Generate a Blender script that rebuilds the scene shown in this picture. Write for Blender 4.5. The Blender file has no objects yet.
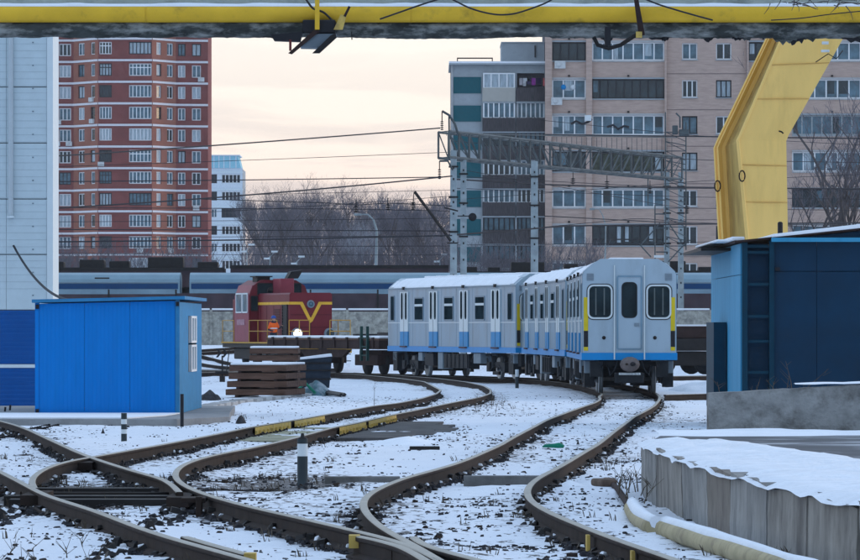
import bpy, math, random
import numpy as np
from mathutils import Vector, Matrix
random.seed(7)
S = bpy.context.scene
C = S.collection
R = math.radians
PI = math.pi

# ------------------------------------------------------------------ camera
FP = 5000.0                      # focal length in picture widths/860
CZ = 1.88
cam_d = bpy.data.cameras.new('camera')
cam = bpy.data.objects.new('camera', cam_d)
C.objects.link(cam)
cam.location = (0, 0, CZ)
cam.rotation_euler = (R(90), 0, 0)
cam_d.sensor_width = 36.0
cam_d.lens = 36.0 * FP / 860.0
cam_d.shift_y = 48.0 / 860.0
cam_d.clip_start = 1.0
cam_d.clip_end = 20000
S.camera = cam

# ------------------------------------------------------------------ world, sun
SUN_EL, SUN_AZ = R(9), R(62)     # azimuth from +Y towards +X: ahead and to the right, low
w = bpy.data.worlds.new("World")
S.world = w
w.use_nodes = True
nt = w.node_tree
for n in list(nt.nodes):
    nt.nodes.remove(n)
def wn(t, **k):
    n = nt.nodes.new(t)
    for a, b in k.items():
        setattr(n, a, b)
    return n
def wl(a, b):
    nt.links.new(a, b)
out = wn('ShaderNodeOutputWorld')
sky = wn('ShaderNodeTexSky', sky_type='NISHITA', sun_disc=False, sun_elevation=SUN_EL, sun_rotation=SUN_AZ)
sky.air_density = 1.2
sky.dust_density = 1.5
bg1 = wn('ShaderNodeBackground')
bg1.inputs['Strength'].default_value = 0.05
wl(sky.outputs[0], bg1.inputs[0])
tc = wn('ShaderNodeTexCoord')
sep = wn('ShaderNodeSeparateXYZ')
wl(tc.outputs['Generated'], sep.inputs[0])
ramp = wn('ShaderNodeValToRGB')
cr = ramp.color_ramp
cr.elements[0].position = 0.0
cr.elements[0].color = (0.66, 0.54, 0.54, 1)
cr.elements[1].position = 1.0
cr.elements[1].color = (0.46, 0.66, 0.98, 1)
for p, c in ((0.022, (0.72, 0.60, 0.585)), (0.036, (0.77, 0.69, 0.675)), (0.055, (0.75, 0.70, 0.70)), (0.13, (0.70, 0.76, 0.86)), (0.35, (0.58, 0.74, 0.98)), (0.6, (0.50, 0.68, 0.98))):
    e = cr.elements.new(p)
    e.color = (*c, 1)
wl(sep.outputs['Z'], ramp.inputs[0])
# behind the camera the dusk horizon is bluer and dimmer
rear = wn('ShaderNodeMapRange')
rear.inputs['From Min'].default_value = 0.35
rear.inputs['From Max'].default_value = -0.5
wl(sep.outputs['Y'], rear.inputs['Value'])
rmix = wn('ShaderNodeMix', data_type='RGBA')
rmix.inputs[7].default_value = (0.42, 0.56, 0.77, 1)
wl(rear.outputs[0], rmix.inputs[0])
wl(ramp.outputs[0], rmix.inputs[6])
# thin bands of cloud
mp = wn('ShaderNodeMapping')
mp.inputs['Scale'].default_value = (14, 14, 130)
wl(tc.outputs['Generated'], mp.inputs[0])
nz = wn('ShaderNodeTexNoise')
nz.inputs['Scale'].default_value = 1.0
nz.inputs['Detail'].default_value = 5
nz.inputs['Roughness'].default_value = 0.5
nz.inputs['Distortion'].default_value = 0.6
wl(mp.outputs[0], nz.inputs['Vector'])
cm = wn('ShaderNodeMapRange', interpolation_type='SMOOTHSTEP')
cm.inputs['From Min'].default_value = 0.42
cm.inputs['From Max'].default_value = 0.56
wl(nz.outputs['Fac'], cm.inputs['Value'])
band = wn('ShaderNodeValToRGB')          # clouds thicken towards the horizon
band.color_ramp.elements[0].position = 0.012
band.color_ramp.elements[0].color = (0.75, 0.75, 0.75, 1)
band.color_ramp.elements[1].position = 0.055
band.color_ramp.elements[1].color = (0.12, 0.12, 0.12, 1)
wl(sep.outputs['Z'], band.inputs[0])
cmul = wn('ShaderNodeMath', operation='MULTIPLY')
wl(cm.outputs[0], cmul.inputs[0])
wl(band.outputs[0], cmul.inputs[1])
cmix = wn('ShaderNodeMix', data_type='RGBA')
wl(cmul.outputs[0], cmix.inputs[0])
wl(rmix.outputs[2], cmix.inputs[6])
cmix.inputs[7].default_value = (0.36, 0.37, 0.45, 1)
bg2 = wn('ShaderNodeBackground')
bg2.inputs['Strength'].default_value = 1.0
wl(cmix.outputs[2], bg2.inputs[0])
add = wn('ShaderNodeAddShader')
wl(bg1.outputs[0], add.inputs[0])
wl(bg2.outputs[0], add.inputs[1])
wl(add.outputs[0], out.inputs[0])

sd = bpy.data.lights.new('sun', 'SUN')
sd.energy = 0.5
sd.angle = R(18)
sd.color = (1.0, 0.86, 0.74)
sun = bpy.data.objects.new('sun', sd)
C.objects.link(sun)
dvec = Vector((math.sin(SUN_AZ) * math.cos(SUN_EL), math.cos(SUN_AZ) * math.cos(SUN_EL), math.sin(SUN_EL)))
sun.rotation_euler = dvec.to_track_quat('Z', 'Y').to_euler()
S.view_settings.view_transform = 'Standard'
S.view_settings.look = 'None'
S.view_settings.gamma = 1
S.view_settings.exposure = 0.28
S.view_settings.use_curve_mapping = False

# ------------------------------------------------------------------ helpers
def P(px, py, Y):
    return Vector(((px - 430) / FP * Y, Y, CZ - (py - 328) / FP * Y))
def RT(Y):                       # height of the rail tops: the yard falls slightly away from the camera
    return CZ - min(1.532 + 0.00243 * Y, 1.88)
def G(px, py, dz=0.0):           # point of the rail-top plane (or dz below it) seen at a pixel
    r = (py - 328) / FP
    Y = (1.532 + dz) / (r - 0.00243) if r > 0.003 else 1e9
    if Y > 143.2 or Y < 0:
        Y = (1.88 + dz) / r
    return Vector(((px - 430) / FP * Y, Y, RT(Y) - dz))
SN = 0.18                        # snow lies this far under the rail tops

MATS = {}
def mat(name, col, rough=0.6, metal=0.0, var=0.12, scale=3.0, bump=0.0, bscale=20.0, dirt=None, dirt_amt=0.0, dirt_scale=1.5, stretch=(1, 1, 1), spec=None, dirt_lo=0.5):
    if name in MATS:
        return MATS[name]
    m = bpy.data.materials.new(name)
    m.use_nodes = True
    t = m.node_tree
    b = t.nodes['Principled BSDF']
    b.inputs['Roughness'].default_value = rough
    b.inputs['Metallic'].default_value = metal
    b.inputs['Specular IOR Level'].default_value = 0.15 if spec is None else spec
    co = t.nodes.new('ShaderNodeTexCoord')
    mp_ = t.nodes.new('ShaderNodeMapping')
    mp_.inputs['Scale'].default_value = stretch
    t.links.new(co.outputs['Object'], mp_.inputs[0])
    n = t.nodes.new('ShaderNodeTexNoise')
    n.inputs['Scale'].default_value = scale
    n.inputs['Detail'].default_value = 6
    n.inputs['Roughness'].default_value = 0.6
    t.links.new(mp_.outputs[0], n.inputs['Vector'])
    mr = t.nodes.new('ShaderNodeMapRange')
    mr.inputs['From Min'].default_value = 0.3
    mr.inputs['From Max'].default_value = 0.7
    mr.inputs['To Min'].default_value = 1 - var
    mr.inputs['To Max'].default_value = 1 + var
    t.links.new(n.outputs['Fac'], mr.inputs['Value'])
    vm = t.nodes.new('ShaderNodeVectorMath')
    vm.operation = 'SCALE'
    vm.inputs[0].default_value = col
    t.links.new(mr.outputs[0], vm.inputs['Scale'])
    last = vm.outputs[0]
    if dirt:
        n2 = t.nodes.new('ShaderNodeTexNoise')
        n2.inputs['Scale'].default_value = dirt_scale
        n2.inputs['Detail'].default_value = 8
        n2.inputs['Roughness'].default_value = 0.65
        t.links.new(mp_.outputs[0], n2.inputs['Vector'])
        m2 = t.nodes.new('ShaderNodeMapRange')
        m2.inputs['From Min'].default_value = dirt_lo
        m2.inputs['From Max'].default_value = dirt_lo + 0.22
        m2.inputs['To Max'].default_value = dirt_amt
        t.links.new(n2.outputs['Fac'], m2.inputs['Value'])
        mx = t.nodes.new('ShaderNodeMix')
        mx.data_type = 'RGBA'
        t.links.new(m2.outputs[0], mx.inputs[0])
        t.links.new(last, mx.inputs[6])
        mx.inputs[7].default_value = (*dirt, 1)
        last = mx.outputs[2]
    t.links.new(last, b.inputs['Base Color'])
    if bump > 0:
        nb = t.nodes.new('ShaderNodeTexNoise')
        nb.inputs['Scale'].default_value = bscale
        nb.inputs['Detail'].default_value = 5
        t.links.new(mp_.outputs[0], nb.inputs['Vector'])
        bp = t.nodes.new('ShaderNodeBump')
        bp.inputs['Strength'].default_value = bump
        bp.inputs['Distance'].default_value = 0.05
        t.links.new(nb.outputs['Fac'], bp.inputs['Height'])
        t.links.new(bp.outputs[0], b.inputs['Normal'])
    MATS[name] = m
    return m

snow = mat('snow', (0.80, 0.82, 0.86), 0.7, var=0.05, scale=2, bump=0.5, bscale=9)
rust = mat('rail_rust', (0.031, 0.021, 0.017), 0.85, spec=0.15, var=0.35, scale=4, dirt=(0.028, 0.024, 0.025), dirt_amt=0.7, dirt_scale=3)
steel = mat('rail_top', (0.23, 0.215, 0.18), 0.45, 0.2, spec=.5, var=0.2, scale=2)
darksteel = mat('dark_steel', (0.020, 0.018, 0.018), 0.55, var=0.3, scale=4)
blackpaint = mat('black_paint', (0.018, 0.018, 0.022), 0.5, var=0.2)
undergear = mat('underframe_grey', (0.017, 0.020, 0.024), 0.6, var=0.4, scale=3)
boxgrey = mat('box_grey', (0.19, 0.24, 0.28), 0.5, var=0.1)
trainp = mat('train_grey', (0.160, 0.275, 0.365), 0.28, spec=0.35, stretch=(1, 1, .35), var=0.05, scale=1.2, dirt=(0.13, 0.18, 0.215), dirt_amt=0.6, dirt_scale=1.6, dirt_lo=.45)
trainface = mat('train_face', (0.335, 0.43, 0.505), 0.4, var=0.04, scale=1.2, dirt=(0.25, 0.31, 0.36), dirt_amt=0.55, dirt_scale=2.0, stretch=(1, 1, .35), spec=.4)
traindoor = mat('door_white', (0.56, 0.62, 0.64), 0.35, var=0.04)
sideglass = mat('side_glass', (0.012, 0.024, 0.030), 0.5, var=0.5, scale=1.5, spec=0.0)
trainblue = mat('train_blue', (0.0, 0.22, 0.54), 0.4, spec=0.25, var=0.08)
doorblue = mat('door_blue', (0.0, 0.21, 0.46), 0.4, spec=0.15, var=0.08)
glass = mat('dark_glass', (0.014, 0.026, 0.032), 0.2, var=0.5, scale=1.5, spec=0.08)
rubber = mat('rubber', (0.02, 0.02, 0.022), 0.8)
yellowp = mat('yellow_paint', (0.62, 0.47, 0.02), 0.5, var=0.08)
railyellow = mat('rail_yellow', (0.55, 0.38, 0.10), 0.7, var=0.15, dirt=(0.12, 0.09, 0.06), dirt_amt=0.6, dirt_scale=4, dirt_lo=0.52)
concrete = mat('concrete', (0.27, 0.27, 0.27), 0.9, var=0.15, scale=1.5, bump=0.4, bscale=14, dirt=(0.13, 0.12, 0.12), dirt_amt=0.5, dirt_scale=1.3)
concrete_lt = mat('concrete_light', (0.42, 0.42, 0.42), 0.9, var=0.12, scale=1, bump=0.2, dirt=(0.2, 0.19, 0.18), dirt_amt=0.4)
slabmat = mat('weathered_slab', (0.29, 0.27, 0.245), 0.9, var=0.25, scale=2.0, bump=0.5, bscale=6, dirt=(0.10, 0.09, 0.085), dirt_amt=0.8, dirt_scale=1.8, stretch=(1.2, 1.2, 0.6), dirt_lo=0.46)
pipeyellow = mat('pipe_yellow', (0.72, 0.44, 0.035), 0.5, var=0.12, scale=1.5, dirt=(0.12, 0.09, 0.04), dirt_amt=0.55, dirt_scale=2.5, dirt_lo=0.56)
craneyellow = mat('crane_yellow', (0.86, 0.56, 0.17), 0.5, var=0.05, scale=0.8, dirt=(0.52, 0.34, 0.10), dirt_amt=0.35, dirt_scale=1.2, stretch=(2, 2, 0.4))
wrap = mat('pipe_wrap', (0.05, 0.056, 0.055), 0.85, var=0.6, scale=3, bump=1.0, bscale=8, dirt=(0.30, 0.31, 0.30), dirt_amt=0.95, dirt_scale=4.5, dirt_lo=.46, stretch=(0.6, 1, 1.6))
palepipe = mat('pale_pipe', (0.50, 0.60, 0.60), 0.5, var=0.12, dirt=(0.08, 0.10, 0.10), dirt_amt=0.6, dirt_scale=1.2)
shedblue = mat('shed_blue', (0.0, 0.185, 0.58), 0.6, spec=0.12, var=0.06, scale=1.5, dirt=(0.0, 0.16, 0.44), dirt_amt=0.3, dirt_scale=1.2, stretch=(3, 3, 0.5))
shedtrim = mat('shed_trim', (0.03, 0.20, 0.40), 0.6, var=0.15)
navy = mat('siding_blue', (0.0, 0.075, 0.29), 0.6, spec=0.2, var=0.08)
wallwhite = mat('wall_white', (0.52, 0.61, 0.65), 0.7, var=0.04, dirt=(0.45, 0.53, 0.57), dirt_amt=0.3, dirt_scale=0.5)
trimwhite = mat('trim_white', (0.62, 0.69, 0.72), 0.6, var=0.03)
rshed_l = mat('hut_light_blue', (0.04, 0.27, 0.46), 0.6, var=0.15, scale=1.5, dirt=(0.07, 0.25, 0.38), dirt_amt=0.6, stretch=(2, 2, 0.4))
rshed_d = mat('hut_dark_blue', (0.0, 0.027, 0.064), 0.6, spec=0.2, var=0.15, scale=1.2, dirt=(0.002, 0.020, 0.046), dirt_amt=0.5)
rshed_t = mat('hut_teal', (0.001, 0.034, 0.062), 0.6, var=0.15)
maroon = mat('loco_maroon', (0.150, 0.010, 0.018), 0.5, spec=0.25, var=0.12, scale=1.5, dirt=(0.10, 0.018, 0.026), dirt_amt=0.5, dirt_scale=1.5)
mauve = mat('loco_cab_side', (0.25, 0.055, 0.080), 0.45, var=0.1, scale=1.5)
locoyellow = mat('loco_yellow', (0.48, 0.27, 0.04), 0.5, var=0.1)
rusty = mat('rusty_brown', (0.034, 0.020, 0.018), 0.85, var=0.35, scale=2)
browns = mat('brown_sheet', (0.055, 0.040, 0.048), 0.85, var=0.25, scale=1, dirt=(0.10, 0.045, 0.045), dirt_amt=0.5, dirt_scale=0.3)
timber = mat('timber', (0.11, 0.062, 0.045), 0.9, var=0.35, scale=4, bump=0.4, stretch=(0.4, 3, 3))
coachsil = mat('coach_silver', (0.20, 0.30, 0.36), 0.5, spec=0.25, var=0.1, scale=0.8)
coachblue = mat('coach_blue', (0.003, 0.045, 0.13), 0.5, spec=0.2, var=0.15, scale=0.8)
redbrick = mat('brick_red', (0.20, 0.062, 0.054), 0.9, var=0.14, scale=0.6)
orangebrick = mat('brick_orange', (0.285, 0.112, 0.078), 0.9, var=0.12, scale=0.6)
pinkbrick = mat('brick_pink', (0.47, 0.345, 0.29), 0.9, var=0.13, scale=1.2, stretch=(1, 1, 6), dirt=(0.36, 0.25, 0.215), dirt_amt=0.6, dirt_scale=0.9)
beltwhite = mat('belt_white', (0.66, 0.64, 0.66), 0.8, var=0.05)
teal = mat('panel_teal', (0.012, 0.095, 0.115), 0.6, var=0.15, stretch=(8, 1, 1))
panelgrey = mat('panel_grey', (0.33, 0.36, 0.38), 0.8, var=0.1, dirt=(0.22, 0.24, 0.26), dirt_amt=0.5)
pvc = mat('window_white', (0.78, 0.79, 0.80), 0.5, var=0.03)
darkframe = mat('window_dark_frame', (0.035, 0.035, 0.038), 0.6)
g_dark = mat('pane_dark', (0.018, 0.030, 0.036), 0.15, spec=.5, var=0.6, scale=0.9)
g_blue = mat('pane_blue', (0.075, 0.14, 0.18), 0.15, spec=.5, var=0.5, scale=1.2)
g_pale = mat('pane_curtain', (0.36, 0.42, 0.46), 0.3, var=0.3, scale=2.5, stretch=(4, 1, 0.6))
balcwood = mat('balcony_slat', (0.085, 0.075, 0.078), 0.85, var=0.45, scale=3, stretch=(6, 1, 0.5))
beigep = mat('balcony_beige', (0.42, 0.40, 0.36), 0.8, var=0.05)
whitebld = mat('white_block', (0.60, 0.66, 0.72), 0.8, var=0.05)
cyanp = mat('cyan_block', (0.26, 0.52, 0.62), 0.6, var=0.08)
mast = mat('mast_concrete', (0.30, 0.35, 0.37), 0.85, var=0.2, scale=2, dirt=(0.16, 0.18, 0.20), dirt_amt=0.5)
trussm = mat('truss_steel', (0.075, 0.09, 0.095), 0.6, var=0.35, scale=2)
wirem = mat('wire', (0.03, 0.03, 0.035), 0.6)
bark = mat('bark', (0.085, 0.072, 0.072), 0.9, var=0.3)
twig = mat('twig', (0.135, 0.125, 0.142), 0.9, var=0.3)
frosttwig = mat('pale_twig', (0.26, 0.27, 0.30), 0.9, var=0.2)
drygrass = mat('dry_grass', (0.10, 0.08, 0.06), 0.9, var=0.4)
stonem = mat('stones', (0.035, 0.034, 0.038), 0.9, var=0.6, scale=9)
orange = mat('vest_orange', (0.85, 0.13, 0.02), 0.7, var=0.1)
clothes = mat('dark_clothes', (0.025, 0.03, 0.045), 0.9)
skinm = mat('skin', (0.42, 0.24, 0.17), 0.6)
helmetm = mat('helmet_blue', (0.03, 0.08, 0.30), 0.4)
greenp = mat('green_plastic', (0.01, 0.20, 0.12), 0.4, var=0.3)
tarpm = mat('tarp', (0.05, 0.11, 0.13), 0.6, var=0.6, scale=2, dirt=(0.45, 0.48, 0.52), dirt_amt=0.9, dirt_scale=1.5, dirt_lo=0.48)
greenpost = mat('green_stake', (0.012, 0.05, 0.045), 0.6)
asphalt = mat('platform_top', (0.10, 0.105, 0.115), 0.85, var=0.25, scale=1.2, dirt=(0.7, 0.72, 0.76), dirt_amt=0.8, dirt_scale=1.2, stretch=(0.6, 1.2, 1), dirt_lo=0.52)
postwhite = mat('post_white', (0.62, 0.66, 0.68), 0.6, var=0.1)
lit = bpy.data.materials.new('headlight_glow')
lit.use_nodes = True
lit.node_tree.nodes['Principled BSDF'].inputs['Emission Color'].default_value = (1.0, 0.82, 0.6, 1)
lit.node_tree.nodes['Principled BSDF'].inputs['Emission Strength'].default_value = 5

class MB:
    def __init__(s):
        s.v = []; s.f = []; s.m = []; s.sm = []
    def _add(s, vs, fs, mi=0, smooth=False):
        o = len(s.v)
        s.v += [tuple(v) for v in vs]
        for f in fs:
            s.f.append([o + i for i in f]); s.m.append(mi); s.sm.append(smooth)
        return s
    def box(s, x0, x1, y0, y1, z0, z1, mi=0, M=None):
        vs = [Vector(p) for p in ((x0, y0, z0), (x1, y0, z0), (x1, y1, z0), (x0, y1, z0), (x0, y0, z1), (x1, y0, z1), (x1, y1, z1), (x0, y1, z1))]
        if M is not None:
            vs = [M @ v for v in vs]
        return s._add(vs, [(0, 3, 2, 1), (4, 5, 6, 7), (0, 1, 5, 4), (1, 2, 6, 5), (2, 3, 7, 6), (3, 0, 4, 7)], mi)
    def cbox(s, c, d, mi=0, rz=0, M=None):
        m = Matrix.Translation(Vector(c)) @ Matrix.Rotation(rz, 4, 'Z')
        return s.box(-d[0] / 2, d[0] / 2, -d[1] / 2, d[1] / 2, -d[2] / 2, d[2] / 2, mi, m if M is None else M @ m)
    def quad(s, a, b, c, d, mi=0):
        return s._add([a, b, c, d], [(0, 1, 2, 3)], mi)
    def tube(s, pts, r, n=6, mi=0, cap=True, smooth=True):
        pts = [Vector(p) for p in pts]
        rs = r if isinstance(r, (list, tuple)) else [r] * len(pts)
        vs = []; fs = []
        for i, p in enumerate(pts):
            a = pts[max(i - 1, 0)]; b = pts[min(i + 1, len(pts) - 1)]
            t = (b - a)
            t = t.normalized() if t.length > 1e-9 else Vector((0, 0, 1))
            u = Vector((0, 0, 1)) if abs(t.z) < 0.9 else Vector((1, 0, 0))
            x = t.cross(u).normalized(); y = x.cross(t).normalized()
            for k in range(n):
                an = 2 * PI * k / n
                vs.append(p + (x * math.cos(an) + y * math.sin(an)) * rs[i])
        for i in range(len(pts) - 1):
            for k in range(n):
                fs.append((i * n + k, i * n + (k + 1) % n, (i + 1) * n + (k + 1) % n, (i + 1) * n + k))
        s._add(vs, fs, mi, smooth)
        if cap:
            o = len(s.v) - len(vs)
            s.f.append([o + k for k in range(n)]); s.m.append(mi); s.sm.append(False)
            s.f.append([o + (len(pts) - 1) * n + k for k in range(n)]); s.m.append(mi); s.sm.append(False)
        return s
    def bar(s, a, b, wd, mi=0):
        return s.tube([a, b], wd / 2, 4, mi, smooth=False)
    def prism(s, poly, f0, f1, mi=0, caps=(True, True)):
        """poly of 2-D points; f0, f1 turn a 2-D point into the two ends"""
        n = len(poly)
        vs = [f0(p) for p in poly] + [f1(p) for p in poly]
        fs = [(i, (i + 1) % n, n + (i + 1) % n, n + i) for i in range(n)]
        if caps[0]:
            fs.append(tuple(range(n))[::-1])
        if caps[1]:
            fs.append(tuple(range(n, 2 * n)))
        return s._add(vs, fs, mi)
    def ring(s, po, pi, f0, f1, mi=0):
        n = len(po)
        vs = [f0(p) for p in po] + [f0(p) for p in pi] + [f1(p) for p in po] + [f1(p) for p in pi]
        fs = []
        for i in range(n):
            j = (i + 1) % n
            fs += [(2 * n + i, 2 * n + j, 3 * n + j, 3 * n + i), (i, j, 2 * n + j, 2 * n + i), (n + j, n + i, 3 * n + i, 3 * n + j)]
        return s._add(vs, fs, mi)
    def lathe(s, prof, n=12, o=(0, 0, 0), axis='Z', mi=0):
        o = Vector(o); vs = []; fs = []
        for r, h in prof:
            for k in range(n):
                a = 2 * PI * k / n
                c, d = r * math.cos(a), r * math.sin(a)
                v = {'Z': (c, d, h), 'Y': (c, h, d), 'X': (h, c, d)}[axis]
                vs.append(o + Vector(v))
        for i in range(len(prof) - 1):
            for k in range(n):
                fs.append((i * n + k, i * n + (k + 1) % n, (i + 1) * n + (k + 1) % n, (i + 1) * n + k))
        s._add(vs, fs, mi, True)
        b = len(s.v) - len(vs)
        for q in (0, len(prof) - 1):
            if prof[q][0] > 1e-5:
                s.f.append([b + q * n + k for k in range(n)]); s.m.append(mi); s.sm.append(False)
        return s
    def mesh(s, name, mats):
        me = bpy.data.meshes.new(name)
        me.from_pydata(s.v, [], s.f)
        if not isinstance(mats, (list, tuple)):
            mats = [mats]
        for m_ in mats:
            me.materials.append(m_)
        me.polygons.foreach_set('material_index', s.m)
        me.polygons.foreach_set('use_smooth', s.sm)
        me.update()
        return me
def rrect(cx, cy, w_, h_, r, n=4):
    o = []
    for (sx, sy, a0) in ((1, 1, 0), (-1, 1, 90), (-1, -1, 180), (1, -1, 270)):
        for k in range(n + 1):
            a = R(a0 + 90 * k / n)
            o.append((cx + sx * (w_ / 2 - r) + r * math.cos(a), cy + sy * (h_ / 2 - r) + r * math.sin(a)))
    return o
def obj(name, mb, mats, parent=None, loc=None, rz=0, bevel=0):
    me = mb if isinstance(mb, bpy.types.Mesh) else mb.mesh(name, mats)
    o = bpy.data.objects.new(name, me)
    C.objects.link(o)
    if parent is not None:
        o.parent = parent
    if loc is not None:
        o.location = loc
    if rz:
        o.rotation_euler = (0, 0, rz)
    if bevel:
        b = o.modifiers.new('bevel', 'BEVEL'); b.width = bevel; b.segments = 2; b.limit_method = 'ANGLE'
    return o
SMALL = ('frog_block', 'floor_band', 'walkway_rail', 'lattice', 'chord', 'vent', 'load', 'mullion', 'clamp_band', 'bolt_hole', 'rib', 'stake_pocket', 'rung', 'steps', 'rivet', 'seam_line', 'balcony_slat', 'bin_rib', 'post_pair', 'roof_vent', 'joint_collar', 'contact_row', 'piping', 'end_gear', 'side_grille', 'brace', 'fingers')
def tag(o, label=None, cat=None, group=None, kind=None):
    if label: o['label'] = label
    if cat: o['category'] = cat
    if group: o['group'] = group
    if kind: o['kind'] = kind
    return o
def thing(name, label, cat, loc=(0, 0, 0), rz=0, group=None):
    o = bpy.data.objects.new(name, None)
    C.objects.link(o)
    o.location = loc
    o.rotation_euler = (0, 0, rz)
    o.empty_display_size = 0.3
    return tag(o, label, cat, group)
def copy_tree(o, parent=None):
    c = o.copy(); C.objects.link(c); c.parent = parent
    for ch in list(o.children):
        copy_tree(ch, c)
    return c
def hnoise(x, y, s=0):
    """cheap smooth value noise, arrays"""
    x = np.asarray(x, float); y = np.asarray(y, float)
    xi = np.floor(x); yi = np.floor(y); fx = x - xi; fy = y - yi
    fx = fx * fx * (3 - 2 * fx); fy = fy * fy * (3 - 2 * fy)
    def h(a, b):
        q = np.sin(a * 127.1 + b * 311.7 + s * 74.7) * 43758.5453
        return q - np.floor(q)
    return (h(xi, yi) * (1 - fx) + h(xi + 1, yi) * fx) * (1 - fy) + (h(xi, yi + 1) * (1 - fx) + h(xi + 1, yi + 1) * fx) * fy

# ------------------------------------------------------------------ rails, traced then smoothed on the ground
A1 = [(586,387.8),(592.6,391.3),(599,396.3),(600.5,399),(595,402.5),(582.8,406.5),(564.7,413),(546.5,419.7),(531,428),(511.7,438),(500,445),(470,458),(455.6,463.6),(425.7,472),(404,477.5),(382.8,486),(367.8,493.5),(361.6,502),(364.6,510.7),(372,519),(382.8,527.8),(393.5,534),(404,539.6),(412.8,543),(425.7,551.4),(440,560),(470,577),(520,605)]
A2 = [(660,396.5),(659,400),(654,405.8),(645,411),(633,417),(628.5,420.8),(615,430.6),(598,444),(583,452.5),(568,461.6),(553,470),(539,476.7),(530,483.5),(526,491),(528,497),(534.8,504),(550,512.5),(568,520),(590.7,529),(610,536.7),(630,544),(650,550),(676,559.4),(720,575),(790,600)]
B1 = [(420.5,382.4),(432.6,385.7),(441,390),(435.6,394),(420.5,398.5),(397.8,403),(375,405.4),(353,409.3),(333.7,413),(324.7,414.6),(290,420.6),(250.6,426.7),(225.8,432),(210.7,435),(180,441),(150,446.5),(120,451.6),(105.8,454.6),(84.7,457.6),(65,461.4),(50,466),(37.8,472),(31.8,478),(31,482.6),(34.8,488)]
B2 = [(458,381.3),(473.4,383),(484,385.7),(491,389.7),(490.6,393),(483,396),(478,397.5),(458,401.3),(435.6,405.8),(413,410.6),(390,415),(370,419.5),(358,422.5),(333.7,427),(315.6,432),(285,440),(255,447),(218,453.8),(204.7,457),(188,462),(179,466.7),(174.4,473),(176,479),(185,485.6),(195.6,490.5),(218,498),(250,506.5),(290.5,515.5),(320.7,522),(340,526.7),(361.4,532),(382.8,536.4),(400,540.6),(421.4,549),(436,557),(452,567),(490,590)]
C1 = [(-60,406),(-30,414),(0,420.6),(15,424.5),(30,430),(45,437),(60.5,444),(75.6,451),(93.7,458),(113.4,464.4),(130,469.5),(142.7,473.5),(162,477.5),(173,484.5),(179.7,492)]
C2 = [(-60,440),(-30,458),(0,471),(15,478.8),(30,486.6),(45,495),(68,502),(90.7,508.7),(113,517),(130,524),(157.8,534),(180.5,540.5),(203,546.5),(225.8,552.6),(250,559.4),(290,571),(330,583)]
def offs(cen, d):
    o = []
    for i, p in enumerate(cen):
        a = cen[max(i - 1, 0)]; b = cen[min(i + 1, len(cen) - 1)]
        t = Vector((b[0] - a[0], b[1] - a[1])).normalized()
        o.append((p[0] - t.y * d, p[1] + t.x * d))
    return o
far = [(5.45, 134), (5.72, 143), (5.85, 152), (5.76, 162), (5.42, 172), (4.7, 181), (3.3, 188), (1.5, 194.5), (-0.45, 200.6), (-3.0, 207.3), (-5.6, 213.6), (-9.5, 222.5), (-14, 232.5), (-24, 255)]
A1w = [(5.13 - 0.45, 139.0)] + [tuple(G(*p)[:2]) for p in A1[1:]]
A1w = offs(far, 0.78)[::-1][:-1] + [tuple(G(*p)[:2]) for p in A1[2:]]
A2w = offs(far, -0.78)[::-1][:-1] + [tuple(G(*p)[:2]) for p in A2]
B1w = [(-4.2, 209), (-2.6, 200), (-1.2, 188), (-0.2, 176)] + [tuple(G(*p)[:2]) for p in B1[1:]]
B2w = [(-3.2, 211), (-1.4, 200), (0.2, 188), (1.2, 176)] + [tuple(G(*p)[:2]) for p in B2[2:]]
C1w = [tuple(G(*p)[:2]) for p in C1]
C2w = [tuple(G(*p)[:2]) for p in C2]
def smooth_path(pts, step=0.35, sig=1.3):
    p = np.array(pts, float)
    d = np.r_[0, np.cumsum(np.hypot(*np.diff(p, axis=0).T))]
    n = max(int(d[-1] / step), 4)
    t = np.linspace(0, d[-1], n)
    q = np.c_[np.interp(t, d, p[:, 0]), np.interp(t, d, p[:, 1])]
    st = t[1] - t[0]
    k = int(3 * sig / st)
    ker = np.exp(-0.5 * (np.arange(-k, k + 1) * st / sig) ** 2); ker /= ker.sum()
    pad = np.r_[2 * q[0] - q[k:0:-1], q, 2 * q[-1] - q[-2:-k - 2:-1]]
    return np.c_[np.convolve(pad[:, 0], ker, 'valid'), np.convolve(pad[:, 1], ker, 'valid')]
PATHS = {k: smooth_path(v) for k, v in dict(A1=A1w, A2=A2w, B1=B1w, B2=B2w, C1=C1w, C2=C2w).items()}
RAILPTS = np.concatenate(list(PATHS.values()))

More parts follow.
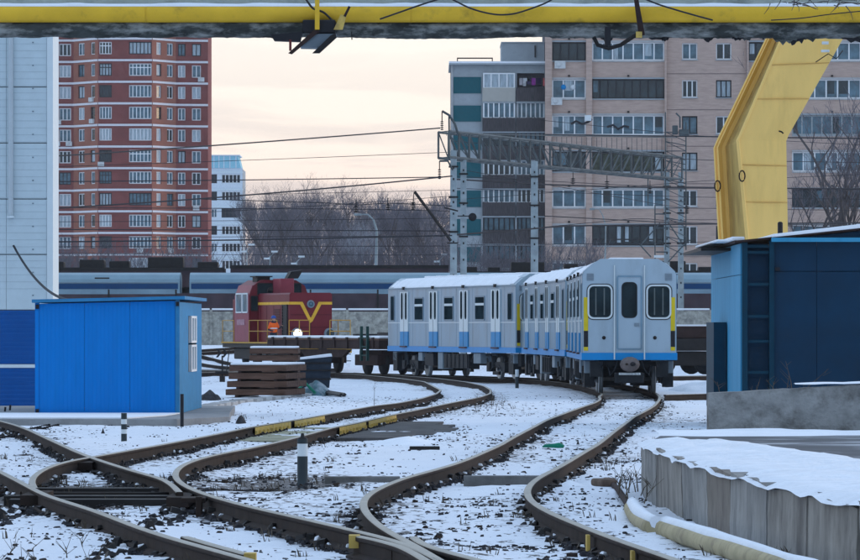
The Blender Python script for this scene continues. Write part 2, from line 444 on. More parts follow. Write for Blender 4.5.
# ------------------------------------------------------------------ ground
def base_h(y):
    y = np.asarray(y, float)
    rt = CZ - np.minimum(1.532 + 0.00243 * np.clip(y, -20, 1e9), 1.88)
    up = np.clip((y - 245) / 25, 0, 1)
    up = up * up * (3 - 2 * up)
    return rt - SN + up * 1.12
def dirt_at(x, y):
    """bare ballast share, 0..1"""
    d = np.full(x.shape, 9.0)
    for pth in PATHS.values():
        yy = pth[:, 1]; xx = pth[:, 0]
        o = np.argsort(yy)
        xr = np.interp(y, yy[o], xx[o], left=99, right=99)
        d = np.minimum(d, np.abs(x - xr))
    near = np.exp(-(d / 0.55) ** 2)
    lf = np.exp(-(((x + 5.3) / .9) ** 2 + ((y - 53) / 3.2) ** 2) ** 2)
    frog = np.exp(-(((x + 3.7) / 1.0) ** 2 + ((y - 55.5) / 5.0) ** 2) ** 2)
    frog2 = np.exp(-(((x + 1.7) / 1.1) ** 2 + ((y - 60) / 4.5) ** 2) ** 2)
    midl = np.exp(-(((x + 0.9) / 1.3) ** 2 + ((y - 47) / 9) ** 2) ** 2)
    fore = np.clip((38 - y) / 4, 0, 1)
    patch = hnoise(x * 0.6, y * 0.14, 3)
    return np.clip(0.225 + 0.20 * near + 0.9 * frog + 0.60 * frog2 + 0.18 * midl + 0.36 * fore + 0.8 * lf + 0.45 * (patch - 0.5) + .18 * (hnoise(x * 1.7, y * .5, 31) - .5), 0, 1)
def geo(a, b, n):
    return list(np.geomspace(a, b, n))
xs = [-v for v in geo(16, 6000, 14)][::-1] + list(np.arange(-15.6, 15.7, 0.12)) + geo(16, 6000, 14)
ys = [-4000, -800, -200, -50, 0, 20, 28] + list(np.arange(30, 70, 0.16)) + list(np.arange(70, 150, 0.4)) + list(np.arange(150, 290, 2.0)) + geo(295, 9000, 16)
X, Y = np.meshgrid(xs, ys)
H = base_h(Y)
infl = np.clip((300 - np.abs(Y - 60)) / 300, 0, 1)
fine = (hnoise(X * 3.1, Y * 2.2, 1) - 0.5) * 0.035 + (hnoise(X * 0.9, Y * 0.5, 2) - 0.5) * 0.07 + (hnoise(X * 7, Y * 5.5, 5) - 0.5) * 0.018
D = dirt_at(X, Y)
H = H + fine * (np.abs(X) < 40) + np.where(D > 0.6, -(D - 0.6) * 0.12, 0)
ny, nx = X.shape
idx = np.arange(nx * ny).reshape(ny, nx)
fc = np.c_[idx[:-1, :-1].ravel(), idx[:-1, 1:].ravel(), idx[1:, 1:].ravel(), idx[1:, :-1].ravel()]
me = bpy.data.meshes.new('ground')
me.from_pydata(np.c_[X.ravel(), Y.ravel(), H.ravel()].tolist(), [], fc.tolist())
me.polygons.foreach_set('use_smooth', [True] * len(me.polygons))
at = me.attributes.new('bare', 'FLOAT', 'POINT')
at.data.foreach_set('value', D.ravel())
gm = bpy.data.materials.new('snowy_ballast')
gm.use_nodes = True
t = gm.node_tree
b = t.nodes['Principled BSDF']
b.inputs['Roughness'].default_value = 0.8
co = t.nodes.new('ShaderNodeTexCoord')
def gnoise(sc, det, stretch=(1, 1, 1), rough=0.6):
    m_ = t.nodes.new('ShaderNodeMapping'); m_.inputs['Scale'].default_value = stretch
    t.links.new(co.outputs['Object'], m_.inputs[0])
    n = t.nodes.new('ShaderNodeTexNoise')
    n.inputs['Scale'].default_value = sc; n.inputs['Detail'].default_value = det; n.inputs['Roughness'].default_value = rough
    t.links.new(m_.outputs[0], n.inputs['Vector'])
    return n.outputs['Fac']
atn = t.nodes.new('ShaderNodeAttribute'); atn.attribute_name = 'bare'
sub = t.nodes.new('ShaderNodeMath'); sub.operation = 'MULTIPLY_ADD'
t.links.new(atn.outputs['Fac'], sub.inputs[0]); sub.inputs[1].default_value = 0.34
t.links.new(gnoise(7, 8, (1, 0.55, 1), 0.68), sub.inputs[2])
mr = t.nodes.new('ShaderNodeMapRange'); mr.inputs['From Min'].default_value = 0.68; mr.inputs['From Max'].default_value = 0.74
t.links.new(sub.outputs[0], mr.inputs['Value'])
sn = t.nodes.new('ShaderNodeMix'); sn.data_type = 'RGBA'
t.links.new(gnoise(1.3, 5), sn.inputs[0])
sn.inputs[6].default_value = (0.84, 0.85, 0.88, 1); sn.inputs[7].default_value = (0.66, 0.69, 0.75, 1)
gv = t.nodes.new('ShaderNodeMix'); gv.data_type = 'RGBA'
t.links.new(gnoise(30, 3), gv.inputs[0])
gv.inputs[6].default_value = (0.035, 0.033, 0.035, 1); gv.inputs[7].default_value = (0.17, 0.15, 0.14, 1)
mx = t.nodes.new('ShaderNodeMix'); mx.data_type = 'RGBA'
t.links.new(mr.outputs[0], mx.inputs[0]); t.links.new(sn.outputs[2], mx.inputs[6]); t.links.new(gv.outputs[2], mx.inputs[7])
t.links.new(mx.outputs[2], b.inputs['Base Color'])
bp = t.nodes.new('ShaderNodeBump'); bp.inputs['Strength'].default_value = 0.6; bp.inputs['Distance'].default_value = 0.03
t.links.new(gnoise(22, 6), bp.inputs['Height']); t.links.new(bp.outputs[0], b.inputs['Normal'])
me.materials.append(gm)
go = bpy.data.objects.new('ground', me); C.objects.link(go)
tag(go, kind='structure')
def gh(x, y):
    return float(base_h(y) + (hnoise(x * 3.1, y * 2.2, 1) - 0.5) * 0.035 + (hnoise(x * 0.9, y * 0.5, 2) - 0.5) * 0.07)

# stones and rubble poking through the snow: nobody could count them
def rubble(name, count, smin, smax, seed, label, m_, yr=(33, 150)):
    rg = np.random.default_rng(seed)
    V = []; F = []
    octv = np.array([(-1, -1, -1), (1, -1, -1), (1, 1, -1), (-1, 1, -1), (-.7, -.7, 1), (.7, -.7, 1), (.7, .7, 1), (-.7, .7, 1)], float) * .72
    octf = [(0, 1, 5, 4), (1, 2, 6, 5), (2, 3, 7, 6), (3, 0, 4, 7), (4, 5, 6, 7)]
    placed = 0
    while placed < count:
        n = 4000
        y = yr[0] + (yr[1] - yr[0]) * rg.random(n) ** 1.7
        x = (rg.random(n) - 0.5) * 0.2 * y
        p = dirt_at(x, y) * (0.08 + 2.4 * np.clip(hnoise(x * 2.0, y * .8, 11) - 0.42, 0, 1)) * (.3 + hnoise(x * .7, y * .25, 13)) * 1.1
        ok = rg.random(n) < p
        dm = np.full(n, 9.0)
        for pth in PATHS.values():
            o = np.argsort(pth[:, 1])
            dm = np.minimum(dm, np.abs(x - np.interp(y, pth[o, 1], pth[o, 0], left=99, right=99)))
        ok &= dm > 0.07
        for xx, yy in zip(x[ok], y[ok]):
            s_ = smin + (smax - smin) * rg.random() ** 2.5
            q = octv * (s_ * (0.45 + 0.9 * rg.random((8, 3)))) * np.array([.75 + rg.random() * .8, 1, 0.35 + .35 * rg.random()])
            a = rg.random() * 6.28
            c_, s2 = math.cos(a), math.sin(a)
            q = np.c_[q[:, 0] * c_ - q[:, 1] * s2, q[:, 0] * s2 + q[:, 1] * c_, q[:, 2]]
            q += np.array([xx, yy, gh(xx, yy) + s_ * 0.15])
            o = len(V)
            V.extend(q.tolist()); F.extend([[o + i for i in f] for f in octf])
            placed += 1
            if placed >= count:
                break
    me_ = bpy.data.meshes.new(name)
    me_.from_pydata(V, [], F)
    me_.materials.append(m_)
    o = bpy.data.objects.new(name, me_); C.objects.link(o)
    return tag(o, label, 'rubble', kind='stuff')
rubble('ballast_stones', 16000, 0.010, 0.034, 3, 'dark ballast stones poking through the snow', stonem)
rubble('brown_clods', 1300, 0.015, 0.045, 5, 'brown frozen clods of earth scattered on the snow', rust)
def grass(name, n, seed, hmax, label):
    rg = random.Random(seed); m_ = MB()
    k = 0
    while k < n:
        y = 33 + 100 * rg.random() ** 1.8; x = (rg.random() - 0.5) * 0.19 * y
        d_ = float(dirt_at(np.array([x]), np.array([y]))[0])
        if rg.random() > d_ * 0.9:
            continue
        k += 1
        z = gh(x, y)
        for q in range(rg.randint(3, 9)):
            h = hmax * (0.3 + 0.7 * rg.random()); a = rg.random() * 6.28; l = h * rg.uniform(0.1, 0.7)
            bx, by = x + rg.uniform(-.05, .05), y + rg.uniform(-.05, .05)
            tx, ty = bx + math.cos(a) * l, by + math.sin(a) * l
            wv = 0.004
            m_._add([(bx - wv, by, z - .01), (bx + wv, by, z - .01), ((bx + tx) / 2 + wv, (by + ty) / 2, z + h * .62), (tx, ty, z + h)], [(0, 1, 2, 3)])
    return tag(obj(name, m_, drygrass), label, 'grass', kind='stuff')
grass('dry_grass', 420, 4, 0.10, 'dead brown grass stalks standing out of the snow')

# ------------------------------------------------------------------ tracks
def rail_mesh(pth, z_off=0.0, h=0.18, y_lo=-1e9, y_hi=1e9, web_m=None, cap=True):
    prof = [(-.075, -h), (-.075, -h + .02), (-.012, -h + .045), (-.012, -.05), (-.037, -.038), (-.037, -.008), (-.028, 0), (.028, 0), (.037, -.008), (.037, -.038), (.012, -.05), (.012, -h + .045), (.075, -h + .02), (.075, -h)]
    m_ = MB()
    q = [p for p in pth if y_lo <= p[1] <= y_hi]
    n = len(prof); vs = []
    for i, p in enumerate(q):
        a = q[max(i - 1, 0)]; b_ = q[min(i + 1, len(q) - 1)]
        tx, ty = b_[0] - a[0], b_[1] - a[1]; L = math.hypot(tx, ty) or 1
        nx_, ny_ = ty / L, -tx / L
        for (u, v) in prof:
            vs.append((p[0] + nx_ * u, p[1] + ny_ * u, RT(p[1]) + v + z_off))
    m_.v = vs
    for i in range(len(q) - 1):
        for k in range(n):
            m_.f.append([i * n + k, i * n + (k + 1) % n, (i + 1) * n + (k + 1) % n, (i + 1) * n + k])
            m_.m.append(1 if k in (5, 6, 7) else 0); m_.sm.append(k in (4, 5, 7, 8))
    for i0 in (0, (len(q) - 1) * n):
        m_.f.append([i0 + k for k in range(n)]); m_.m.append(0); m_.sm.append(False)
    return m_
tA = thing('railway_track', 'curved track carrying the silver and blue metro train, running towards the right foreground', 'railway track', (4, 100, 0))
tB = thing('railway_track', 'middle track that swings left past the yellow painted crossing and joins the switch', 'railway track', (-1, 100, 0))
tC = thing('railway_track', 'leftmost track entering from the left edge below the blue container shed', 'railway track', (-6, 80, 0))
def addrail(T, pth, **k):
    o = obj('rail', rail_mesh(pth, **k), [rust, steel], T)
    o.matrix_parent_inverse = Matrix.Translation(-Vector(T.location))
    return o
for T, ks in ((tA, ('A1', 'A2')), (tB, ('B1', 'B2')), (tC, ('C1', 'C2'))):
    for k_ in ks:
        addrail(T, PATHS[k_])
def offpath(p, d):
    o = []
    for i in range(len(p)):
        a = p[max(i - 1, 0)]; b_ = p[min(i + 1, len(p) - 1)]
        tx, ty = b_[0] - a[0], b_[1] - a[1]; L = math.hypot(tx, ty)
        o.append((p[i][0] - ty / L * d, p[i][1] + tx / L * d))
    return np.array(o)
def world_child(o, T):
    o.parent = T
    o.matrix_parent_inverse = Matrix.Translation(-Vector(T.location))
    return o
# wing and check rails of the crossings
w1 = smooth_path([tuple(G(*p)[:2]) for p in [(413.5, 537), (419, 542), (434, 548.3), (453, 553.5), (470, 558), (520, 571)]], 0.2, 0.4)
o = addrail(tA, w1, z_off=0.005); o.name = 'wing_rail'
w2 = smooth_path([tuple(G(*p)[:2]) for p in [(185, 535), (210.7, 542.5), (233, 548.6), (250, 553)]], 0.2, 0.3)
o = addrail(tC, w2, z_off=-.01); o.name = 'check_rail'
w3 = smooth_path([tuple(G(*p)[:2]) for p in [(355, 535.2), (368, 537.6), (383, 541), (402, 546.5), (415, 553), (428, 561)]], 0.2, 0.3)
o = addrail(tB, w3, z_off=0.0); o.name = 'check_rail'
for (T, pt, d_) in ((tB, (354.5, 535.4), 0.25), (tC, (250.5, 553.4), 0.25)):
    g = G(*pt)
    m_ = MB(); m_.cbox((g.x, g.y - .05, g.z - .045), (.085, .22, .10)); world_child(obj('painted_rail_end', m_, railyellow), T)
for px, py in ((591, 531), (636, 546.5)):
    g = G(px, py); m_ = MB(); m_.cbox((g.x - .026, g.y - .02, g.z - .095), (.026, .11, .13), rz=R(4)); world_child(obj('painted_mark', m_, railyellow), tA)
# frog blocks and rods of the left switch
m_ = MB()
for px, py, wd, dp, hh in ((86, 457.5, .30, 2.0, .10), (181, 491, .22, 1.5, .10), (37, 489, .22, 1.6, .1), (405, 541, .2, 1.2, .1)):
    g = G(px, py); m_.cbox((g.x, g.y, g.z - .09), (wd, dp, hh))
world_child(obj('frog_block', m_, rust), tC)
for (xa, xb, yy) in ((-4.5, -2.6, 52.9), (-4.35, -2.6, 51.7), (-4.6, -2.7, 55.6)):
    m_ = MB(); m_.box(xa, xb, yy - .13, yy + .13, RT(yy) - .25, RT(yy) - .11); world_child(obj('switch_tie', m_, darksteel, bevel=.01), tC)
m_ = MB(); m_.tube([(-4.4, 53.7, RT(53) - .12), (-2.6, 53.6, RT(53) - .12)], .022, 8); world_child(obj('switch_rod', m_, darksteel), tC)
g = G(198, 495); m_ = MB(); m_.cbox((g.x - .03, g.y - .2, g.z - .04), (.24, .5, .05)); m_.cbox((g.x + .03, g.y - .4, g.z - .10), (.06, .2, .2)); world_child(obj('fishplate', m_, rust, bevel=.01), tC)

def flecks(T, pth, nm, m__, y0, y1, step, size, seed, side=1, zl=(-.17, -.06)):
    rg_ = random.Random(seed); mb = MB(); o_ = pth[np.argsort(pth[:, 1])]; y = y0
    while y < y1:
        x = float(np.interp(y, o_[:, 1], o_[:, 0])); r = size * rg_.uniform(.5, 1.4)
        xx = x + side * rg_.uniform(.035, .09); zz = RT(y) + rg_.uniform(*zl)
        M_ = Matrix.Translation((xx, y, zz)) @ Matrix.Rotation(rg_.random() * 6, 4, 'Z') @ Matrix.Rotation(rg_.uniform(-.5, .5), 4, 'X')
        q_ = [M_ @ Vector((r * a_ * rg_.uniform(.5, 1.3), r * b_ * rg_.uniform(.6, 1.8), r * c_ * rg_.uniform(.3, .8))) for a_, b_, c_ in ((-1, -1, -1), (1, -1, -1), (1, 1, -1), (-1, 1, -1), (-.6, -.6, 1), (.6, -.6, 1), (.6, .6, 1), (-.6, .6, 1))]
        mb._add(q_, [(0, 1, 5, 4), (1, 2, 6, 5), (2, 3, 7, 6), (3, 0, 4, 7), (4, 5, 6, 7)])
        y += step * rg_.uniform(.3, 1.9)
    o = world_child(obj(nm, mb, m__), T); o['kind'] = 'stuff'
for T_, ks_ in ((tA, ('A1', 'A2')), (tB, ('B1', 'B2')), (tC, ('C1', 'C2'))):
    for k_ in ks_:
        for sd2 in (-1, 1):
            sd_k = hash_k = len(k_) * 7 + ord(k_[0]) + ord(k_[1]) * 3 + sd2
            flecks(T_, PATHS[k_], 'snow_clod', snow, 36, 140 if T_ is not tC else 95, 1.6, .019, sd_k, sd2, (-.165, -.12))
            flecks(T_, PATHS[k_], 'rail_fixing', darksteel, 36, 140 if T_ is not tC else 95, .7, .034, sd_k + 50, sd2, (-.18, -.12))
            flecks(T_, PATHS[k_], 'dark_ballast', stonem, 36, 110 if T_ is not tC else 95, .17, .026, sd_k + 90, sd2 * 1.8, (-.19, -.165))
# sleepers with rail clamps
sl = MB(); sl.box(-1.32, 1.32, -.12, .12, -.14, 0)
sleeper_me = sl.mesh('sleeper', mat('sleeper_wood', (0.06, 0.052, 0.05), 0.9, var=0.4, scale=3))
cl = MB(); cl.box(-.17, .17, -.09, .09, 0, .035); cl.box(-.115, -.065, -.03, .03, .035, .075); cl.box(.065, .115, -.03, .03, .035, .075)
clamp_me = cl.mesh('rail_clamp', darksteel)
def sleepers(T, pa, pb, y0, y1, step, n_max=280):
    oa = pa[np.argsort(pa[:, 1])]; ob = pb[np.argsort(pb[:, 1])]
    y = y0; k = 0
    while y < y1 and k < n_max:
        xa = float(np.interp(y, oa[:, 1], oa[:, 0])); xb = float(np.interp(y, ob[:, 1], ob[:, 0]))
        sx = (np.interp(y + 1, oa[:, 1], oa[:, 0]) - np.interp(y - 1, oa[:, 1], oa[:, 0])) / 2
        ang = -math.atan(sx)
        s_ = bpy.data.objects.new('sleeper', sleeper_me); C.objects.link(s_)
        s_.parent = T
        s_.location = Vector(((xa + xb) / 2, y, RT(y) - .215)) - Vector(T.location)
        s_.rotation_euler = (0, 0, ang + random.uniform(-.02, .02))
        hw = abs(xb - xa) / 2 / max(math.cos(ang), .5)
        for sg in (-1, 1):
            if T is tA and random.random() < .55:
                continue
            c_ = bpy.data.objects.new('rail_clamp', clamp_me); C.objects.link(c_)
            c_.parent = s_; c_.location = (sg * hw, 0, .0)
        y += step * math.cos(ang); k += 1
sleepers(tA, PATHS['A1'], PATHS['A2'], 36, 142, 0.56)
sleepers(tB, PATHS['B1'], PATHS['B2'], 58, 150, 0.56)
sleepers(tC, PATHS['C1'], PATHS['C2'], 57, 100, 0.56)
# exposed concrete sleeper between tracks near the foreground
m_ = MB(); m_.box(-.78, .30, -.13, .13, -.12, .045)
o = obj('concrete_beam', m_, mat('old_beam', (.15, .145, .14), .9, var=.3, bump=.3), loc=(1.18, 59.4, RT(59) - .125), bevel=.01)
tag(o, 'long grey concrete beam lying crosswise between the two rails of the right track', 'beam')
m_ = MB(); m_.box(-.55, .36, -.12, .12, -.12, .04)
o = obj('concrete_beam', m_, mat('old_beam', (.15, .145, .14)), loc=(-.72, 60.2, RT(60) - .15), bevel=.01)
tag(o, 'half buried concrete beam left of the right track behind the bend', 'beam')

# yellow painted crossing on the middle track
for key, y0, y1 in (('B1', 88.6, 95.0), ('B1', 95.5, 102.6), ('B2', 88.4, 94.6), ('B2', 95.1, 103.6)):
    pp = PATHS[key]; q = pp[(pp[:, 1] > y0) & (pp[:, 1] < y1)]
    q = q[np.argsort(q[:, 1])]
    sd_ = -1 if True else 1
    m_ = MB()
    for i in range(len(q) - 1):
        for (xo, z0, z1) in ((0.055, -.20, -.02),):
            a = Vector((q[i][0] + xo, q[i][1], 0)); b_ = Vector((q[i + 1][0] + xo, q[i + 1][1], 0))
            zt = RT(a.y)
            a0, a1 = a + Vector((0, 0, zt + z0)), a + Vector((0, 0, zt + z1))
            b0, b1 = b_ + Vector((0, 0, zt + z0)), b_ + Vector((0, 0, zt + z1))
            off = Vector((-.03, 0, 0))
            m_.quad(a0, b0, b1, a1); m_.quad(a1, b1, b1 + off, a1 + off)
        if i % 2 == 0:
            a = Vector((q[i][0] + .075, q[i][1], RT(q[i][1]) - .10)); m_.cbox(a, (.04, .10, .05))
    world_child(obj('painted_joint_bar', m_, railyellow), tB)
pb1, pb2 = PATHS['B1'], PATHS['B2']
s1, s2 = pb1[np.argsort(pb1[:, 1])], pb2[np.argsort(pb2[:, 1])]
deckm = mat('crossing_board', (0.30, 0.29, 0.20), 0.8, var=0.25, scale=2, stretch=(0.5, 3, 1), dirt=(0.16, 0.15, 0.13), dirt_amt=0.6)
for k in range(20):
    y = 84.5 + k * .62
    xa = float(np.interp(y, s1[:, 1], s1[:, 0])) + .10; xb = float(np.interp(y, s2[:, 1], s2[:, 0])) - .10
    m_ = MB(); m_.box(xa, xb, y, y + .58, RT(y) - .25, RT(y) - .165 + random.uniform(-.006, .006)); world_child(obj('crossing_board', m_, deckm, bevel=.008), tB)
cs = thing('crossing_slab', 'flat grey concrete slabs beside the yellow rail of the middle track', 'slab', (-.5, 90, 0))
for k, (y0, y1, wdt) in enumerate(((86.5, 89.6, 1.2), (89.7, 92.8, 1.5), (92.9, 96.0, 1.6), (96.1, 99.5, 1.35), (99.6, 103.2, .9))):
    m_ = MB()
    xa0 = float(np.interp(y0, s2[:, 1], s2[:, 0])) + .14; xa1 = float(np.interp(y1, s2[:, 1], s2[:, 0])) + .14
    z0, z1 = RT(y0) - .28, RT(y0) - .155
    vs = [(xa0, y0, z0), (xa0 + wdt, y0, z0), (xa1 + wdt, y1, z0), (xa1, y1, z0)]
    vs += [(a, b_, z1) for a, b_, c_ in vs]
    m_._add(vs, [(0, 3, 2, 1), (4, 5, 6, 7), (0, 1, 5, 4), (1, 2, 6, 5), (2, 3, 7, 6), (3, 0, 4, 7)])
    world_child(obj('slab', m_, mat('dark_slab', (.085, .08, .078), .9, var=.3, scale=2, bump=.4, dirt=(.16, .155, .15), dirt_amt=.6), bevel=.015), cs)

# far tracks on the right and left, straight lines
def straight_track(label, a, b_, loc):
    T = thing('railway_track', label, 'railway track', loc)
    d_ = (Vector(b_) - Vector(a)); n_ = Vector((-d_.y, d_.x)).normalized() * .78
    for sg in (-1, 1):
        pth = np.array([Vector(a) + n_ * sg + d_ * t_ / 20 for t_ in range(21)])
        m_ = rail_mesh(pth)
        # follow the ground where it rises
        m_.v = [(v[0], v[1], v[2] + float(base_h(v[1]) + SN) - RT(v[1])) for v in m_.v]
        world_child(obj('rail', m_, [rust, steel]), T)
    return T
straight_track('straight siding with dark rails behind the right side of the train', (7.3, 140), (30, 190), (9, 150, 0))
straight_track('far siding running past the snow heap at right', (5.5, 190), (40, 232), (12, 200, 0))
straight_track('track under the maroon shunting locomotive', (-5.0, 232), (-16.8, 270.5), (-6, 236, 0))
straight_track('rearmost track close to the concrete fence at left', (-32, 238), (-4, 268), (-14, 250, 0))
straight_track('nearer far track crossing right behind the blue shed', (-24, 186), (-6.5, 218), (-14, 200, 0))

# ------------------------------------------------------------------ far buildings
def facade(mb, x0, x1, z0, z1, holes, y=0.0, depth=0.25, mi=0, f=None):
    """wall sheet with real openings and reveals; f maps (x, y, z)"""
    f = f or (lambda a, b_, c_: (a, b_, c_))
    xs_ = sorted(set([x0, x1] + [v for h in holes for v in (h[0], h[1])]))
    zs_ = sorted(set([z0, z1] + [v for h in holes for v in (h[2], h[3])]))
    xs_ = [v for v in xs_ if x0 <= v <= x1]; zs_ = [v for v in zs_ if z0 <= v <= z1]
    for i in range(len(xs_) - 1):
        for k in range(len(zs_) - 1):
            cx, cz = (xs_[i] + xs_[i + 1]) / 2, (zs_[k] + zs_[k + 1]) / 2
            if any(h[0] < cx < h[1] and h[2] < cz < h[3] for h in holes):
                continue
            mb.quad(f(xs_[i], y, zs_[k]), f(xs_[i + 1], y, zs_[k]), f(xs_[i + 1], y, zs_[k + 1]), f(xs_[i], y, zs_[k + 1]), mi)
    for (a, b_, c_, d_) in holes:
        for p0, p1 in (((a, c_), (b_, c_)), ((b_, c_), (b_, d_)), ((b_, d_), (a, d_)), ((a, d_), (a, c_))):
            mb.quad(f(p0[0], y, p0[1]), f(p1[0], y, p1[1]), f(p1[0], y + depth, p1[1]), f(p0[0], y + depth, p0[1]), mi)
WCACHE = {}
def window(parent, x, y, z, w_, h_, n=2, fm=None, gm_=None, rz=0, transom=0, fw=0.07, name='window'):
    """centre-bottom at x,z; faces -Y before rotation"""
    fm = fm or pvc
    key = (round(w_, 2), round(h_, 2), n, fm.name, transom, fw)
    if key not in WCACHE:
        m_ = MB()
        m_.box(-w_ / 2, w_ / 2, 0, .08, 0, fw); m_.box(-w_ / 2, w_ / 2, 0, .08, h_ - fw, h_)
        m_.box(-w_ / 2, -w_ / 2 + fw, 0, .08, fw, h_ - fw); m_.box(w_ / 2 - fw, w_ / 2, 0, .08, fw, h_ - fw)
        for k in range(1, n):
            xx = -w_ / 2 + w_ * k / n
            m_.box(xx - fw / 2, xx + fw / 2, .003, .083, fw, h_ - fw)
        if transom:
            m_.box(-w_ / 2 + fw, w_ / 2 - fw, .006, .086, h_ * transom - fw / 2, h_ * transom + fw / 2)
        g_ = MB(); g_.quad((-w_ / 2 + .01, .05, .01), (w_ / 2 - .01, .05, .01), (w_ / 2 - .01, .05, h_ - .01), (-w_ / 2 + .01, .05, h_ - .01))
        WCACHE[key] = (m_.mesh('window', fm), g_)
    fr, g_ = WCACHE[key]
    o = obj(name, fr, None, parent, (x, y, z), rz)
    gk = key + (gm_.name,)
    if gk not in WCACHE:
        WCACHE[gk] = g_.mesh('pane', gm_)
    obj('pane', WCACHE[gk], None, o)
    return o
def pick(rg, ws):
    r = rg.random(); s_ = 0
    for m_, w_ in ws:
        s_ += w_
        if r < s_:
            return m_
    return ws[-1][0]
acm = MB(); acm.box(-.42, .42, -.3, 0, 0, .58); acm.lathe([(.2, -.31), (.2, -.325), (.05, -.33)], 12, (-.1, 0, .29), 'Y')
acm.box(.22, .38, -.31, -.3, .08, .5)
AC = acm.mesh('air_conditioner', mat('ac_white', (0.55, 0.56, 0.56), 0.6))

# red brick tower, left
YR = 668.0; sR = FP / YR
def lx(px, px0, s_): return (px - px0) / s_
def lz(py, s_): return CZ + (328 - py) / s_
red = thing('apartment_tower', 'tall red and orange brick apartment block with white floor bands at left', 'apartment block', (lx(130, 430, sR), YR, 0))
plan = [(52, 0.0, redbrick), (73.5, 0.0, orangebrick), (98, -4.6, redbrick), (152, -4.6, orangebrick), (176, 0.0, redbrick), (208, 0.6, None)]
cols = {0: [(59, 71, 3)], 1: [(78, 84.5, 2), (90.5, 95, 1)], 2: [(99.3, 111.7, 4), (129, 151.5, 6)], 3: [(156.5, 161.5, 1), (167, 173.5, 2)], 4: [(178, 185.5, 2), (192, 201, 2)]}
rg = random.Random(5)
belts = [40.5 + 21.45 * k - 21.45 * 3 for k in range(16)]
for si in range(5):
    xa, ya, m_s = plan[si]; xb, yb, _ = plan[si + 1]
    # true position of the picture column depends on its depth
    Xa = (xa - 430) / FP * (YR + ya) - red.location.x; Xb = (xb - 430) / FP * (YR + yb) - red.location.x
    A_ = Vector((Xa, ya)); B_ = Vector((Xb, yb)); L_ = (B_ - A_).length; u = (B_ - A_) / L_; nrm = Vector((-u.y, u.x))
    ang = math.atan2(u.y, u.x)
    def f(a, d_, z, A_=A_, u=u, nrm=nrm):
        p = A_ + u * a + nrm * d_
        return (p.x, p.y, z)
    holes = []; wins = []
    for (c0, c1, n_) in cols[si]:
        a0 = L_ * (c0 - xa) / (xb - xa); a1 = L_ * (c1 - xa) / (xb - xa)
        for k in range(14):
            z1 = lz(belts[k] + 3.2, sR); z0 = lz(belts[k] + (15.5 if c0 != 90.5 else 15.5), sR)
            holes.append((a0, a1, z0, z1)); wins.append((a0, a1, z0, z1, n_, k))
    mb = MB(); facade(mb, 0, L_, -1, lz(-24, sR), holes, 0, .35, 0, f)
    obj('wall', mb, m_s, red)
    bm_ = MB()
    for k in range(15):
        zc = lz(belts[k], sR)
        bm_._add([f(0, -.10, zc - .14), f(L_, -.10, zc - .14), f(L_, -.10, zc + .14), f(0, -.10, zc + .14), f(0, .02, zc - .14), f(L_, .02, zc - .14), f(L_, .02, zc + .14), f(0, .02, zc + .14)],
                 [(0, 1, 2, 3), (4, 7, 6, 5), (3, 2, 6, 7), (0, 4, 5, 1)])
    obj('floor_band', bm_, beltwhite, red)
    for (a0, a1, z0, z1, n_, k) in wins:
        p = f((a0 + a1) / 2, .16, 0)
        gl = pick(rg, [(g_dark, .2), (g_blue, .45), (g_pale, .35)])
        fr = pvc if rg.random() < .82 else darkframe
        window(red, p[0], p[1], z0 + .003, a1 - a0 - .01, z1 - z0 - .01, n_, fr, gl, ang, transom=0.68 if (n_ > 3 and rg.random() < .3) else 0, fw=.11)
    for (c0, k) in {0: [(58, 6), (69, 7), (57, 7)], 1: [(92, 5), (92.5, 6)], 2: [(101, 8), (140, 12)], 3: [(170, 12)], 4: [(201, 4), (196, 10)]}[si]:
        p = f(L_ * (c0 - xa) / (xb - xa), 0, 0)
        obj('air_conditioner', AC, None, red, (p[0], p[1], lz(belts[k] + 19.6, sR)), ang)
mb = MB(); mb.box(lx(53, 130, sR), lx(207, 130, sR), 1.2, 14, -1, lz(-24, sR)); obj('core', mb, redbrick, red)
mb = MB(); mb.box(lx(49, 130, sR), lx(209, 130, sR), -5.4, 14.5, lz(-24, sR) + .01, lz(-27, sR)); obj('roof', mb, panelgrey, red)

# white block
YW = 845.0; sW = FP / YW
wb = thing('apartment_block', 'pale white apartment block with glazed balconies right beside the red brick tower', 'apartment block', (lx(225, 430, sW), YW, 0))
holes = []; k = 0; wins = []
for k in range(7):
    t0 = 174.2 + 17.2 * k
    for (c0, c1, n_) in ((208.5, 217, 3), (221.5, 240.5, 5)):
        h = (lx(c0, 225, sW), lx(c1, 225, sW), lz(t0 + 9, sW), lz(t0, sW)); holes.append(h); wins.append((h, n_))
mb = MB(); facade(mb, lx(190, 225, sW), lx(242.5, 225, sW), -1, lz(168, sW), holes, 0, .6)
obj('wall', mb, whitebld, wb)
mb = MB(); mb.box(lx(190, 225, sW) + .1, lx(242.5, 225, sW), .7, 14, -1, lz(169, sW)); obj('core', mb, panelgrey, wb)
for (h, n_) in wins:
    window(wb, (h[0] + h[1]) / 2, .3, h[2], h[1] - h[0], h[3] - h[2], n_, pvc if rg.random() < .7 else darkframe, pick(rg, [(g_dark, .5), (g_blue, .5)]), fw=.12)
mb = MB(); mb.prism([(lx(190, 225, sW), lz(168, sW)), (lx(241, 225, sW), lz(168, sW)), (lx(238, 225, sW), lz(156, sW)), (lx(190, 225, sW), lz(156, sW))], lambda p: (p[0], -.2, p[1]), lambda p: (p[0], 10, p[1]))
obj('penthouse', mb, cyanp, wb)
mb = MB()
for c_ in (210, 214, 219, 224, 230, 236):
    mb.box(lx(c_, 225, sW) - .08, lx(c_, 225, sW) + .08, -.28, -.2, lz(168, sW), lz(156, sW))
mb.box(lx(190, 225, sW), lx(240, 225, sW), -.32, 10, lz(155.9, sW), lz(154.8, sW))
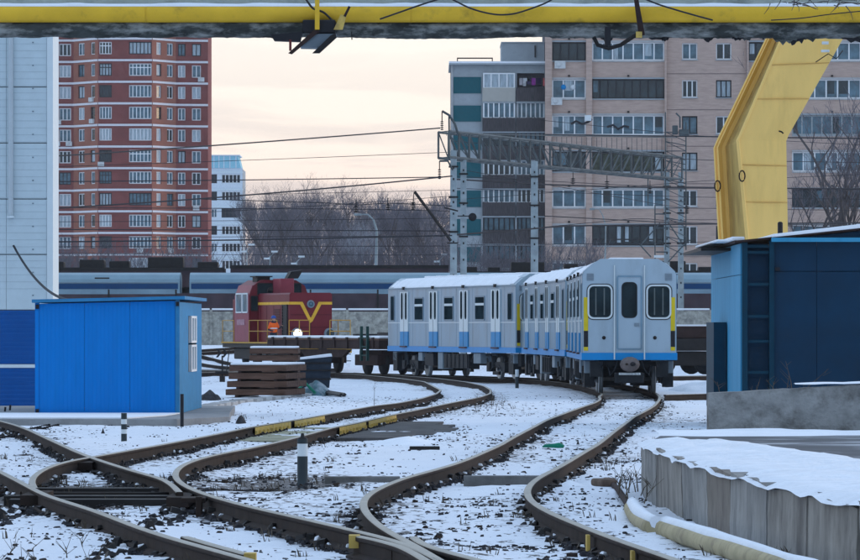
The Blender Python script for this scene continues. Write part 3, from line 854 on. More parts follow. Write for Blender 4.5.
obj('mullion', mb, whitebld, wb)
mb = MB()
for k in range(8):
    zc = lz(174.2 + 17.2 * k - 1.2, sW); mb.box(lx(190, 225, sW), lx(243, 225, sW), -.12, .1, zc, zc + .25)
obj('floor_band', mb, trimwhite, wb)

# pinkish panel-brick block, right
YP = 385.0; sP = FP / YP
X0P = 655
pk = thing('apartment_block', 'long pinkish brick apartment block with glazed loggias behind the yellow crane leg', 'apartment block', (lx(X0P, 430, sP), YP, 0))
px_ = lambda v: lx(v, X0P, sP)
rows = [(-34, -16), (4, 22), (42, 60.5), (79, 98.5), (115, 135), (151.5, 171.5), (189, 207.5), (225, 245.5), (262, 282)]
TOPP = lz(-48, sP)
rg = random.Random(11)
# main wall with small windows
holes = []; wins = []
for (c0, c1) in ((682, 697.5), (716, 731.5)):
    for (r0, r1) in rows:
        h = (px_(c0), px_(c1), lz(r1 - 1, sP), lz(r0 + 1, sP)); holes.append(h); wins.append((h, 2))
logg = [(552, 586), (592, 664.5), (748.5, 778), (792, 872), (880, 960)]
lspec = {  # row -> frame kinds for loggia columns
}
for ci, (c0, c1) in enumerate(logg):
    for (r0, r1) in rows:
        holes.append((px_(c0), px_(c1), lz(r1, sP), lz(r0, sP)))
mb = MB(); facade(mb, px_(545), px_(1000), -1, TOPP, holes, 0, .9)
obj('wall', mb, pinkbrick, pk)
mb = MB(); mb.box(px_(546), px_(999), 1.0, 13, -1, TOPP); obj('core', mb, mat('loggia_inner', (0.13, 0.12, 0.13), 0.9), pk)
mb = MB()
for c0, c1 in ((545, 552), (586, 592), (664.5, 666.5), (746, 748.5)):
    mb.box(px_(c0), px_(c1), -.35, 0.0, -1, TOPP)
obj('pilaster', mb, pinkbrick, pk)
for (h, n_) in wins:
    window(pk, (h[0] + h[1]) / 2, .18, h[2], h[1] - h[0], h[3] - h[2], 2 if rg.random() < .75 else 3, pvc if rg.random() < .8 else darkframe, pick(rg, [(g_dark, .35), (g_blue, .45), (g_pale, .2)]), fw=.09)
    s_ = MB(); s_.box(h[0] - .06, h[1] + .06, -.1, .0, h[2] - .06, h[2] - .003); obj('sill', s_, panelgrey, pk)
styles = {0: ['w', 'd', 'd', 'w', 'w', 'd', 'w', 'w', 'w'], 1: ['w', 'w', 'w', 'd', 'w', 'o', 'w', 'd', 'w'], 2: ['d'] * 9, 3: ['w', 'w', 'w', 'w', 'g', 'w', 'd', 'w', 'w'], 4: ['w'] * 9}
for ci, (c0, c1) in enumerate(logg):
    for ri, (r0, r1) in enumerate(rows):
        st = styles[ci][ri]
        x0, x1, z0, z1 = px_(c0), px_(c1), lz(r1, sP), lz(r0, sP)
        wd_ = x1 - x0
        n_ = max(3, int(round(wd_ / (.62 if st == 'd' else .8))))
        fm = {'w': pvc, 'd': darkframe, 'o': darkframe, 'g': mat('grey_frame', (0.33, 0.36, 0.37), 0.6)}[st]
        gl = {'w': g_blue, 'd': g_dark, 'o': mat('pane_olive', (0.06, 0.065, 0.045), 0.2, var=0.5), 'g': g_blue}[st]
        if ci == 3 and st == 'w': n_ = 7
        window(pk, (x0 + x1) / 2, .12, z0, wd_ - .01, z1 - z0 - .01, n_, fm, gl, transom=.30 if st == 'd' and ci < 2 and rg.random() < .5 else 0, fw=.10, name='loggia_glazing')
        # curtains and clutter behind some panes
        for k in range(n_):
            if rg.random() < .30:
                xx = x0 + wd_ * (k + .12) / n_; xe = x0 + wd_ * (k + rg.uniform(.5, .9)) / n_
                s_ = MB(); s_.box(xx, xe, .135, .15, z0 + .12 + rg.uniform(0, .5), z1 - .12); obj('curtain', s_, rg.choice([g_pale, g_blue, g_pale, g_dark]), pk)
        s_ = MB(); s_.box(x0 + .002, x1 - .002, -.07, .1, z0 - .10, z0 - .003); s_.box(x0 + .002, x1 - .002, -.09, .1, z1 + .003, z1 + .12)
        obj('sill', s_, panelgrey if st != 'w' else concrete_lt, pk)
# downpipes, small vents above each loggia
mb = MB()
for (c0, c1) in logg[:4]:
    for (r0, r1) in rows:
        mb.cbox(((px_(c0) + px_(c1)) / 2, -.10, lz(r0 - 3.2, sP)), (.16, .12, .12))
obj('vent', mb, darksteel, pk)
for c_, r_ in ((556.5, 105.2), (560, 68.5)):
    obj('air_conditioner', AC, None, pk, (px_(c_), -.0 if c_ > 558 else -.36, lz(r_, sP)), 0)
for (x, y, c_) in ((563.5, 87, 'b'), (573, 87, 'w')):
    s_ = MB(); s_.lathe([(.01, -.02), (.2, -.02), (.2, .0), (.01, .0)], 12, (px_(x), .09, lz(y, sP)), 'Y'); obj('hanging_plate', s_, trainblue if c_ == 'b' else postwhite, pk)
# horizontal joints of the storeys
mb = MB()
for (r0, r1) in rows:
    for (c0, c1) in ((666.5, 746),):
        mb.box(px_(c0), px_(c1), -.015, 0.001, lz(r0 - 5, sP), lz(r0 - 5, sP) + .05)
obj('storey_joint', mb, mat('joint', (0.20, 0.15, 0.14), 0.9), pk)
obj('vertical_joint', MB().box(px_(746), px_(746.6), -.36, -.351, -1, TOPP), mat('joint', (0.2, .15, .14)), pk)
mb = MB(); mb.box(px_(544), px_(1001), -.6, 13.5, TOPP + .01, TOPP + .5); obj('roof', mb, panelgrey, pk)

# lower grey and teal end section
YG = 387.0; sG = FP / YG
gb = thing('apartment_block', 'grey apartment block with teal panels and balconies left of the pink one', 'apartment block', (lx(500, 430, sG), YG, 0))
gx = lambda v: lx(v, 500, sG)
TOPG = lz(65, sG)
wallrows = [(73, 88.5), (102, 118.5), (131, 147), (160, 175.5), (188, 203), (217, 231), (245, 260)]
holes = []
for (r0, r1) in wallrows:
    holes += [(gx(483), gx(515), lz(r1, sG), lz(r0, sG)), (gx(517), gx(544.6), lz(r1, sG), lz(r0, sG))]
mb = MB(); facade(mb, gx(451), gx(544.8), -1, TOPG, holes, 0, .8); obj('wall', mb, panelgrey, gb)
mb = MB(); mb.box(gx(451), gx(544.8), .9, 12, -1, TOPG - .02); obj('core', mb, mat('loggia_inner', (0.13, 0.12, 0.13)), gb)
mb = MB()
for (r0, r1) in ((77, 93.3), (105.5, 121.5), (134, 150), (162, 178), (190.5, 207), (219, 235.5), (247, 262)):
    obj('panel', MB().box(gx(453.5), gx(481), -.05, .0, lz(r1, sG), lz(r0, sG)), teal, gb)
mb = MB(); mb.box(gx(451), gx(453), -.1, 0, -1, TOPG); obj('corner_strip', mb, concrete_lt, gb)
for (r0, r1) in wallrows:
    i = wallrows.index((r0, r1))
    for j, (c0, c1) in enumerate(((483, 515), (517, 544.6))):
        x0, x1, z0, z1 = gx(c0), gx(c1), lz(r1, sG), lz(r0, sG)
        open_ = (i == 0 and j == 1)
        if not open_:
            stl = (i < 5) and not (i == 2)
            window(gb, (x0 + x1) / 2, -.25 if j == 0 and i < 3 else .1, z0, x1 - x0 - .01, z1 - z0, 4 if i == 0 else 6, pvc if stl else darkframe, g_pale if (i in (0,)) else pick(rg, [(g_blue, .7), (g_dark, .3)]), fw=.1, name='balcony_glazing')
        zb = lz(r1 + (13 if i < 6 else 8), sG)
        s_ = MB(); s_.box(x0 - .05, x1 + .02, -.32, -.26, zb, z0 + .05)
        obj('balcony_front', s_, beigep if (i == 0 and j == 0) else balcwood, gb)
        s_ = MB(); s_.box(x0 - .05, x1 + .02, -.30, .05, zb - .12, zb - .003); obj('balcony_floor', s_, panelgrey, gb)
        if not (i == 0 and j == 0):
            s_ = MB()
            nn = 18
            for k in range(nn):
                xx = x0 + (x1 - x0) * (k + .5) / nn; s_.box(xx - .05, xx + .04, -.36, -.322, zb + .05 + rg.uniform(-.05, .05), z0 + rg.uniform(-.05, .12))
            obj('balcony_slat', s_, balcwood, gb)
# washing on the open balcony
for x, wv, hh, mcol in ((519.5, 3, 7, (0.45, 0.42, 0.45)), (523, 3, 8, (0.5, 0.5, 0.52)), (527, 3.5, 6, (0.06, 0.05, 0.1)), (531.5, 4, 7, (0.30, 0.05, 0.28)), (536, 5, 6, (0.03, 0.02, 0.05)), (543, 2, 8, (0.6, 0.12, 0.12)), (526, 4, 3, (0.6, 0.62, 0.62))):
    s_ = MB(); s_.box(gx(x), gx(x + wv), .02, .06, lz(78 + hh, sG), lz(78, sG)); obj('laundry', s_, mat('cloth_%d' % int(x * 2), mcol, 0.9, var=.3), gb)
mb = MB(); mb.box(gx(449), gx(545), -.5, 12, TOPG + .003, TOPG + .12); obj('roof', mb, panelgrey, gb)
mb = MB(); mb.box(gx(449), gx(545), -.5, 11, TOPG + .123, TOPG + .27); obj('roof_snow', mb, snow, gb)
mb = MB(); mb.box(gx(502), gx(545), 2, 9, TOPG + .28, lz(41.5, sG)); mb.box(gx(501.5), gx(545), 1.9, 9.1, lz(41.5, sG) + .003, lz(40.3, sG)); obj('lift_room', mb, panelgrey, gb)
mb = MB(); mb.box(gx(535), gx(536.2), 1.8, 1.99, lz(56, sG), lz(44, sG)); obj('downpipe', mb, darksteel, gb)
mb = MB()
mb.box(gx(457), gx(493), 1, 1.12, lz(58, sG), lz(56.8, sG))
for v in (457, 492):
    mb.box(gx(v), gx(v + 1), 1.0, 1.12, TOPG + .28, lz(58, sG) - .003)
mb.box(gx(459), gx(491), 1, 1.4, TOPG + .28, lz(61.5, sG))
obj('roof_frame', mb, rusty, gb)

# ------------------------------------------------------------------ bare trees
def tree_mesh(seed, height, m0, m1, spread=1.0, dens=1.0, levels=5):
    rg_ = random.Random(seed); T0 = MB(); T1 = MB()
    def grow(p, d_, L_, r, lv):
        n_ = 4 if lv < 2 else 3
        pts = [p]; q = p.copy(); dd = d_.copy()
        for k in range(3):
            dd = (dd + Vector((rg_.gauss(0, .12), rg_.gauss(0, .12), rg_.gauss(.03, .06)))).normalized()
            q = q + dd * L_ / 3; pts.append(q.copy())
        if lv < 3:
            T0.tube(pts, [r * (1 - .15 * i) for i in range(4)], n_ + 1, cap=False)
        else:
            for i in range(3):
                a, b_ = pts[i], pts[i + 1]
                s_ = Vector((rg_.uniform(-1, 1), rg_.uniform(-1, 1), .3)).normalized() * max(r, .011)
                T1._add([a - s_, a + s_, b_ + s_ * .6, b_ - s_ * .6], [(0, 1, 2, 3)])
        if lv >= levels:
            return
        kids = {0: 7, 1: 5, 2: 5, 3: 4, 4: 3}[lv]
        for k in range(int(kids * (dens if lv > 0 else 1)) or 1):
            t_ = rg_.uniform(.35 if lv else .30, 1.0)
            i = min(int(t_ * 3), 2); bp_ = pts[i].lerp(pts[i + 1], t_ * 3 - i)
            a = rg_.random() * 6.28; up = rg_.uniform(.45, 1.0) * (1 if lv < 3 else .6)
            nd = (Vector((math.cos(a) * spread, math.sin(a) * spread, up)).normalized() * .75 + dd * .45).normalized()
            grow(bp_, nd, L_ * rg_.uniform(.48, .72), r * .5, lv + 1)
    grow(Vector((0, 0, 0)), Vector((0, 0, 1)), height * .55, height * .014, 0)
    return T0.mesh('trunk', m0), T1.mesh('twigs', m1)
tv = [tree_mesh(1, 12, bark, twig, 1.0, 1.15), tree_mesh(2, 12, bark, twig, .8, 1.2), tree_mesh(3, 12, bark, twig, 1.2, 1.1)]
tpale = tree_mesh(9, 12, frosttwig, frosttwig, .9, 1.1)
def place_tree(x_px, Y_, top_px, base_px, var, label, pale=False, sc=1.0):
    s_ = FP / Y_
    base = CZ - (base_px - 328) / s_
    H_ = (base_px - top_px) / s_
    T = thing('bare_tree', label, 'tree', ((x_px - 430) / s_, Y_, base), random.random() * 6, 'bare trees in the wood behind the passenger coaches' if var is not None else None)
    a, b_ = tpale if pale else tv[var]
    k = H_ / 11.5
    T.scale = (k * sc, k * sc, k)
    obj('trunk', a, None, T); obj('crown', b_, None, T)
    return T
descr = ['nearest the white apartment block', 'between the white block and the loco', 'behind the small pale street lamps', 'above the maroon locomotive cab', 'left of the tall curved lamp post', 'just left of the slanting jib', 'right of the tall curved lamp post', 'nearest the gantry masts']
spots = []
xx_ = [284, 272, 278, 290, 305, 318, 331, 345, 358, 374, 392, 407, 421, 436, 448, 282, 300, 340, 400, 430]
tops = [204, 202, 199, 198, 197, 200, 197, 199, 201, 208, 207, 212, 211, 208, 212, 215, 210, 214, 214, 216]
adj = ['wide', 'tall', 'thin', 'bushy', 'ragged']
for i, (x, tp) in enumerate(zip(xx_, tops)):
    if i in (8,):
        place_tree(x, 420, 214, 292, 0, 'pale frosted bare tree behind the tall curved street lamp', True, 1.1); continue
    dsc = descr[min(int((x - 240) / 27), 7)]; order = 'nearer' if i < 15 else 'farther'
    place_tree(x, 440 + (i * 37) % 60 + (40 if i > 14 else 0), tp, 296, i % 3, '%s leafless tree in the wood, %s of those %s' % (adj[(i + i // 5) % 5], order, dsc), sc=.95)
# the wood behind reads as one mass
m_ = MB(); rg = random.Random(21)
for k in range(52000):
    x = rg.uniform(-21.2, 40); y_ = rg.uniform(555, 610)
    top = 13.5 + 2.6 * float(hnoise(x * .22, 0.0, 4)) + .8 * math.sin(x * .9)
    z = 4 + (top - 4) * rg.random() ** .8
    L_ = rg.uniform(.5, 1.6); a = rg.gauss(0, .5); wv = rg.uniform(.012, .035)
    d_ = Vector((math.sin(a), rg.uniform(-.3, .3), math.cos(a))) * L_
    p = Vector((x, y_, z)); m_._add([p - Vector((wv, 0, 0)), p + Vector((wv, 0, 0)), p + d_ + Vector((wv * .5, 0, 0)), p + d_ - Vector((wv * .5, 0, 0))], [(0, 1, 2, 3)])
for k in range(260):
    x = rg.uniform(-21, 40); y_ = rg.uniform(560, 610); m_.tube([(x, y_, 0), (x + rg.gauss(0, .4), y_, 6), (x + rg.gauss(0, .8), y_, 11.5)], [.16, .11, .04], 4)
tag(obj('distant_wood', m_, twig), 'distant leafless wood filling the gap under the pale sky', 'wood', kind='stuff')
# low scrub before the blocks
def scrub(name, label, xa, xb, Y_, top, base, n, seed, m__):
    m_ = MB(); rg = random.Random(seed); s_ = FP / Y_
    for k in range(n):
        x = (rg.uniform(xa, xb) - 430) / s_; y_ = Y_ + rg.uniform(-3, 3)
        z0 = CZ - (base - 328) / s_; H_ = (base - top) / s_ * (.5 + .6 * rg.random())
        q = Vector((x, y_, z0)); d_ = Vector((rg.gauss(0, .18), 0, 1)).normalized()
        pts = [q]
        for i in range(4):
            d_ = (d_ + Vector((rg.gauss(0, .15), 0, 0))).normalized(); pts.append(pts[-1] + d_ * H_ / 4)
        m_.tube(pts, [.035, .028, .02, .015, .008], 3, cap=False)
        for b_ in range(9):
            i = rg.randint(1, 3); p = pts[i]; e = p + Vector((rg.gauss(0, .5), rg.uniform(-.3, .3), rg.uniform(.2, .9))) * H_ * .3
            wv = Vector((.012, 0, 0)); m_._add([p - wv, p + wv, e + wv * .5, e - wv * .5], [(0, 1, 2, 3)])
    return tag(obj(name, m_, m__), label, 'scrub', kind='stuff')
scrub('scrub', 'leafless scrub at the foot of the red brick tower', 53, 215, 420, 238, 292, 330, 1, twig)
scrub('scrub', 'leafless scrub at the foot of the grey panel block', 452, 600, 360, 238, 296, 360, 2, twig)
scrub('scrub', 'dark undergrowth along the railway below the distant wood', 247, 455, 400, 245, 298, 500, 3, twig)
def near_tree(xp, Yb, base, top, seed, label, sc=1.0):
    s_ = FP / Yb; a, b_ = tree_mesh(seed, 10, bark, twig, .8, .9, 4)
    T = thing('bare_tree', label, 'tree', ((xp - 430) / s_, Yb, CZ - (base - 328) / s_))
    k = (base - top) / s_ / 9.6; T.scale = (k * sc, k * sc, k)
    obj('trunk', a, None, T); obj('crown', b_, None, T)
near_tree(832, 365, 300, 60, 31, 'thin leafless tree in front of the pink block right of the crane leg')
near_tree(806, 350, 300, 150, 32, 'low spreading bare sapling just right of the yellow crane leg')
near_tree(858, 330, 300, 120, 33, 'leafless tree at the right edge above the dark blue hut')

# ------------------------------------------------------------------ freight wagons and coaches behind
def coach(label, x0, x1, Y_, seed):
    s_ = FP / Y_
    T = thing('passenger_coach', label, 'railway coach', ((x0 + x1) / 2, Y_, 1.45), 0, 'silver and blue coaches behind the fence')
    h = (x1 - x0) / 2
    prof = [(1.5, .95), (1.5, 1.95), (1.5, 3.15), (1.42, 3.4), (1.05, 3.66), (.4, 3.8), (-.4, 3.8), (-1.05, 3.66), (-1.42, 3.4), (-1.5, 3.15), (-1.5, .95)]
    mb = MB(); mb.prism(prof, lambda p: (-h, p[0], p[1]), lambda p: (h, p[0], p[1])); obj('body', mb, coachsil, T)
    obj('window_band', MB().box(-h + .1, h - .1, -1.53, -1.49, 2.80, 3.12), coachblue, T)
    obj('lower_panel', MB().box(-h + .2, h - .2, -1.53, -1.49, 2.45, 2.78), mat('coach_pale', (0.20, 0.29, 0.35), 0.5, var=.2, scale=.5), T)
    mb = MB()
    for k in range(26):
        z = 0
    for k in range(5):
        mb.box(-h + .1, h - .1, -1.52, -1.5, 1.30 + k * .09, 1.33 + k * .09)
    mb.box(-h + .1, h - .1, -1.55, -1.45, 3.16, 3.2)
    obj('rib', mb, boxgrey, T)
    n_ = int((x1 - x0 - 2) / 1.9)
    for k in range(n_):
        cx = -h + 1.6 + k * 1.9
        mb = MB(); mb.ring(rrect(cx, 2.08, 1.25, .62, .08), rrect(cx, 2.08, 1.15, .52, .06), lambda p: (p[0], -1.55, p[1]), lambda p: (p[0], -1.53, p[1]))
        o = obj('window', mb, coachblue, T); obj('pane', MB().prism(rrect(cx, 2.08, 1.14, .51, .06), lambda p: (p[0], -1.54, p[1]), lambda p: (p[0], -1.531, p[1])), glass, o)
    rg = random.Random(seed)
    for k in range(2):
        cx = rg.uniform(-h + 2, h - 2)
        obj('roof_box', MB().box(cx - .45, cx + .45, -1.40, -.6, 3.16, 3.5), darksteel, T, bevel=.03)
    for cx in (-h + 3, h - 3):
        mb = MB(); mb.box(cx - 1.5, cx + 1.5, -1.1, 1.1, .55, .9)
        for dx in (-1.2, 1.2):
            mb.lathe([(.46, -1.0), (.46, -.85)], 16, (cx + dx, 0, .46), 'Y'); mb.lathe([(.46, .85), (.46, 1.0)], 16, (cx + dx, 0, .46), 'Y')
        obj('bogie', mb, darksteel, T)
    return T
Yc = 305.0
coach('silver and blue passenger coach above the blue container shed, leftmost of its train', -37, -15.2, Yc, 1)
coach('silver and blue passenger coach passing behind the maroon locomotive', -14.6, 7.6, Yc, 2)
coach('silver and blue passenger coach right of the near train by the dark blue hut', 8.2, 30.4, Yc, 4)
# dark freight wagons on the bank behind
def dark_wagon(label, x0, x1, Y_, ztop, bumps, seed):
    T = thing('flat_wagon', label, 'freight wagon', ((x0 + x1) / 2, Y_, 3.6), 0, 'dark freight wagons on the bank')
    h = (x1 - x0) / 2
    obj('frame', MB().box(-h, h, -1.4, 1.4, .9, ztop - 3.6), browns, T)
    obj('edge', MB().box(-h, h, -1.45, -1.4, ztop - 3.75, ztop - 3.55), darksteel, T)
    rg = random.Random(seed)
    if bumps:
        mb = MB()
        x = -h + .5
        while x < h - 1:
            wv = rg.uniform(.5, 2.3); mb.box(x, x + wv, -.9, .9, ztop - 3.6 + .003, ztop - 3.6 + rg.uniform(.3, .75)); x += wv + rg.uniform(.1, 1.6)
        obj('load', mb, darksteel, T, bevel=.06)
    for cx in (-h + 2, h - 2):
        mb = MB(); mb.box(cx - 1.2, cx + 1.2, -1, 1, .5, .88)
        for dx in (-.9, .9):
            mb.lathe([(.46, -1.0), (.46, -.85)], 14, (cx + dx, 0, .46), 'Y')
        obj('bogie', mb, darksteel, T)
zt = CZ + (328 - 268.5) * 322 / FP
dark_wagon('dark wagon with scrap load beneath the red brick tower', -30, -13.2, 322, zt, True, 2)
dark_wagon('low dark wagon with an even top below the distant wood', -12.8, 1.2, 322, zt + .15, False, 3)
dark_wagon('dark wagon with lumpy load beneath the pink apartment block', 1.6, 13.5, 322, zt - .25, True, 4)
dark_wagon('dark wagon with pale load seen between the train and the blue hut', 14, 27, 322, zt - .2, True, 6)
tag(obj('railway_bank', MB().box(-60, 60, 318, 330, 0, 3.62), browns), kind='structure')
# brown sheet parapet and concrete fence
pf = thing('sheet_parapet', 'rust brown sheet metal parapet running below the coaches, above the concrete fence', 'parapet', (0, 290, 0))
k = 0
x = -42.0
while x < 34:
    wv = 3.9
    s_ = 5000 / 290
    zlo, zhi = CZ + (328 - 309) / s_, CZ + (328 - 293.8) / s_
    zlo -= .25
    obj('parapet_panel', MB().box(x, x + wv - .06, 0, .08, zlo, zhi + random.uniform(-.03, .03)), browns, pf)
    obj('post', MB().box(x - .08, x + .02, -.07, -.003, 1.0, zhi + .25), darksteel, pf)
    x += wv
fe = thing('concrete_fence', 'weathered grey concrete panel fence with snow cap behind the maroon locomotive', 'fence', (0, 275, 0))
x = -42.0; s_ = 5000 / 275
ztop = CZ + (328 - 310) / s_
i = 0
fencem = mat('fence_concrete', (0.36, 0.35, 0.31), 0.92, var=0.35, scale=4, bump=.8, bscale=6, dirt=(0.12, 0.115, 0.11), dirt_amt=0.85, dirt_scale=2.4, dirt_lo=.47)
while x < 34:
    wv = 2.5
    obj('fence_panel', MB().box(x, x + wv - .10, 0, .14, .6, ztop - .06 + random.uniform(-.04, .04)), fencem, fe, bevel=.02)
    obj('snow_cap', MB().box(x, x + wv - .12, -.03, .16, ztop - .01, ztop + .09), snow, fe, bevel=.03)
    obj('post', MB().box(x - .12, x + .02, -.05, .19, .6, ztop + .02), fencem, fe)
    x += wv; i += 1
# yellowish stop board by the fence
o = thing('buffer_stop', 'small yellow wooden buffer stop below the fence right of the train', 'buffer stop', tuple(P(685, 350, 250)))
mb = MB(); mb.box(-.3, .3, 0, .15, -.5, .6); obj('board', mb, railyellow, o, bevel=.02)
for sx in (-.45, .4):
    obj('post', MB().box(sx, sx + .12, .02, .2, -.8, .7), railyellow, o)

# ------------------------------------------------------------------ metro cars
def make_car():
    T = thing('metro_car', 'x', 'metro car')
    L_ = 18.8; h = L_ / 2
    prof = [(1.35, 1.17), (1.35, 3.40), (1.31, 3.50), (1.06, 3.71), (1.0, 3.74), (-1.0, 3.74), (-1.06, 3.71), (-1.31, 3.50), (-1.35, 3.40), (-1.35, 1.17)]
    e0 = lambda p: (p[0], -h, p[1]); e1 = lambda p: (p[0], h, p[1])
    body = obj('body', MB().prism(prof, e0, e1), [trainp], T)
    # end walls a touch proud, lighter paint
    for sg in (-1, 1):
        yy = sg * h
        ff = lambda p, yy=yy, sg=sg: (p[0] * .992, yy + sg * .02, p[1]); fb = lambda p, yy=yy, sg=sg: (p[0] * .992, yy + sg * .001, p[1])
        w = obj('end_wall', MB().prism(prof, fb, ff), trainface, T)
        Yf = lambda d_: yy + sg * d_
        def plate(nm, poly, d0, d1, m__, par=w):
            return obj(nm, MB().prism(poly, lambda p: (p[0], Yf(d0), p[1]), lambda p: (p[0], Yf(d1), p[1])), m__, par)
        def rng(nm, po, pi_, d0, d1, m__, par=w):
            return obj(nm, MB().ring(po, pi_, lambda p: (p[0], Yf(d0), p[1]), lambda p: (p[0], Yf(d1), p[1])), m__, par)
        # raised roof cap
        obj('roof_cap', MB().prism([(-1.03, 3.735), (1.03, 3.735), (.82, 3.86), (-.82, 3.86)], lambda p: (p[0], yy + sg * .018, p[1]), lambda p: (p[0], yy - sg * .8, p[1])), trainface, T)
        # windows
        for cx in (-.84, .84):
            wo = rng('window', rrect(cx, 2.63, .72, .99, .17), rrect(cx, 2.63, .62, .89, .13), .02, .045, traindoor, T)
            obj('gasket', MB().ring(rrect(cx, 2.63, .77, 1.04, .19), rrect(cx, 2.63, .71, .98, .165), lambda p: (p[0], Yf(.021), p[1]), lambda p: (p[0], Yf(.03), p[1])), rubber, wo)
            obj('pane', MB().prism(rrect(cx, 2.63, .63, .90, .13), lambda p: (p[0], Yf(.021), p[1]), lambda p: (p[0], Yf(.028), p[1])), glass, wo)
            for kx in (-.12, .12):
                obj('grab_bar', MB().box(cx + kx - .018, cx + kx + .018, min(Yf(.029), Yf(.033)), max(Yf(.029), Yf(.033)), 2.25, 3.02), mat('inner_bar', (0.10, 0.12, 0.12), .5), wo)
        d = rng('door', rrect(0, 2.32, .72, 2.12, .03, 1), rrect(0, 2.32, .64, 2.04, .02, 1), .02, .05, trainp, T)
        obj('door_leaf', MB().prism(rrect(0, 2.32, .64, 2.04, .02, 1), lambda p: (p[0], Yf(.021), p[1]), lambda p: (p[0], Yf(.03), p[1])), trainface, d)
        obj('pane', MB().prism(rrect(0, 2.68, .40, .98, .12), lambda p: (p[0], Yf(.031), p[1]), lambda p: (p[0], Yf(.04), p[1])), glass, d)
        obj('gasket', MB().ring(rrect(0, 2.68, .45, 1.03, .14), rrect(0, 2.68, .39, .97, .115), lambda p: (p[0], Yf(.031), p[1]), lambda p: (p[0], Yf(.046), p[1])), rubber, d)
        obj('handle', MB().box(.14, .28, min(Yf(.031), Yf(.06)), max(Yf(.031), Yf(.06)), 1.93, 2.02), boxgrey, d)
        mb = MB()
        for cx in (-.43, .43):
            mb.tube([(cx, Yf(.06), .98), (cx, Yf(.06), 3.68)], .022, 6)
        obj('corner_rail', mb, traindoor, T)
        for cx in (-1.245, 1.245):
            a, b_ = min(Yf(.021), Yf(.035)), max(Yf(.021), Yf(.035))
            so = obj('warning_stripe', MB().box(cx - .062, cx + .062, a, b_, 1.80, 2.76), yellowp, T)
            obj('black_band', MB().box(cx - .062, cx + .062, a, b_, 1.34, 1.797), blackpaint, so)
            obj('yellow_band', MB().box(cx - .062, cx + .062, a, b_, 1.23, 1.337), yellowp, so)
        for cx in (-1.12, 1.12):
            mb = MB()
            for k in range(5):
                mb.box(cx - .10, cx + .10, min(Yf(.021), Yf(.04)), max(Yf(.021), Yf(.04)), 3.24 + k * .042, 3.27 + k * .042)
            obj('vent', mb, mat('vent_grey', (0.20, 0.25, 0.30), .6), T)
        for cx in (-.73, .73):
            obj('marker_lamp', MB().lathe([(.001, Yf(.05)), (.045, Yf(.045)), (.055, Yf(.021))], 12, (cx, 0, 1.60), 'Y'), darksteel, T)
        obj('end_band', MB().box(-1.37, 1.37, min(Yf(-.12), Yf(.05)), max(Yf(-.12), Yf(.05)), .96, 1.168), trainblue, T, bevel=.01)
        # coupler
        mb = MB(); mb.lathe([(.001, Yf(.62)), (.17, Yf(.60)), (.24, Yf(.52)), (.26, Yf(.38)), (.2, Yf(.2)), (.12, Yf(-.3))], 14, (0, 0, .84), 'Y')
        co_ = obj('coupler', mb, mat('coupler_brown', (0.15, 0.125, 0.12), .7, var=.3), T)
        co_.scale = (1.1, 1, .84); co_.location = (0, 0, .135)
        obj('coupler_face', MB().lathe([(.001, Yf(.64)), (.07, Yf(.635)), (.08, Yf(.61))], 10, (.07, 0, .85), 'Y'), blackpaint, co_)
        obj('coupler_rod', MB().lathe([(.001, Yf(.66)), (.035, Yf(.655)), (.04, Yf(.61))], 8, (-.09, 0, .85), 'Y'), rust, co_)
        mb = MB(); mb.box(-.42, .42, min(Yf(-.5), Yf(.25)), max(Yf(-.5), Yf(.25)), .30, .60); obj('contact_box', mb, undergear, T, bevel=.03)
        mb = MB()
        for k in range(7):
            mb.lathe([(.001, Yf(.29)), (.03, Yf(.28)), (.03, Yf(.25))], 8, (-.27 + k * .09, 0, .57), 'Y')
        mb.box(-.31, .31, min(Yf(.252), Yf(.262)), max(Yf(.252), Yf(.262)), .535, .60)
        obj('contact_row', mb, postwhite, T)
        mb = MB()
        for sx in (-1, 1):
            mb.tube([(sx * .35, Yf(.1), .93), (sx * .42, Yf(.22), .7), (sx * .55, Yf(.15), .52), (sx * .62, Yf(-.1), .8)], .022, 5)
            mb.tube([(sx * .75, Yf(.05), .93), (sx * .8, Yf(.12), .72), (sx * .86, Yf(.0), .85)], .02, 5)
            mb.box(sx * .95 - .17, sx * .95 + .17, min(Yf(-.5), Yf(-.1)), max(Yf(-.5), Yf(-.1)), .48, .93)
            mb.box(sx * 1.13 - .15, sx * 1.13 + .15, min(Yf(-1.2), Yf(-.55)), max(Yf(-1.2), Yf(-.55)), .18, .90)
        mb.box(-1.05, 1.05, min(Yf(-.4), Yf(-.32)), max(Yf(-.4), Yf(-.32)), .78, .93)
        obj('end_gear', mb, undergear, T)
    # sides
    for sx in (-1, 1):
        xf = lambda d_: sx * (1.35 + d_)
        def sbox(a0, a1, z0, z1, d0, d1):
            return MB().box(min(xf(d0), xf(d1)), max(xf(d0), xf(d1)), a0, a1, z0, z1)
        obj('side_band', sbox(-h + .13, h - .13, .96, 1.168, -.12, .02), trainblue, T)
        sm_ = MB()
        for cy in (-7.9, -5.5, -3.45, -1.1, 1.1, 3.45, 5.5, 7.9):
            q_ = sbox(cy - .012, cy + .012, 1.18, 3.38, .001, .004); sm_._add(q_.v, q_.f)
        obj('panel_seam', sm_, boxgrey, T)['kind'] = 'stuff'
        obj('side_rib', sbox(-h + .02, h - .02, 2.07, 2.10, .001, .015), traindoor, T)
        obj('gutter', sbox(-h, h, 3.40, 3.44, .001, .04), boxgrey, T)
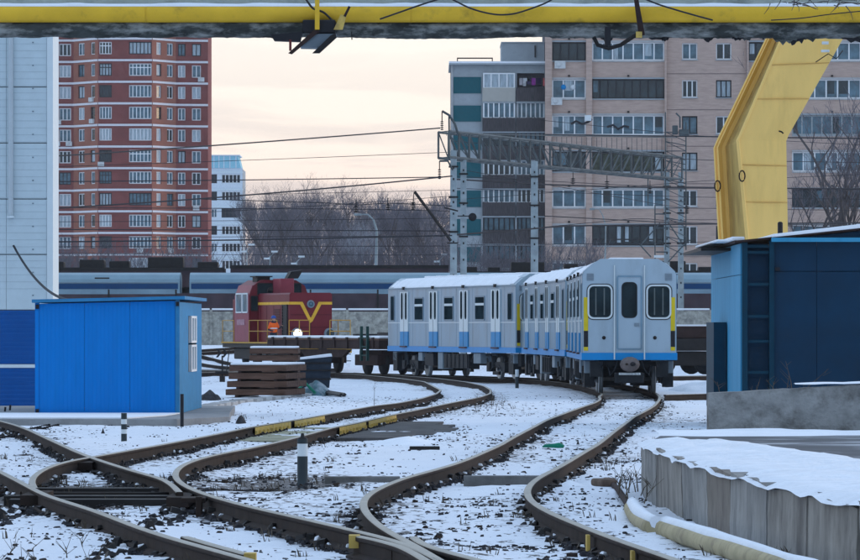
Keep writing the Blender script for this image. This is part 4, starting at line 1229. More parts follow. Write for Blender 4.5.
        for cy in (-6.75, -2.25, 2.25, 6.75):
            dr = obj('side_door', sbox(cy - .62, cy + .62, 1.74, 3.30, .001, .035), traindoor, T)
            obj('door_foot', sbox(cy - .62, cy + .62, 1.172, 1.738, .001, .036), doorblue, dr)
            obj('door_gap', sbox(cy - .012, cy + .012, 1.18, 3.28, .036, .040), rubber, dr)
            for q in (-.31, .31):
                obj('pane', MB().prism(rrect(cy + q, 2.74, .26, 1.06, .12), lambda p: (xf(.036), p[0], p[1]), lambda p: (xf(.044), p[0], p[1])), sideglass, dr)
            obj('door_bracket', sbox(cy - .10, cy + .10, 3.38, 3.50, .02, .09), darksteel, dr)
            obj('door_step', sbox(cy - .45, cy + .45, 1.12, 1.17, .022, .10), mat('step_brown', (.10, .06, .06), .8), dr)
        for cy in (-4.5, 0, 4.5):
            wo = obj('window', MB().ring(rrect(cy, 2.62, 1.34, .92, .06), rrect(cy, 2.62, 1.24, .82, .05), lambda p: (xf(.001), p[0], p[1]), lambda p: (xf(.025), p[0], p[1])), boxgrey, T)
            obj('pane', MB().prism(rrect(cy, 2.62, 1.25, .83, .05), lambda p: (xf(.001), p[0], p[1]), lambda p: (xf(.012), p[0], p[1])), sideglass, wo)
            obj('sash_bar', sbox(cy - .62, cy + .62, 2.72, 2.81, .013, .028), traindoor, wo)
        for cy in (-8.65, 8.65):
            wo = obj('window', MB().ring(rrect(cy, 2.66, .62, 1.02, .08), rrect(cy, 2.66, .54, .94, .06), lambda p: (xf(.001), p[0], p[1]), lambda p: (xf(.025), p[0], p[1])), boxgrey, T)
            obj('pane', MB().prism(rrect(cy, 2.66, .55, .95, .06), lambda p: (xf(.001), p[0], p[1]), lambda p: (xf(.012), p[0], p[1])), sideglass, wo)
        # underfloor boxes on this side
        for (a0, a1, z0, z1, mm, nm) in ((-4.3, -3.3, .55, .94, boxgrey, 'equipment_box'), (-2.6, 1.0, .35, .9, undergear, 'equipment_box'), (1.2, 1.9, .30, .95, boxgrey, 'equipment_box'), (2.6, 3.9, .42, .9, undergear, 'equipment_box'), (4.3, 4.9, .6, .94, boxgrey, 'battery_box'), (-8.9, -8.4, .58, .94, boxgrey, 'equipment_box'), (8.3, 8.9, .58, .94, boxgrey, 'equipment_box')):
            obj(nm, MB().box(min(sx * .85, sx * 1.28), max(sx * .85, sx * 1.28), a0, a1, z0, z1), mm, T, bevel=.02)
        mb = MB()
        for k in range(6):
            mb.box(min(sx * 1.28, sx * 1.31), max(sx * 1.28, sx * 1.31), -2.5 + k * .6, -2.42 + k * .6, .38, .88)
        for k in range(7):
            a = -3.2 + k * 1.15
            mb.tube([(sx * 1.2, a, .93), (sx * 1.26, a + .2, .68), (sx * 1.2, a + .5, .6), (sx * 1.15, a + .75, .9)], .025, 5)
        mb.tube([(sx * 1.05, -5, .86), (sx * 1.05, 5, .86)], .03, 5)
        obj('piping', mb, undergear, T)
    for cy in (-6.3, 6.3):
        mb = MB()
        for sx in (-1, 1):
            mb.box(sx * 1.0 - .10, sx * 1.0 + .10, cy - 1.45, cy + 1.45, .42, .62)
            for dy in (-1.05, 1.05):
                mb.box(sx * 1.12 - .13, sx * 1.12 + .13, cy + dy - .2, cy + dy + .2, .26, .60)
                mb.tube([(sx * 1.1, cy + dy * .7, .4), (sx * 1.1, cy + dy * .7, .85)], .10, 8)
                mb.tube([(sx * 1.22, cy + dy * 1.2, .75), (sx * 1.24, cy + dy * .8, .3), (sx * 1.2, cy + dy * .3, .5)], .03, 5)
            mb.box(sx * 1.2 - .05, sx * 1.2 + .05, cy - .4, cy + .4, .15, .28)
        mb.box(-1.0, 1.0, cy - .25, cy + .25, .4, .8)
        for sx in (-.45, .45):
            mb.box(sx - .3, sx + .3, cy - .8, cy + .8, .2, .7)
        bo = obj('bogie', mb, undergear, T)
        for dy in (-1.05, 1.05):
            rm_ = MB()
            for sg in (-1, 1):
                rm_.lathe([(.345, sg * .832), (.395, sg * .834), (.405, sg * .80)], 24, (0, cy + dy, .40), 'X')
            obj('wheel_rim', rm_, mat('rim_steel', (.42, .44, .45), .4, .5, spec=.5), bo)['kind'] = 'stuff'
            mb = MB(); mb.lathe([(.06, -.75), (.06, .75)], 8, (0, cy + dy, .40), 'X')
            for sg in (-1, 1):
                a, b_ = sg * .70, sg * .83
                mb.lathe([(.30, a), (.43, a), (.40, a + sg * .04), (.39, b_), (.33, b_), (.30, b_ - sg * .02), (.12, b_ - sg * .02), (.12, b_ + sg * .05), (.001, b_ + sg * .05)], 22, (0, cy + dy, .40), 'X')
            obj('wheelset', mb, mat('wheel_steel', (0.17, 0.18, 0.19), .45, .4, var=.3), bo)
    # roof shell and snow
    rs = [(1.34, 3.46), (1.30, 3.53), (1.05, 3.745), (.80, 3.85), (-.80, 3.85), (-1.05, 3.745), (-1.30, 3.53), (-1.34, 3.46)]
    lo = [(1.33, 3.44), (-1.33, 3.44)]
    obj('roof_snow', MB().prism(rs, lambda p: (p[0], -h + .82, p[1]), lambda p: (p[0], h - .82, p[1])), snow, T)
    for sg in (-1, 1):
        obj('roof_snow', MB().prism([(1.33, 3.5), (1.07, 3.742), (1.02, 3.745), (-1.02, 3.745), (-1.07, 3.742), (-1.33, 3.5), (-1.31, 3.47), (-1.0, 3.70), (1.0, 3.70), (1.31, 3.47)],
                                    lambda p: (p[0], sg * (h - .81), p[1]), lambda p: (p[0], sg * (h - .35), p[1])), snow, T)
        mb = MB()
        for k in range(4):
            mb.box(-.5, .5, sg * (1.5 + k * 1.7) - .35, sg * (1.5 + k * 1.7) + .35, 3.84, 3.93)
        obj('roof_vent', mb, snow, T, bevel=.03)
    return T
front = make_car()
def set_ends(o, a, b_):
    a = Vector(a); b_ = Vector(b_); d_ = b_ - a
    o.location = ((a.x + b_.x) / 2, (a.y + b_.y) / 2, 0)
    o.rotation_euler = (0, 0, -math.atan2(d_.x, d_.y))
set_ends(front, (5.71, 143.2), (5.80, 162.0))
tag(front, 'grey and blue metro car facing us with its end door and two rounded windows', None, 'metro cars coupled in one train')
mid = copy_tree(front); set_ends(mid, (5.74, 162.7), (4.68, 181.4)); tag(mid, 'middle metro car seen edge on between the front car and the rear one')
rear_c = copy_tree(front); set_ends(rear_c, (4.42, 182.0), (-.37, 200.2)); tag(rear_c, 'rear metro car showing its long side with four white and blue doors')

# ------------------------------------------------------------------ flat wagon beside it
fw = thing('flat_wagon', 'snow topped brown flat wagon coupled between the metro train and the stacks', 'freight wagon', (-3.2, 207.6, 0), math.atan2(5.1, 13.0))
obj('frame', MB().box(-1.4, 1.4, -6.7, 6.7, 1.02, 1.38), rusty, fw, bevel=.02)
obj('deck', MB().box(-1.42, 1.42, -6.75, 6.75, 1.383, 1.45), timber, fw)
obj('snow_layer', MB().box(-1.38, 1.38, -6.7, 6.7, 1.453, 1.56), snow, fw, bevel=.04)
mb = MB()
for k in range(9):
    mb.box(-1.46, -1.41, -6.2 + k * 1.5, -6.0 + k * 1.5, 1.05, 1.5)
obj('stake_pocket', mb, rusty, fw)
mb = MB(); mb.prism([(-3, 1.0), (3, 1.0), (2.2, .68), (-2.2, .68)], lambda p: (-1.3, p[0], p[1]), lambda p: (-1.15, p[0], p[1])); obj('side_sill', mb, rusty, fw)
for cy in (-4.7, 4.7):
    mb = MB(); mb.box(-1.0, 1.0, cy - 1.3, cy + 1.3, .4, .98); mb.box(-1.2, -1.0, cy - 1.3, cy + 1.3, .36, .8)
    bo = obj('bogie', mb, rusty, fw, bevel=.03)
    for dy in (-.92, .92):
        mb = MB(); mb.lathe([(.07, -.75), (.07, .75)], 8, (0, cy + dy, .475), 'X')
        for sg in (-1, 1):
            mb.lathe([(.20, sg * .7), (.50, sg * .7), (.475, sg * .75), (.475, sg * .84), (.12, sg * .86), (.1, sg * .98)], 20, (0, cy + dy, .475), 'X')
        obj('wheelset', mb, darksteel, bo)
for y_ in (-5.6, -4.9):
    obj('stake', MB().box(-1.52, -1.42, y_ - .05, y_ + .05, .55, 1.95), greenpost, fw)
mb = MB()
for z in (.75, 1.1, 1.45):
    mb.box(-1.50, -1.44, -5.53, -4.97, z, z + .05)
obj('rung', mb, greenpost, fw)
mb = MB(); mb.box(-.9, .6, -6.5, -5.2, 1.58, 1.70); mb.box(-1.2, 1.0, -3.5, -3.2, 1.565, 1.64)
tag(obj('loose_board', mb, darksteel), 'dark boards lying on the snowy flat wagon near the metro car', 'boards').matrix_world = Matrix.Translation(fw.location) @ Matrix.Rotation(fw.rotation_euler.z, 4, 'Z')

# ------------------------------------------------------------------ maroon shunter
lc = thing('shunting_locomotive', 'maroon diesel shunting locomotive with a yellow chevron on its bonnet and one lit headlight', 'locomotive', (-5.68, 238, 0), R(16.5))
obj('frame', MB().box(-1.5, 1.5, -1.7, 11.2, .92, 1.13), darksteel, lc)
obj('walkway', MB().box(-1.56, 1.56, -1.75, 11.25, 1.133, 1.20), locoyellow, lc)
obj('snow_layer', MB().box(-1.5, 1.5, -1.7, -.05, 1.203, 1.26), snow, lc, bevel=.02)
obj('bonnet', MB().prism([(-1.05, 1.2), (1.05, 1.2), (1.05, 3.48), (.98, 3.56), (-.98, 3.56), (-1.05, 3.48)], lambda p: (p[0], 0, p[1]), lambda p: (p[0], 5.9, p[1])), maroon, lc)
obj('rear_bonnet', MB().prism([(-1.05, 1.2), (1.05, 1.2), (1.05, 3.3), (-1.05, 3.3)], lambda p: (p[0], 8.71, p[1]), lambda p: (p[0], 10.9, p[1])), maroon, lc)
cabp = [(-1.5, 1.2), (1.5, 1.2), (1.5, 3.45), (1.30, 3.95), (.85, 4.22), (-.85, 4.22), (-1.30, 3.95), (-1.5, 3.45)]
cb = obj('cab', MB().prism(cabp, lambda p: (p[0], 5.92, p[1]), lambda p: (p[0], 8.7, p[1])), maroon, lc)
obj('cab_side', MB().prism([(5.93, 1.22), (8.69, 1.22), (8.69, 3.44), (5.93, 3.44)], lambda p: (-1.52, p[0], p[1]), lambda p: (-1.501, p[0], p[1])), mauve, cb)
obj('cab_shoulder', MB().prism([(-1.52, 3.45), (-1.32, 3.97), (-1.30, 3.955), (-1.50, 3.45)], lambda p: (p[0], 5.95, p[1]), lambda p: (p[0], 8.68, p[1])), mauve, cb)
for (a0, a1) in ((6.15, 7.0), (7.25, 8.3)):
    wo = obj('window', MB().ring(rrect((a0 + a1) / 2, 3.1, a1 - a0 + .14, .98, .05), rrect((a0 + a1) / 2, 3.1, a1 - a0, .84, .04), lambda p: (-1.522, p[0], p[1]), lambda p: (-1.56, p[0], p[1])), postwhite, cb)
    obj('pane', MB().prism(rrect((a0 + a1) / 2, 3.1, a1 - a0, .85, .04), lambda p: (-1.522, p[0], p[1]), lambda p: (-1.53, p[0], p[1])), g_blue, wo)
obj('number_plate', MB().box(-1.54, -1.522, 6.7, 8.2, 2.02, 2.30), mat('plate_pale', (.36, .20, .24), .7, var=.3, scale=6), cb)
for (x0, x1, z0, z1) in ((-1.05, -.38, 3.10 + .42, 4.02), (.42, 1.08, 3.52, 4.02), (-1.38, -1.12, 2.75, 3.4)):
    wo = obj('window', MB().ring(rrect((x0 + x1) / 2, (z0 + z1) / 2, x1 - x0 + .1, z1 - z0 + .1, .06), rrect((x0 + x1) / 2, (z0 + z1) / 2, x1 - x0, z1 - z0, .05), lambda p: (p[0], 5.91, p[1]), lambda p: (p[0], 5.87, p[1])), darksteel, cb)
    obj('pane', MB().prism(rrect((x0 + x1) / 2, (z0 + z1) / 2, x1 - x0, z1 - z0, .05), lambda p: (p[0], 5.91, p[1]), lambda p: (p[0], 5.89, p[1])), glass, wo)
obj('stack_housing', MB().box(-.32, .36, 4.4, 5.86, 3.563, 4.28), mat('loco_lighter', (0.27, 0.05, 0.07), .45, var=.1), lc, bevel=.03)
obj('exhaust', MB().prism([(-.0, 0), (.55, 0), (.80, .42), (.2, .34)], lambda p: (p[0] + .1, 4.7, 4.283 + p[1]), lambda p: (p[0] + .1, 5.3, 4.283 + p[1])), darksteel, lc, bevel=.02)
mb = MB(); mb.box(-1.0, -.35, 6.3, 7.2, 4.10, 4.36); mb.box(-1.1, -.25, 6.2, 7.3, 4.363, 4.42); obj('roof_fan', mb, darksteel, lc)
obj('horn', MB().tube([(-.75, 5.2, 3.6), (-.75, 5.0, 3.75), (-.75, 4.6, 3.78)], [.05, .06, .12], 8), darksteel, lc)
# yellow line and chevron
def fbar(a, b_, wd):
    a = Vector(a); b_ = Vector(b_); d_ = (b_ - a).normalized(); n_ = Vector((-d_.y, d_.x)) * wd / 2
    return [a + n_, b_ + n_, b_ - n_, a - n_]
zs = 3.06
chev = MB()
P2 = [[(-1.05, zs + .065), (-.40, zs + .065), (-.46, zs - .065), (-1.05, zs - .065)],
      [(-.40, zs + .065), (-.02, 2.38), (-.02, 2.12), (-.09, 2.20), (-.52, zs - .065)], [(.40, zs + .065), (.02, 2.38), (-.02, 2.38), (-.02, 2.12), (.09, 2.20), (.52, zs - .065)],
      [(.40, zs + .065), (1.05, zs + .065), (1.05, zs - .065), (.46, zs - .065)]]
for q in P2:
    chev.prism(q, lambda p: (p[0], -.002, p[1]), lambda p: (p[0], -.02, p[1]))
chev.box(-1.07, -1.052, -.02, 5.9, zs - .065, zs + .065)
obj('chevron', chev, mat('chevron_yellow', (0.72, 0.40, 0.04), .5), lc)
mb = MB()
for yy in (1.6, 2.9, 4.2, 5.4):
    mb.box(-1.062, -1.052, yy, yy + .03, 1.3, 2.95)
for zq in (1.9, 2.5):
    mb.box(-1.0, 1.0, -.012, -.002, zq, zq + .02)
mb.box(-.012, .012, -.013, -.003, 1.3, 2.1)
mb.box(-.95, -.35, -.03, -.002, 1.38, 1.42); mb.box(.35, .95, -.03, -.002, 1.38, 1.42)
obj('bonnet_seam', mb, mat('loco_dark', (.05, .006, .01), .6), lc)['kind'] = 'stuff'
mb = MB()
for k in range(9):
    mb.box(-1.075, -1.053, 1.75, 2.75, 2.1 + k * .08, 2.14 + k * .08)
obj('louvre', mb, mat('loco_dark', (.05, .006, .01), .6), lc)['kind'] = 'stuff'
o = obj('top_lamp', MB().lathe([(.001, -.06), (.13, -.07), (.17, -.09), (.19, -.03), (.19, -.003)], 16, (.0, 0, 3.02), 'Y'), boxgrey, lc)
obj('lens', MB().lathe([(.001, -.08), (.12, -.075)], 14, (0, 0, 3.02), 'Y'), g_blue, o)
for sx in (-1, 1):
    o = obj('headlight', MB().lathe([(.24, -.62), (.26, -.60), (.26, -.4), (.12, -.3)], 18, (sx * .80, 0, 1.62), 'Y'), boxgrey, lc)
    obj('lens', MB().lathe([(.001, -.63), (.20, -.62), (.23, -.6)], 18, (sx * .80, 0, 1.62), 'Y'), lit if sx < 0 else g_dark, o)
    obj('lamp_bracket', MB().box(sx * .80 - .06, sx * .80 + .06, -.5, -.4, 1.2, 1.4), darksteel, lc)
mb = MB()
mb.box(-1.11, -1.075, .25, .30, 1.25, 3.0); mb.box(-1.11, -1.075, 1.15, 1.2, 1.25, 3.0)
for k in range(12):
    mb.box(-1.115, -1.07, .25, 1.2, 1.35 + k * .145, 1.39 + k * .145)
obj('side_grille', mb, blackpaint, lc)
obj('grille_back', MB().box(-1.072, -1.051, .25, 1.2, 1.25, 2.98), blackpaint, lc)
def railing(pts, zb, zh, par, posts):
    mb = MB()
    for z in (zb + zh, zb + zh * .5):
        mb.tube([(x, y, z) for x, y in pts], .022, 5)
    for x, y in posts:
        mb.tube([(x, y, zb), (x, y, zb + zh)], .022, 5)
    return obj('railing', mb, locoyellow, par)
railing([(-1.5, .6), (-1.5, 5.9)], 1.2, 1.05, lc, [(-1.5, .6), (-1.5, 2.4), (-1.5, 4.2), (-1.5, 5.9)])
railing([(-1.5, -1.65), (-.5, -1.65)], 1.2, 1.05, lc, [(-1.5, -1.65), (-.5, -1.65), (-1.0, -1.65)])
railing([(.5, -1.65), (1.5, -1.65), (1.5, 2)], 1.2, 1.05, lc, [(.5, -1.65), (1.5, -1.65), (1.5, .5), (1.5, 2)])
railing([(-1.5, 8.9), (-1.5, 11.2), (1.5, 11.2)], 1.2, 1.05, lc, [(-1.5, 8.9), (-1.5, 11.2), (1.5, 11.2)])
mb = MB()
for sx in (-1.4, 1.4):
    mb.box(sx - .12, sx + .12, -1.7, -1.2, .3, .34); mb.box(sx - .12, sx + .12, -1.7, -1.2, .62, .66); mb.box(sx - .14, sx - .11, -1.7, -1.2, .3, 1.0)
obj('steps', mb, darksteel, lc)
obj('buffer_beam', MB().box(-1.5, 1.5, -1.9, -1.76, .7, 1.13), locoyellow, lc)
obj('coupler', MB().lathe([(.12, -1.8), (.2, -2.2), (.16, -2.4), (.001, -2.42)], 10, (0, 0, .95), 'Y'), darksteel, lc)
obj('fuel_tank', MB().box(-1.3, 1.3, 3.4, 6.2, .3, .9), darksteel, lc, bevel=.06)
for cy in (1.3, 8.4):
    bo = obj('bogie', MB().box(-1.2, 1.2, cy - 1.7, cy + 1.7, .35, .9), darksteel, lc, bevel=.05)
    for dy in (-1.05, 1.05):
        mb = MB(); mb.lathe([(.07, -.75), (.07, .75)], 8, (0, cy + dy, .47), 'X')
        for sg in (-1, 1):
            mb.lathe([(.2, sg * .7), (.52, sg * .7), (.5, sg * .84), (.1, sg * .9)], 20, (0, cy + dy, .5), 'X')
        obj('wheelset', mb, undergear, bo)

# ------------------------------------------------------------------ the worker on the step
def person(loc, rz):
    T = thing('person', 'worker in an orange vest and blue helmet standing at the side of the maroon locomotive', 'person', loc, rz)
    V = {'pelvis': (0, 0, .95, .145), 'belly': (0, .01, 1.10, .135), 'chest': (0, 0, 1.32, .155), 'neck': (0, 0, 1.50, .06), 'head': (0, -.015, 1.58, .085), 'crown': (0, -.01, 1.68, .088),
         'ls': (-.17, 0, 1.42, .075), 'le': (-.24, .02, 1.14, .05), 'lw': (-.16, -.20, 1.08, .036), 'lh': (-.13, -.28, 1.10, .035),
         'rs': (.17, 0, 1.42, .075), 're': (.27, -.04, 1.18, .05), 'rw': (.30, -.24, 1.28, .036), 'rh': (.30, -.32, 1.33, .035),
         'lhip': (-.09, 0, .88, .10), 'lk': (-.11, -.02, .49, .068), 'la': (-.12, .02, .10, .048), 'lt': (-.13, -.14, .04, .042),
         'rhip': (.09, 0, .88, .10), 'rk': (.11, -.03, .49, .068), 'ra': (.12, .02, .10, .048), 'rt': (.14, -.14, .04, .042)}
    Ed = [('pelvis', 'belly'), ('belly', 'chest'), ('chest', 'neck'), ('neck', 'head'), ('head', 'crown'), ('chest', 'ls'), ('ls', 'le'), ('le', 'lw'), ('lw', 'lh'), ('chest', 'rs'), ('rs', 're'), ('re', 'rw'), ('rw', 'rh'),
          ('pelvis', 'lhip'), ('lhip', 'lk'), ('lk', 'la'), ('la', 'lt'), ('pelvis', 'rhip'), ('rhip', 'rk'), ('rk', 'ra'), ('ra', 'rt')]
    ks = list(V)
    def ensure(nm, names, edges, grow, m__, par, root):
        mesh = bpy.data.meshes.new(nm)
        mesh.from_pydata([V[k][:3] for k in names], [(names.index(a), names.index(b_)) for a, b_ in edges], [])
        import bmesh
        bm = bmesh.new(); bm.from_mesh(mesh)
        lay = bm.verts.layers.skin.verify(); bm.verts.ensure_lookup_table()
        for i, k in enumerate(names):
            r = V[k][3] * grow; wide = k in ('pelvis', 'belly', 'chest')
            bm.verts[i][lay].radius = (r * (1.2 if wide else 1), r * (.85 if wide else 1)); bm.verts[i][lay].use_root = (k == root)
        bm.to_mesh(mesh); bm.free()
        o = bpy.data.objects.new(nm, mesh); C.objects.link(o); o.parent = par
        o.modifiers.new('skin', 'SKIN')
        sb = o.modifiers.new('sub', 'SUBSURF'); sb.levels = 1; sb.render_levels = 2
        mesh.materials.append(m__)
        return o
    body = ensure('body', ks, Ed, 1.0, clothes, T, 'pelvis')
    vn = ['pelvis', 'belly', 'chest', 'ls', 'rs', 'le', 're']
    ensure('vest', vn, [('pelvis', 'belly'), ('belly', 'chest'), ('chest', 'ls'), ('chest', 'rs'), ('ls', 'le'), ('rs', 're')], 1.22, orange, T, 'pelvis')
    obj('stripe', MB().lathe([(.205, 1.18), (.207, 1.23)], 14, (0, 0, 0), 'Z'), postwhite, T).scale = (1, .75, 1)
    obj('face', MB().lathe([(.001, -.125), (.05, -.115), (.075, -.08), (.08, -.03)], 12, (0, 0, 1.61), 'Y'), skinm, T)
    obj('nose', MB().cbox((0, -.13, 1.605), (.022, .03, .035)), skinm, T)
    mb = MB()
    for sx in (-1, 1):
        for k in range(4):
            q = Vector(V['lh' if sx < 0 else 'rh'][:3]); mb.tube([q + Vector((-.025 + k * .017, -.01, 0)), q + Vector((-.025 + k * .017, -.06 - .006 * (k in (1, 2)), .01)), q + Vector((-.025 + k * .017, -.075, -.015))], .009, 5)
        mb.tube([q + Vector((-.03 * sx, 0, .01)), q + Vector((-.05 * sx, -.03, .03))], .011, 5)
    obj('fingers', mb, skinm, T)
    obj('helmet', MB().lathe([(.135, 0), (.122, .015), (.118, .06), (.09, .11), (.04, .135), (.001, .14)], 16, (0, -.01, 1.68), 'Z'), helmetm, T)
    return T
lm = Matrix.Translation(lc.location) @ Matrix.Rotation(lc.rotation_euler.z, 4, 'Z')
wpos = lm @ Vector((-1.72, .2, .66))
pp = P(273.5, 345, wpos.y - .5)
person((pp.x, pp.y, .66), R(25))
obj('side_step', MB().box(-1.95, -1.56, -.6, .6, .56, .62), darksteel, lc)

# ------------------------------------------------------------------ dark wagon right of the train
dw = thing('freight_wagon', 'dark freight wagon half hidden behind the blue hut at right', 'freight wagon', (13.2, 205, 0), R(-70))
obj('frame', MB().box(-1.4, 1.4, -5.2, 6, .95, 1.45), darksteel, dw, bevel=.03)
obj('load_bed', MB().box(-1.3, 1.3, -4.6, 6, 1.453, 1.95), rusty, dw, bevel=.04)
obj('snow_layer', MB().box(-1.25, 1.25, -4.5, 5.9, 1.953, 2.02), snow, dw)
for cy in (-3.3, 3.6):
    bo = obj('bogie', MB().box(-1.2, 1.2, cy - 1.3, cy + 1.3, .35, .93), darksteel, dw, bevel=.04)
    for dy in (-.9, .9):
        mb = MB(); mb.lathe([(.07, -.75), (.07, .75)], 8, (0, cy + dy, .47), 'X')
        for sg in (-1, 1):
            mb.lathe([(.2, sg * .7), (.48, sg * .7), (.46, sg * .84), (.1, sg * .9)], 18, (0, cy + dy, .46), 'X')
        obj('wheelset', mb, undergear, bo)
# snow heap
def heap(name, label, c_, rx, ry, h_, seed, m__=snow, cat='snow heap'):
    mb = MB(); n1, n2 = 28, 12; vs = []
    for j in range(n2 + 1):
        t_ = j / n2
        for k in range(n1):
            a = 2 * PI * k / n1
            rr = t_ * (1 + .22 * (float(hnoise(math.cos(a) * 2 + 5, math.sin(a) * 2 + 5, seed)) - .5))
            z = h_ * (math.cos(t_ * PI / 2) ** (.75 if m__ is snow else 1.0)) * (1 + .5 * (float(hnoise(math.cos(a) * 3 * t_ + 9, math.sin(a) * 3 * t_ + 9, seed + 1)) - .5))
            vs.append((rx * rr * math.cos(a), ry * rr * math.sin(a), z - .12 * t_))
    fs = [(j * n1 + k, j * n1 + (k + 1) % n1, (j + 1) * n1 + (k + 1) % n1, (j + 1) * n1 + k) for j in range(n2) for k in range(n1)]
    mb._add(vs, fs, 0, True)
    return tag(obj(name, mb, m__, loc=c_), label, cat)
heap('snow_heap', 'white snow heap right of the train beside the dark wagon', (11.7, 222, -.15), 1.6, 2.5, 1.75, 3)
heap('snow_heap', 'low snow mound beyond the right rail near the blue hut', (9.3, 165, -.2), 1.6, 5, .35, 5)
heap('snow_heap', 'soft snow bank in front of the grey crossing slabs', (-.35, 83, gh(-.35, 83) - .03), 1.15, 4.5, .13, 8)

# ------------------------------------------------------------------ timber / slab stacks, bin, tarp, trough
def slab(loc, dims, rz, label, top=False, m__=None, group=None):
    T = thing('stacked_slab', label, 'slab', loc, rz, group)
    obj('slab', MB().box(-dims[0] / 2, dims[0] / 2, -dims[1] / 2, dims[1] / 2, 0, dims[2]), m__ or timber, T, bevel=.015)
    mb = MB()
    for sx in (-.32, .32):
        mb.box(dims[0] * sx - .05, dims[0] * sx + .05, -dims[1] / 2 + .02, dims[1] / 2 - .02, -.055, -.002)
    obj('batten', mb, rusty, T)
    if top:
        obj('snow_layer', MB().box(-dims[0] / 2 + .03, dims[0] / 2 - .03, -dims[1] / 2 + .02, dims[1] / 2 - .02, dims[2] + .002, dims[2] + .07), snow, T, bevel=.025)
    return T
names4 = ['bottom', 'second lowest', 'third lowest', 'topmost']
c2 = P(257, 398, 140)
zz = -.02
gz2 = gh(c2.x, 146)
for k in range(4):
    slab((c2.x + .02 + (-.02, .02, .03, .05)[k], 147.5, gz2 + .06 + k * .235), (1.78 if k < 2 else 1.70, 3.2, .175), R(-9), '%s brown slab of the near stack beside the blue shed' % names4[k], k == 3)
c1 = P(273, 385, 165)
gz1 = gh(c1.x, 166)
for k in range(6):
    nm = ['bottom', 'second lowest', 'third lowest', 'third from top', 'second from top', 'snow covered topmost'][k]
    slab((c1.x, 167, gz1 + .06 + k * .235), (1.62, 2.6, .18), R(0), '%s brown slab of the taller stack behind, in front of the locomotive' % nm, k == 5)
bn = thing('scrap_bin', 'dark blue black scrap bin with sloping snow on top right of the slab stacks', 'bin', P(314, 385, 172).to_tuple()[:2] + (gh(-4, 172),), R(4))
obj('bin_body', MB().prism([(-.52, 0), (.50, 0), (.60, 1.10), (-.60, .98)], lambda p: (p[0], -.5, p[1]), lambda p: (p[0], .7, p[1])), mat('bin_dark', (.02, .03, .045), .7, var=.3), bn, bevel=.02)
obj('snow_layer', MB().prism([(-.60, .985), (.60, 1.105), (.58, 1.20), (-.58, 1.05)], lambda p: (p[0], -.5, p[1]), lambda p: (p[0], .7, p[1])), snow, bn)
mb = MB()
for z in (.3, .6, .85):
    mb.box(-.56, .56, -.54, -.503, z, z + .05)
obj('bin_rib', mb, darksteel, bn)
tp = P(316, 390, 152)
heap('crumpled_tarp', 'crumpled green and white tarpaulin lying at the foot of the slab stacks', (tp.x, 152, gh(tp.x, 152) + .02), .62, 1.1, .42, 12, tarpm, 'tarpaulin')
mb = MB(); mb.tube([(-4.0, 150, gh(-4, 150) + .16), (-3.75, 150.3, gh(-4, 150) + .40), (-3.45, 150, gh(-4, 150) + .10)], .05, 5)
tag(obj('green_sling', mb, greenp), 'green strap looped over the crumpled tarpaulin', 'strap')
for i, (xa, ya, xb, yb, lb) in enumerate(((325, 385, 345, 389, 'upper of two dark beams lying right of the tarpaulin'), (323, 389.5, 341, 391.5, 'lower of two dark beams lying right of the tarpaulin'))):
    a = P(xa, ya, 152); b_ = P(xb, yb, 149)
    a.z = gh(a.x, a.y) + .10 - i * .02; b_.z = gh(b_.x, b_.y) + .07
    tag(obj('steel_beam', MB().tube([a, b_], .055, 4, smooth=False), darksteel), lb, 'beam')
# cable trough with pale cover slabs
tr = thing('cable_trough', 'low pale concrete cable trough curving from the blue shed to the tarpaulin', 'cable trough', (-5, 130, 0))
tpts = [(140, 417), (178, 411), (205, 406.5), (222, 403.5), (240, 400.8), (258, 399), (276, 397), (295, 395), (315, 393.3), (332, 392.5)]
tw = smooth_path([tuple(G(x, y, SN - .06)[:2]) for x, y in tpts], .75, .8)
for i in range(len(tw) - 1):
    a, b_ = Vector(tw[i]), Vector(tw[i + 1]); d_ = b_ - a
    m_ = MB(); m_.box(-.22, .22, .02, d_.length - .04, -.16, 0)
    o = obj('cover', m_, concrete_lt if i % 3 else concrete, tr, bevel=.012)
    o.location = (a.x + 5, a.y - 130, RT(a.y) - SN + .09 + random.uniform(-.01, .01)); o.rotation_euler = (0, 0, -math.atan2(d_.x, d_.y))
# rubble dark heap beside shed
heap('dark_heap', 'small dark heap of debris between the blue shed and the slab stack', (P(208, 392, 142).x, 143, gh(-6, 142)), .42, .8, .30, 14, stonem, 'debris heap')
heap('dark_heap', 'dark clump of frozen rubbish at the end of the shed slab', (G(241, 424, SN).x, G(241, 424, SN).y, gh(-4, 95) + .0), .16, .35, .15, 15, stonem, 'debris heap')
# switch indicator with two chevrons
sg_ = P(221, 353, 190)
si = thing('switch_indicator', 'black switch stand with a double chevron arrow right of the blue shed', 'switch indicator', (sg_.x, 190, gh(sg_.x, 190)))
def chevs(mb, x, z, s_, fl=1):
    mb.prism([(x, z + s_), (x + .09 * fl, z + s_), (x + (.09 + s_ * .75) * fl, z), (x + .09 * fl, z - s_), (x, z - s_), (x + s_ * .75 * fl, z)], lambda p: (p[0], -.03, p[1]), lambda p: (p[0], .03, p[1]))
zc = sg_.z - gh(sg_.x, 190)
mb = MB(); chevs(mb, -.20, zc, .17); chevs(mb, .03, zc, .17); obj('arrow', mb, blackpaint, si)
mb = MB(); mb.tube([(0.05, 0, 0), (.05, 0, zc - .1)], .035, 6); mb.box(-.22, .28, -.05, .05, .30, .40); mb.box(-.05, .15, -.15, .15, 0, .22); mb.tube([(.2, 0, .35), (.33, 0, zc + .2)], .02, 5)
obj('stand', mb, darksteel, si)

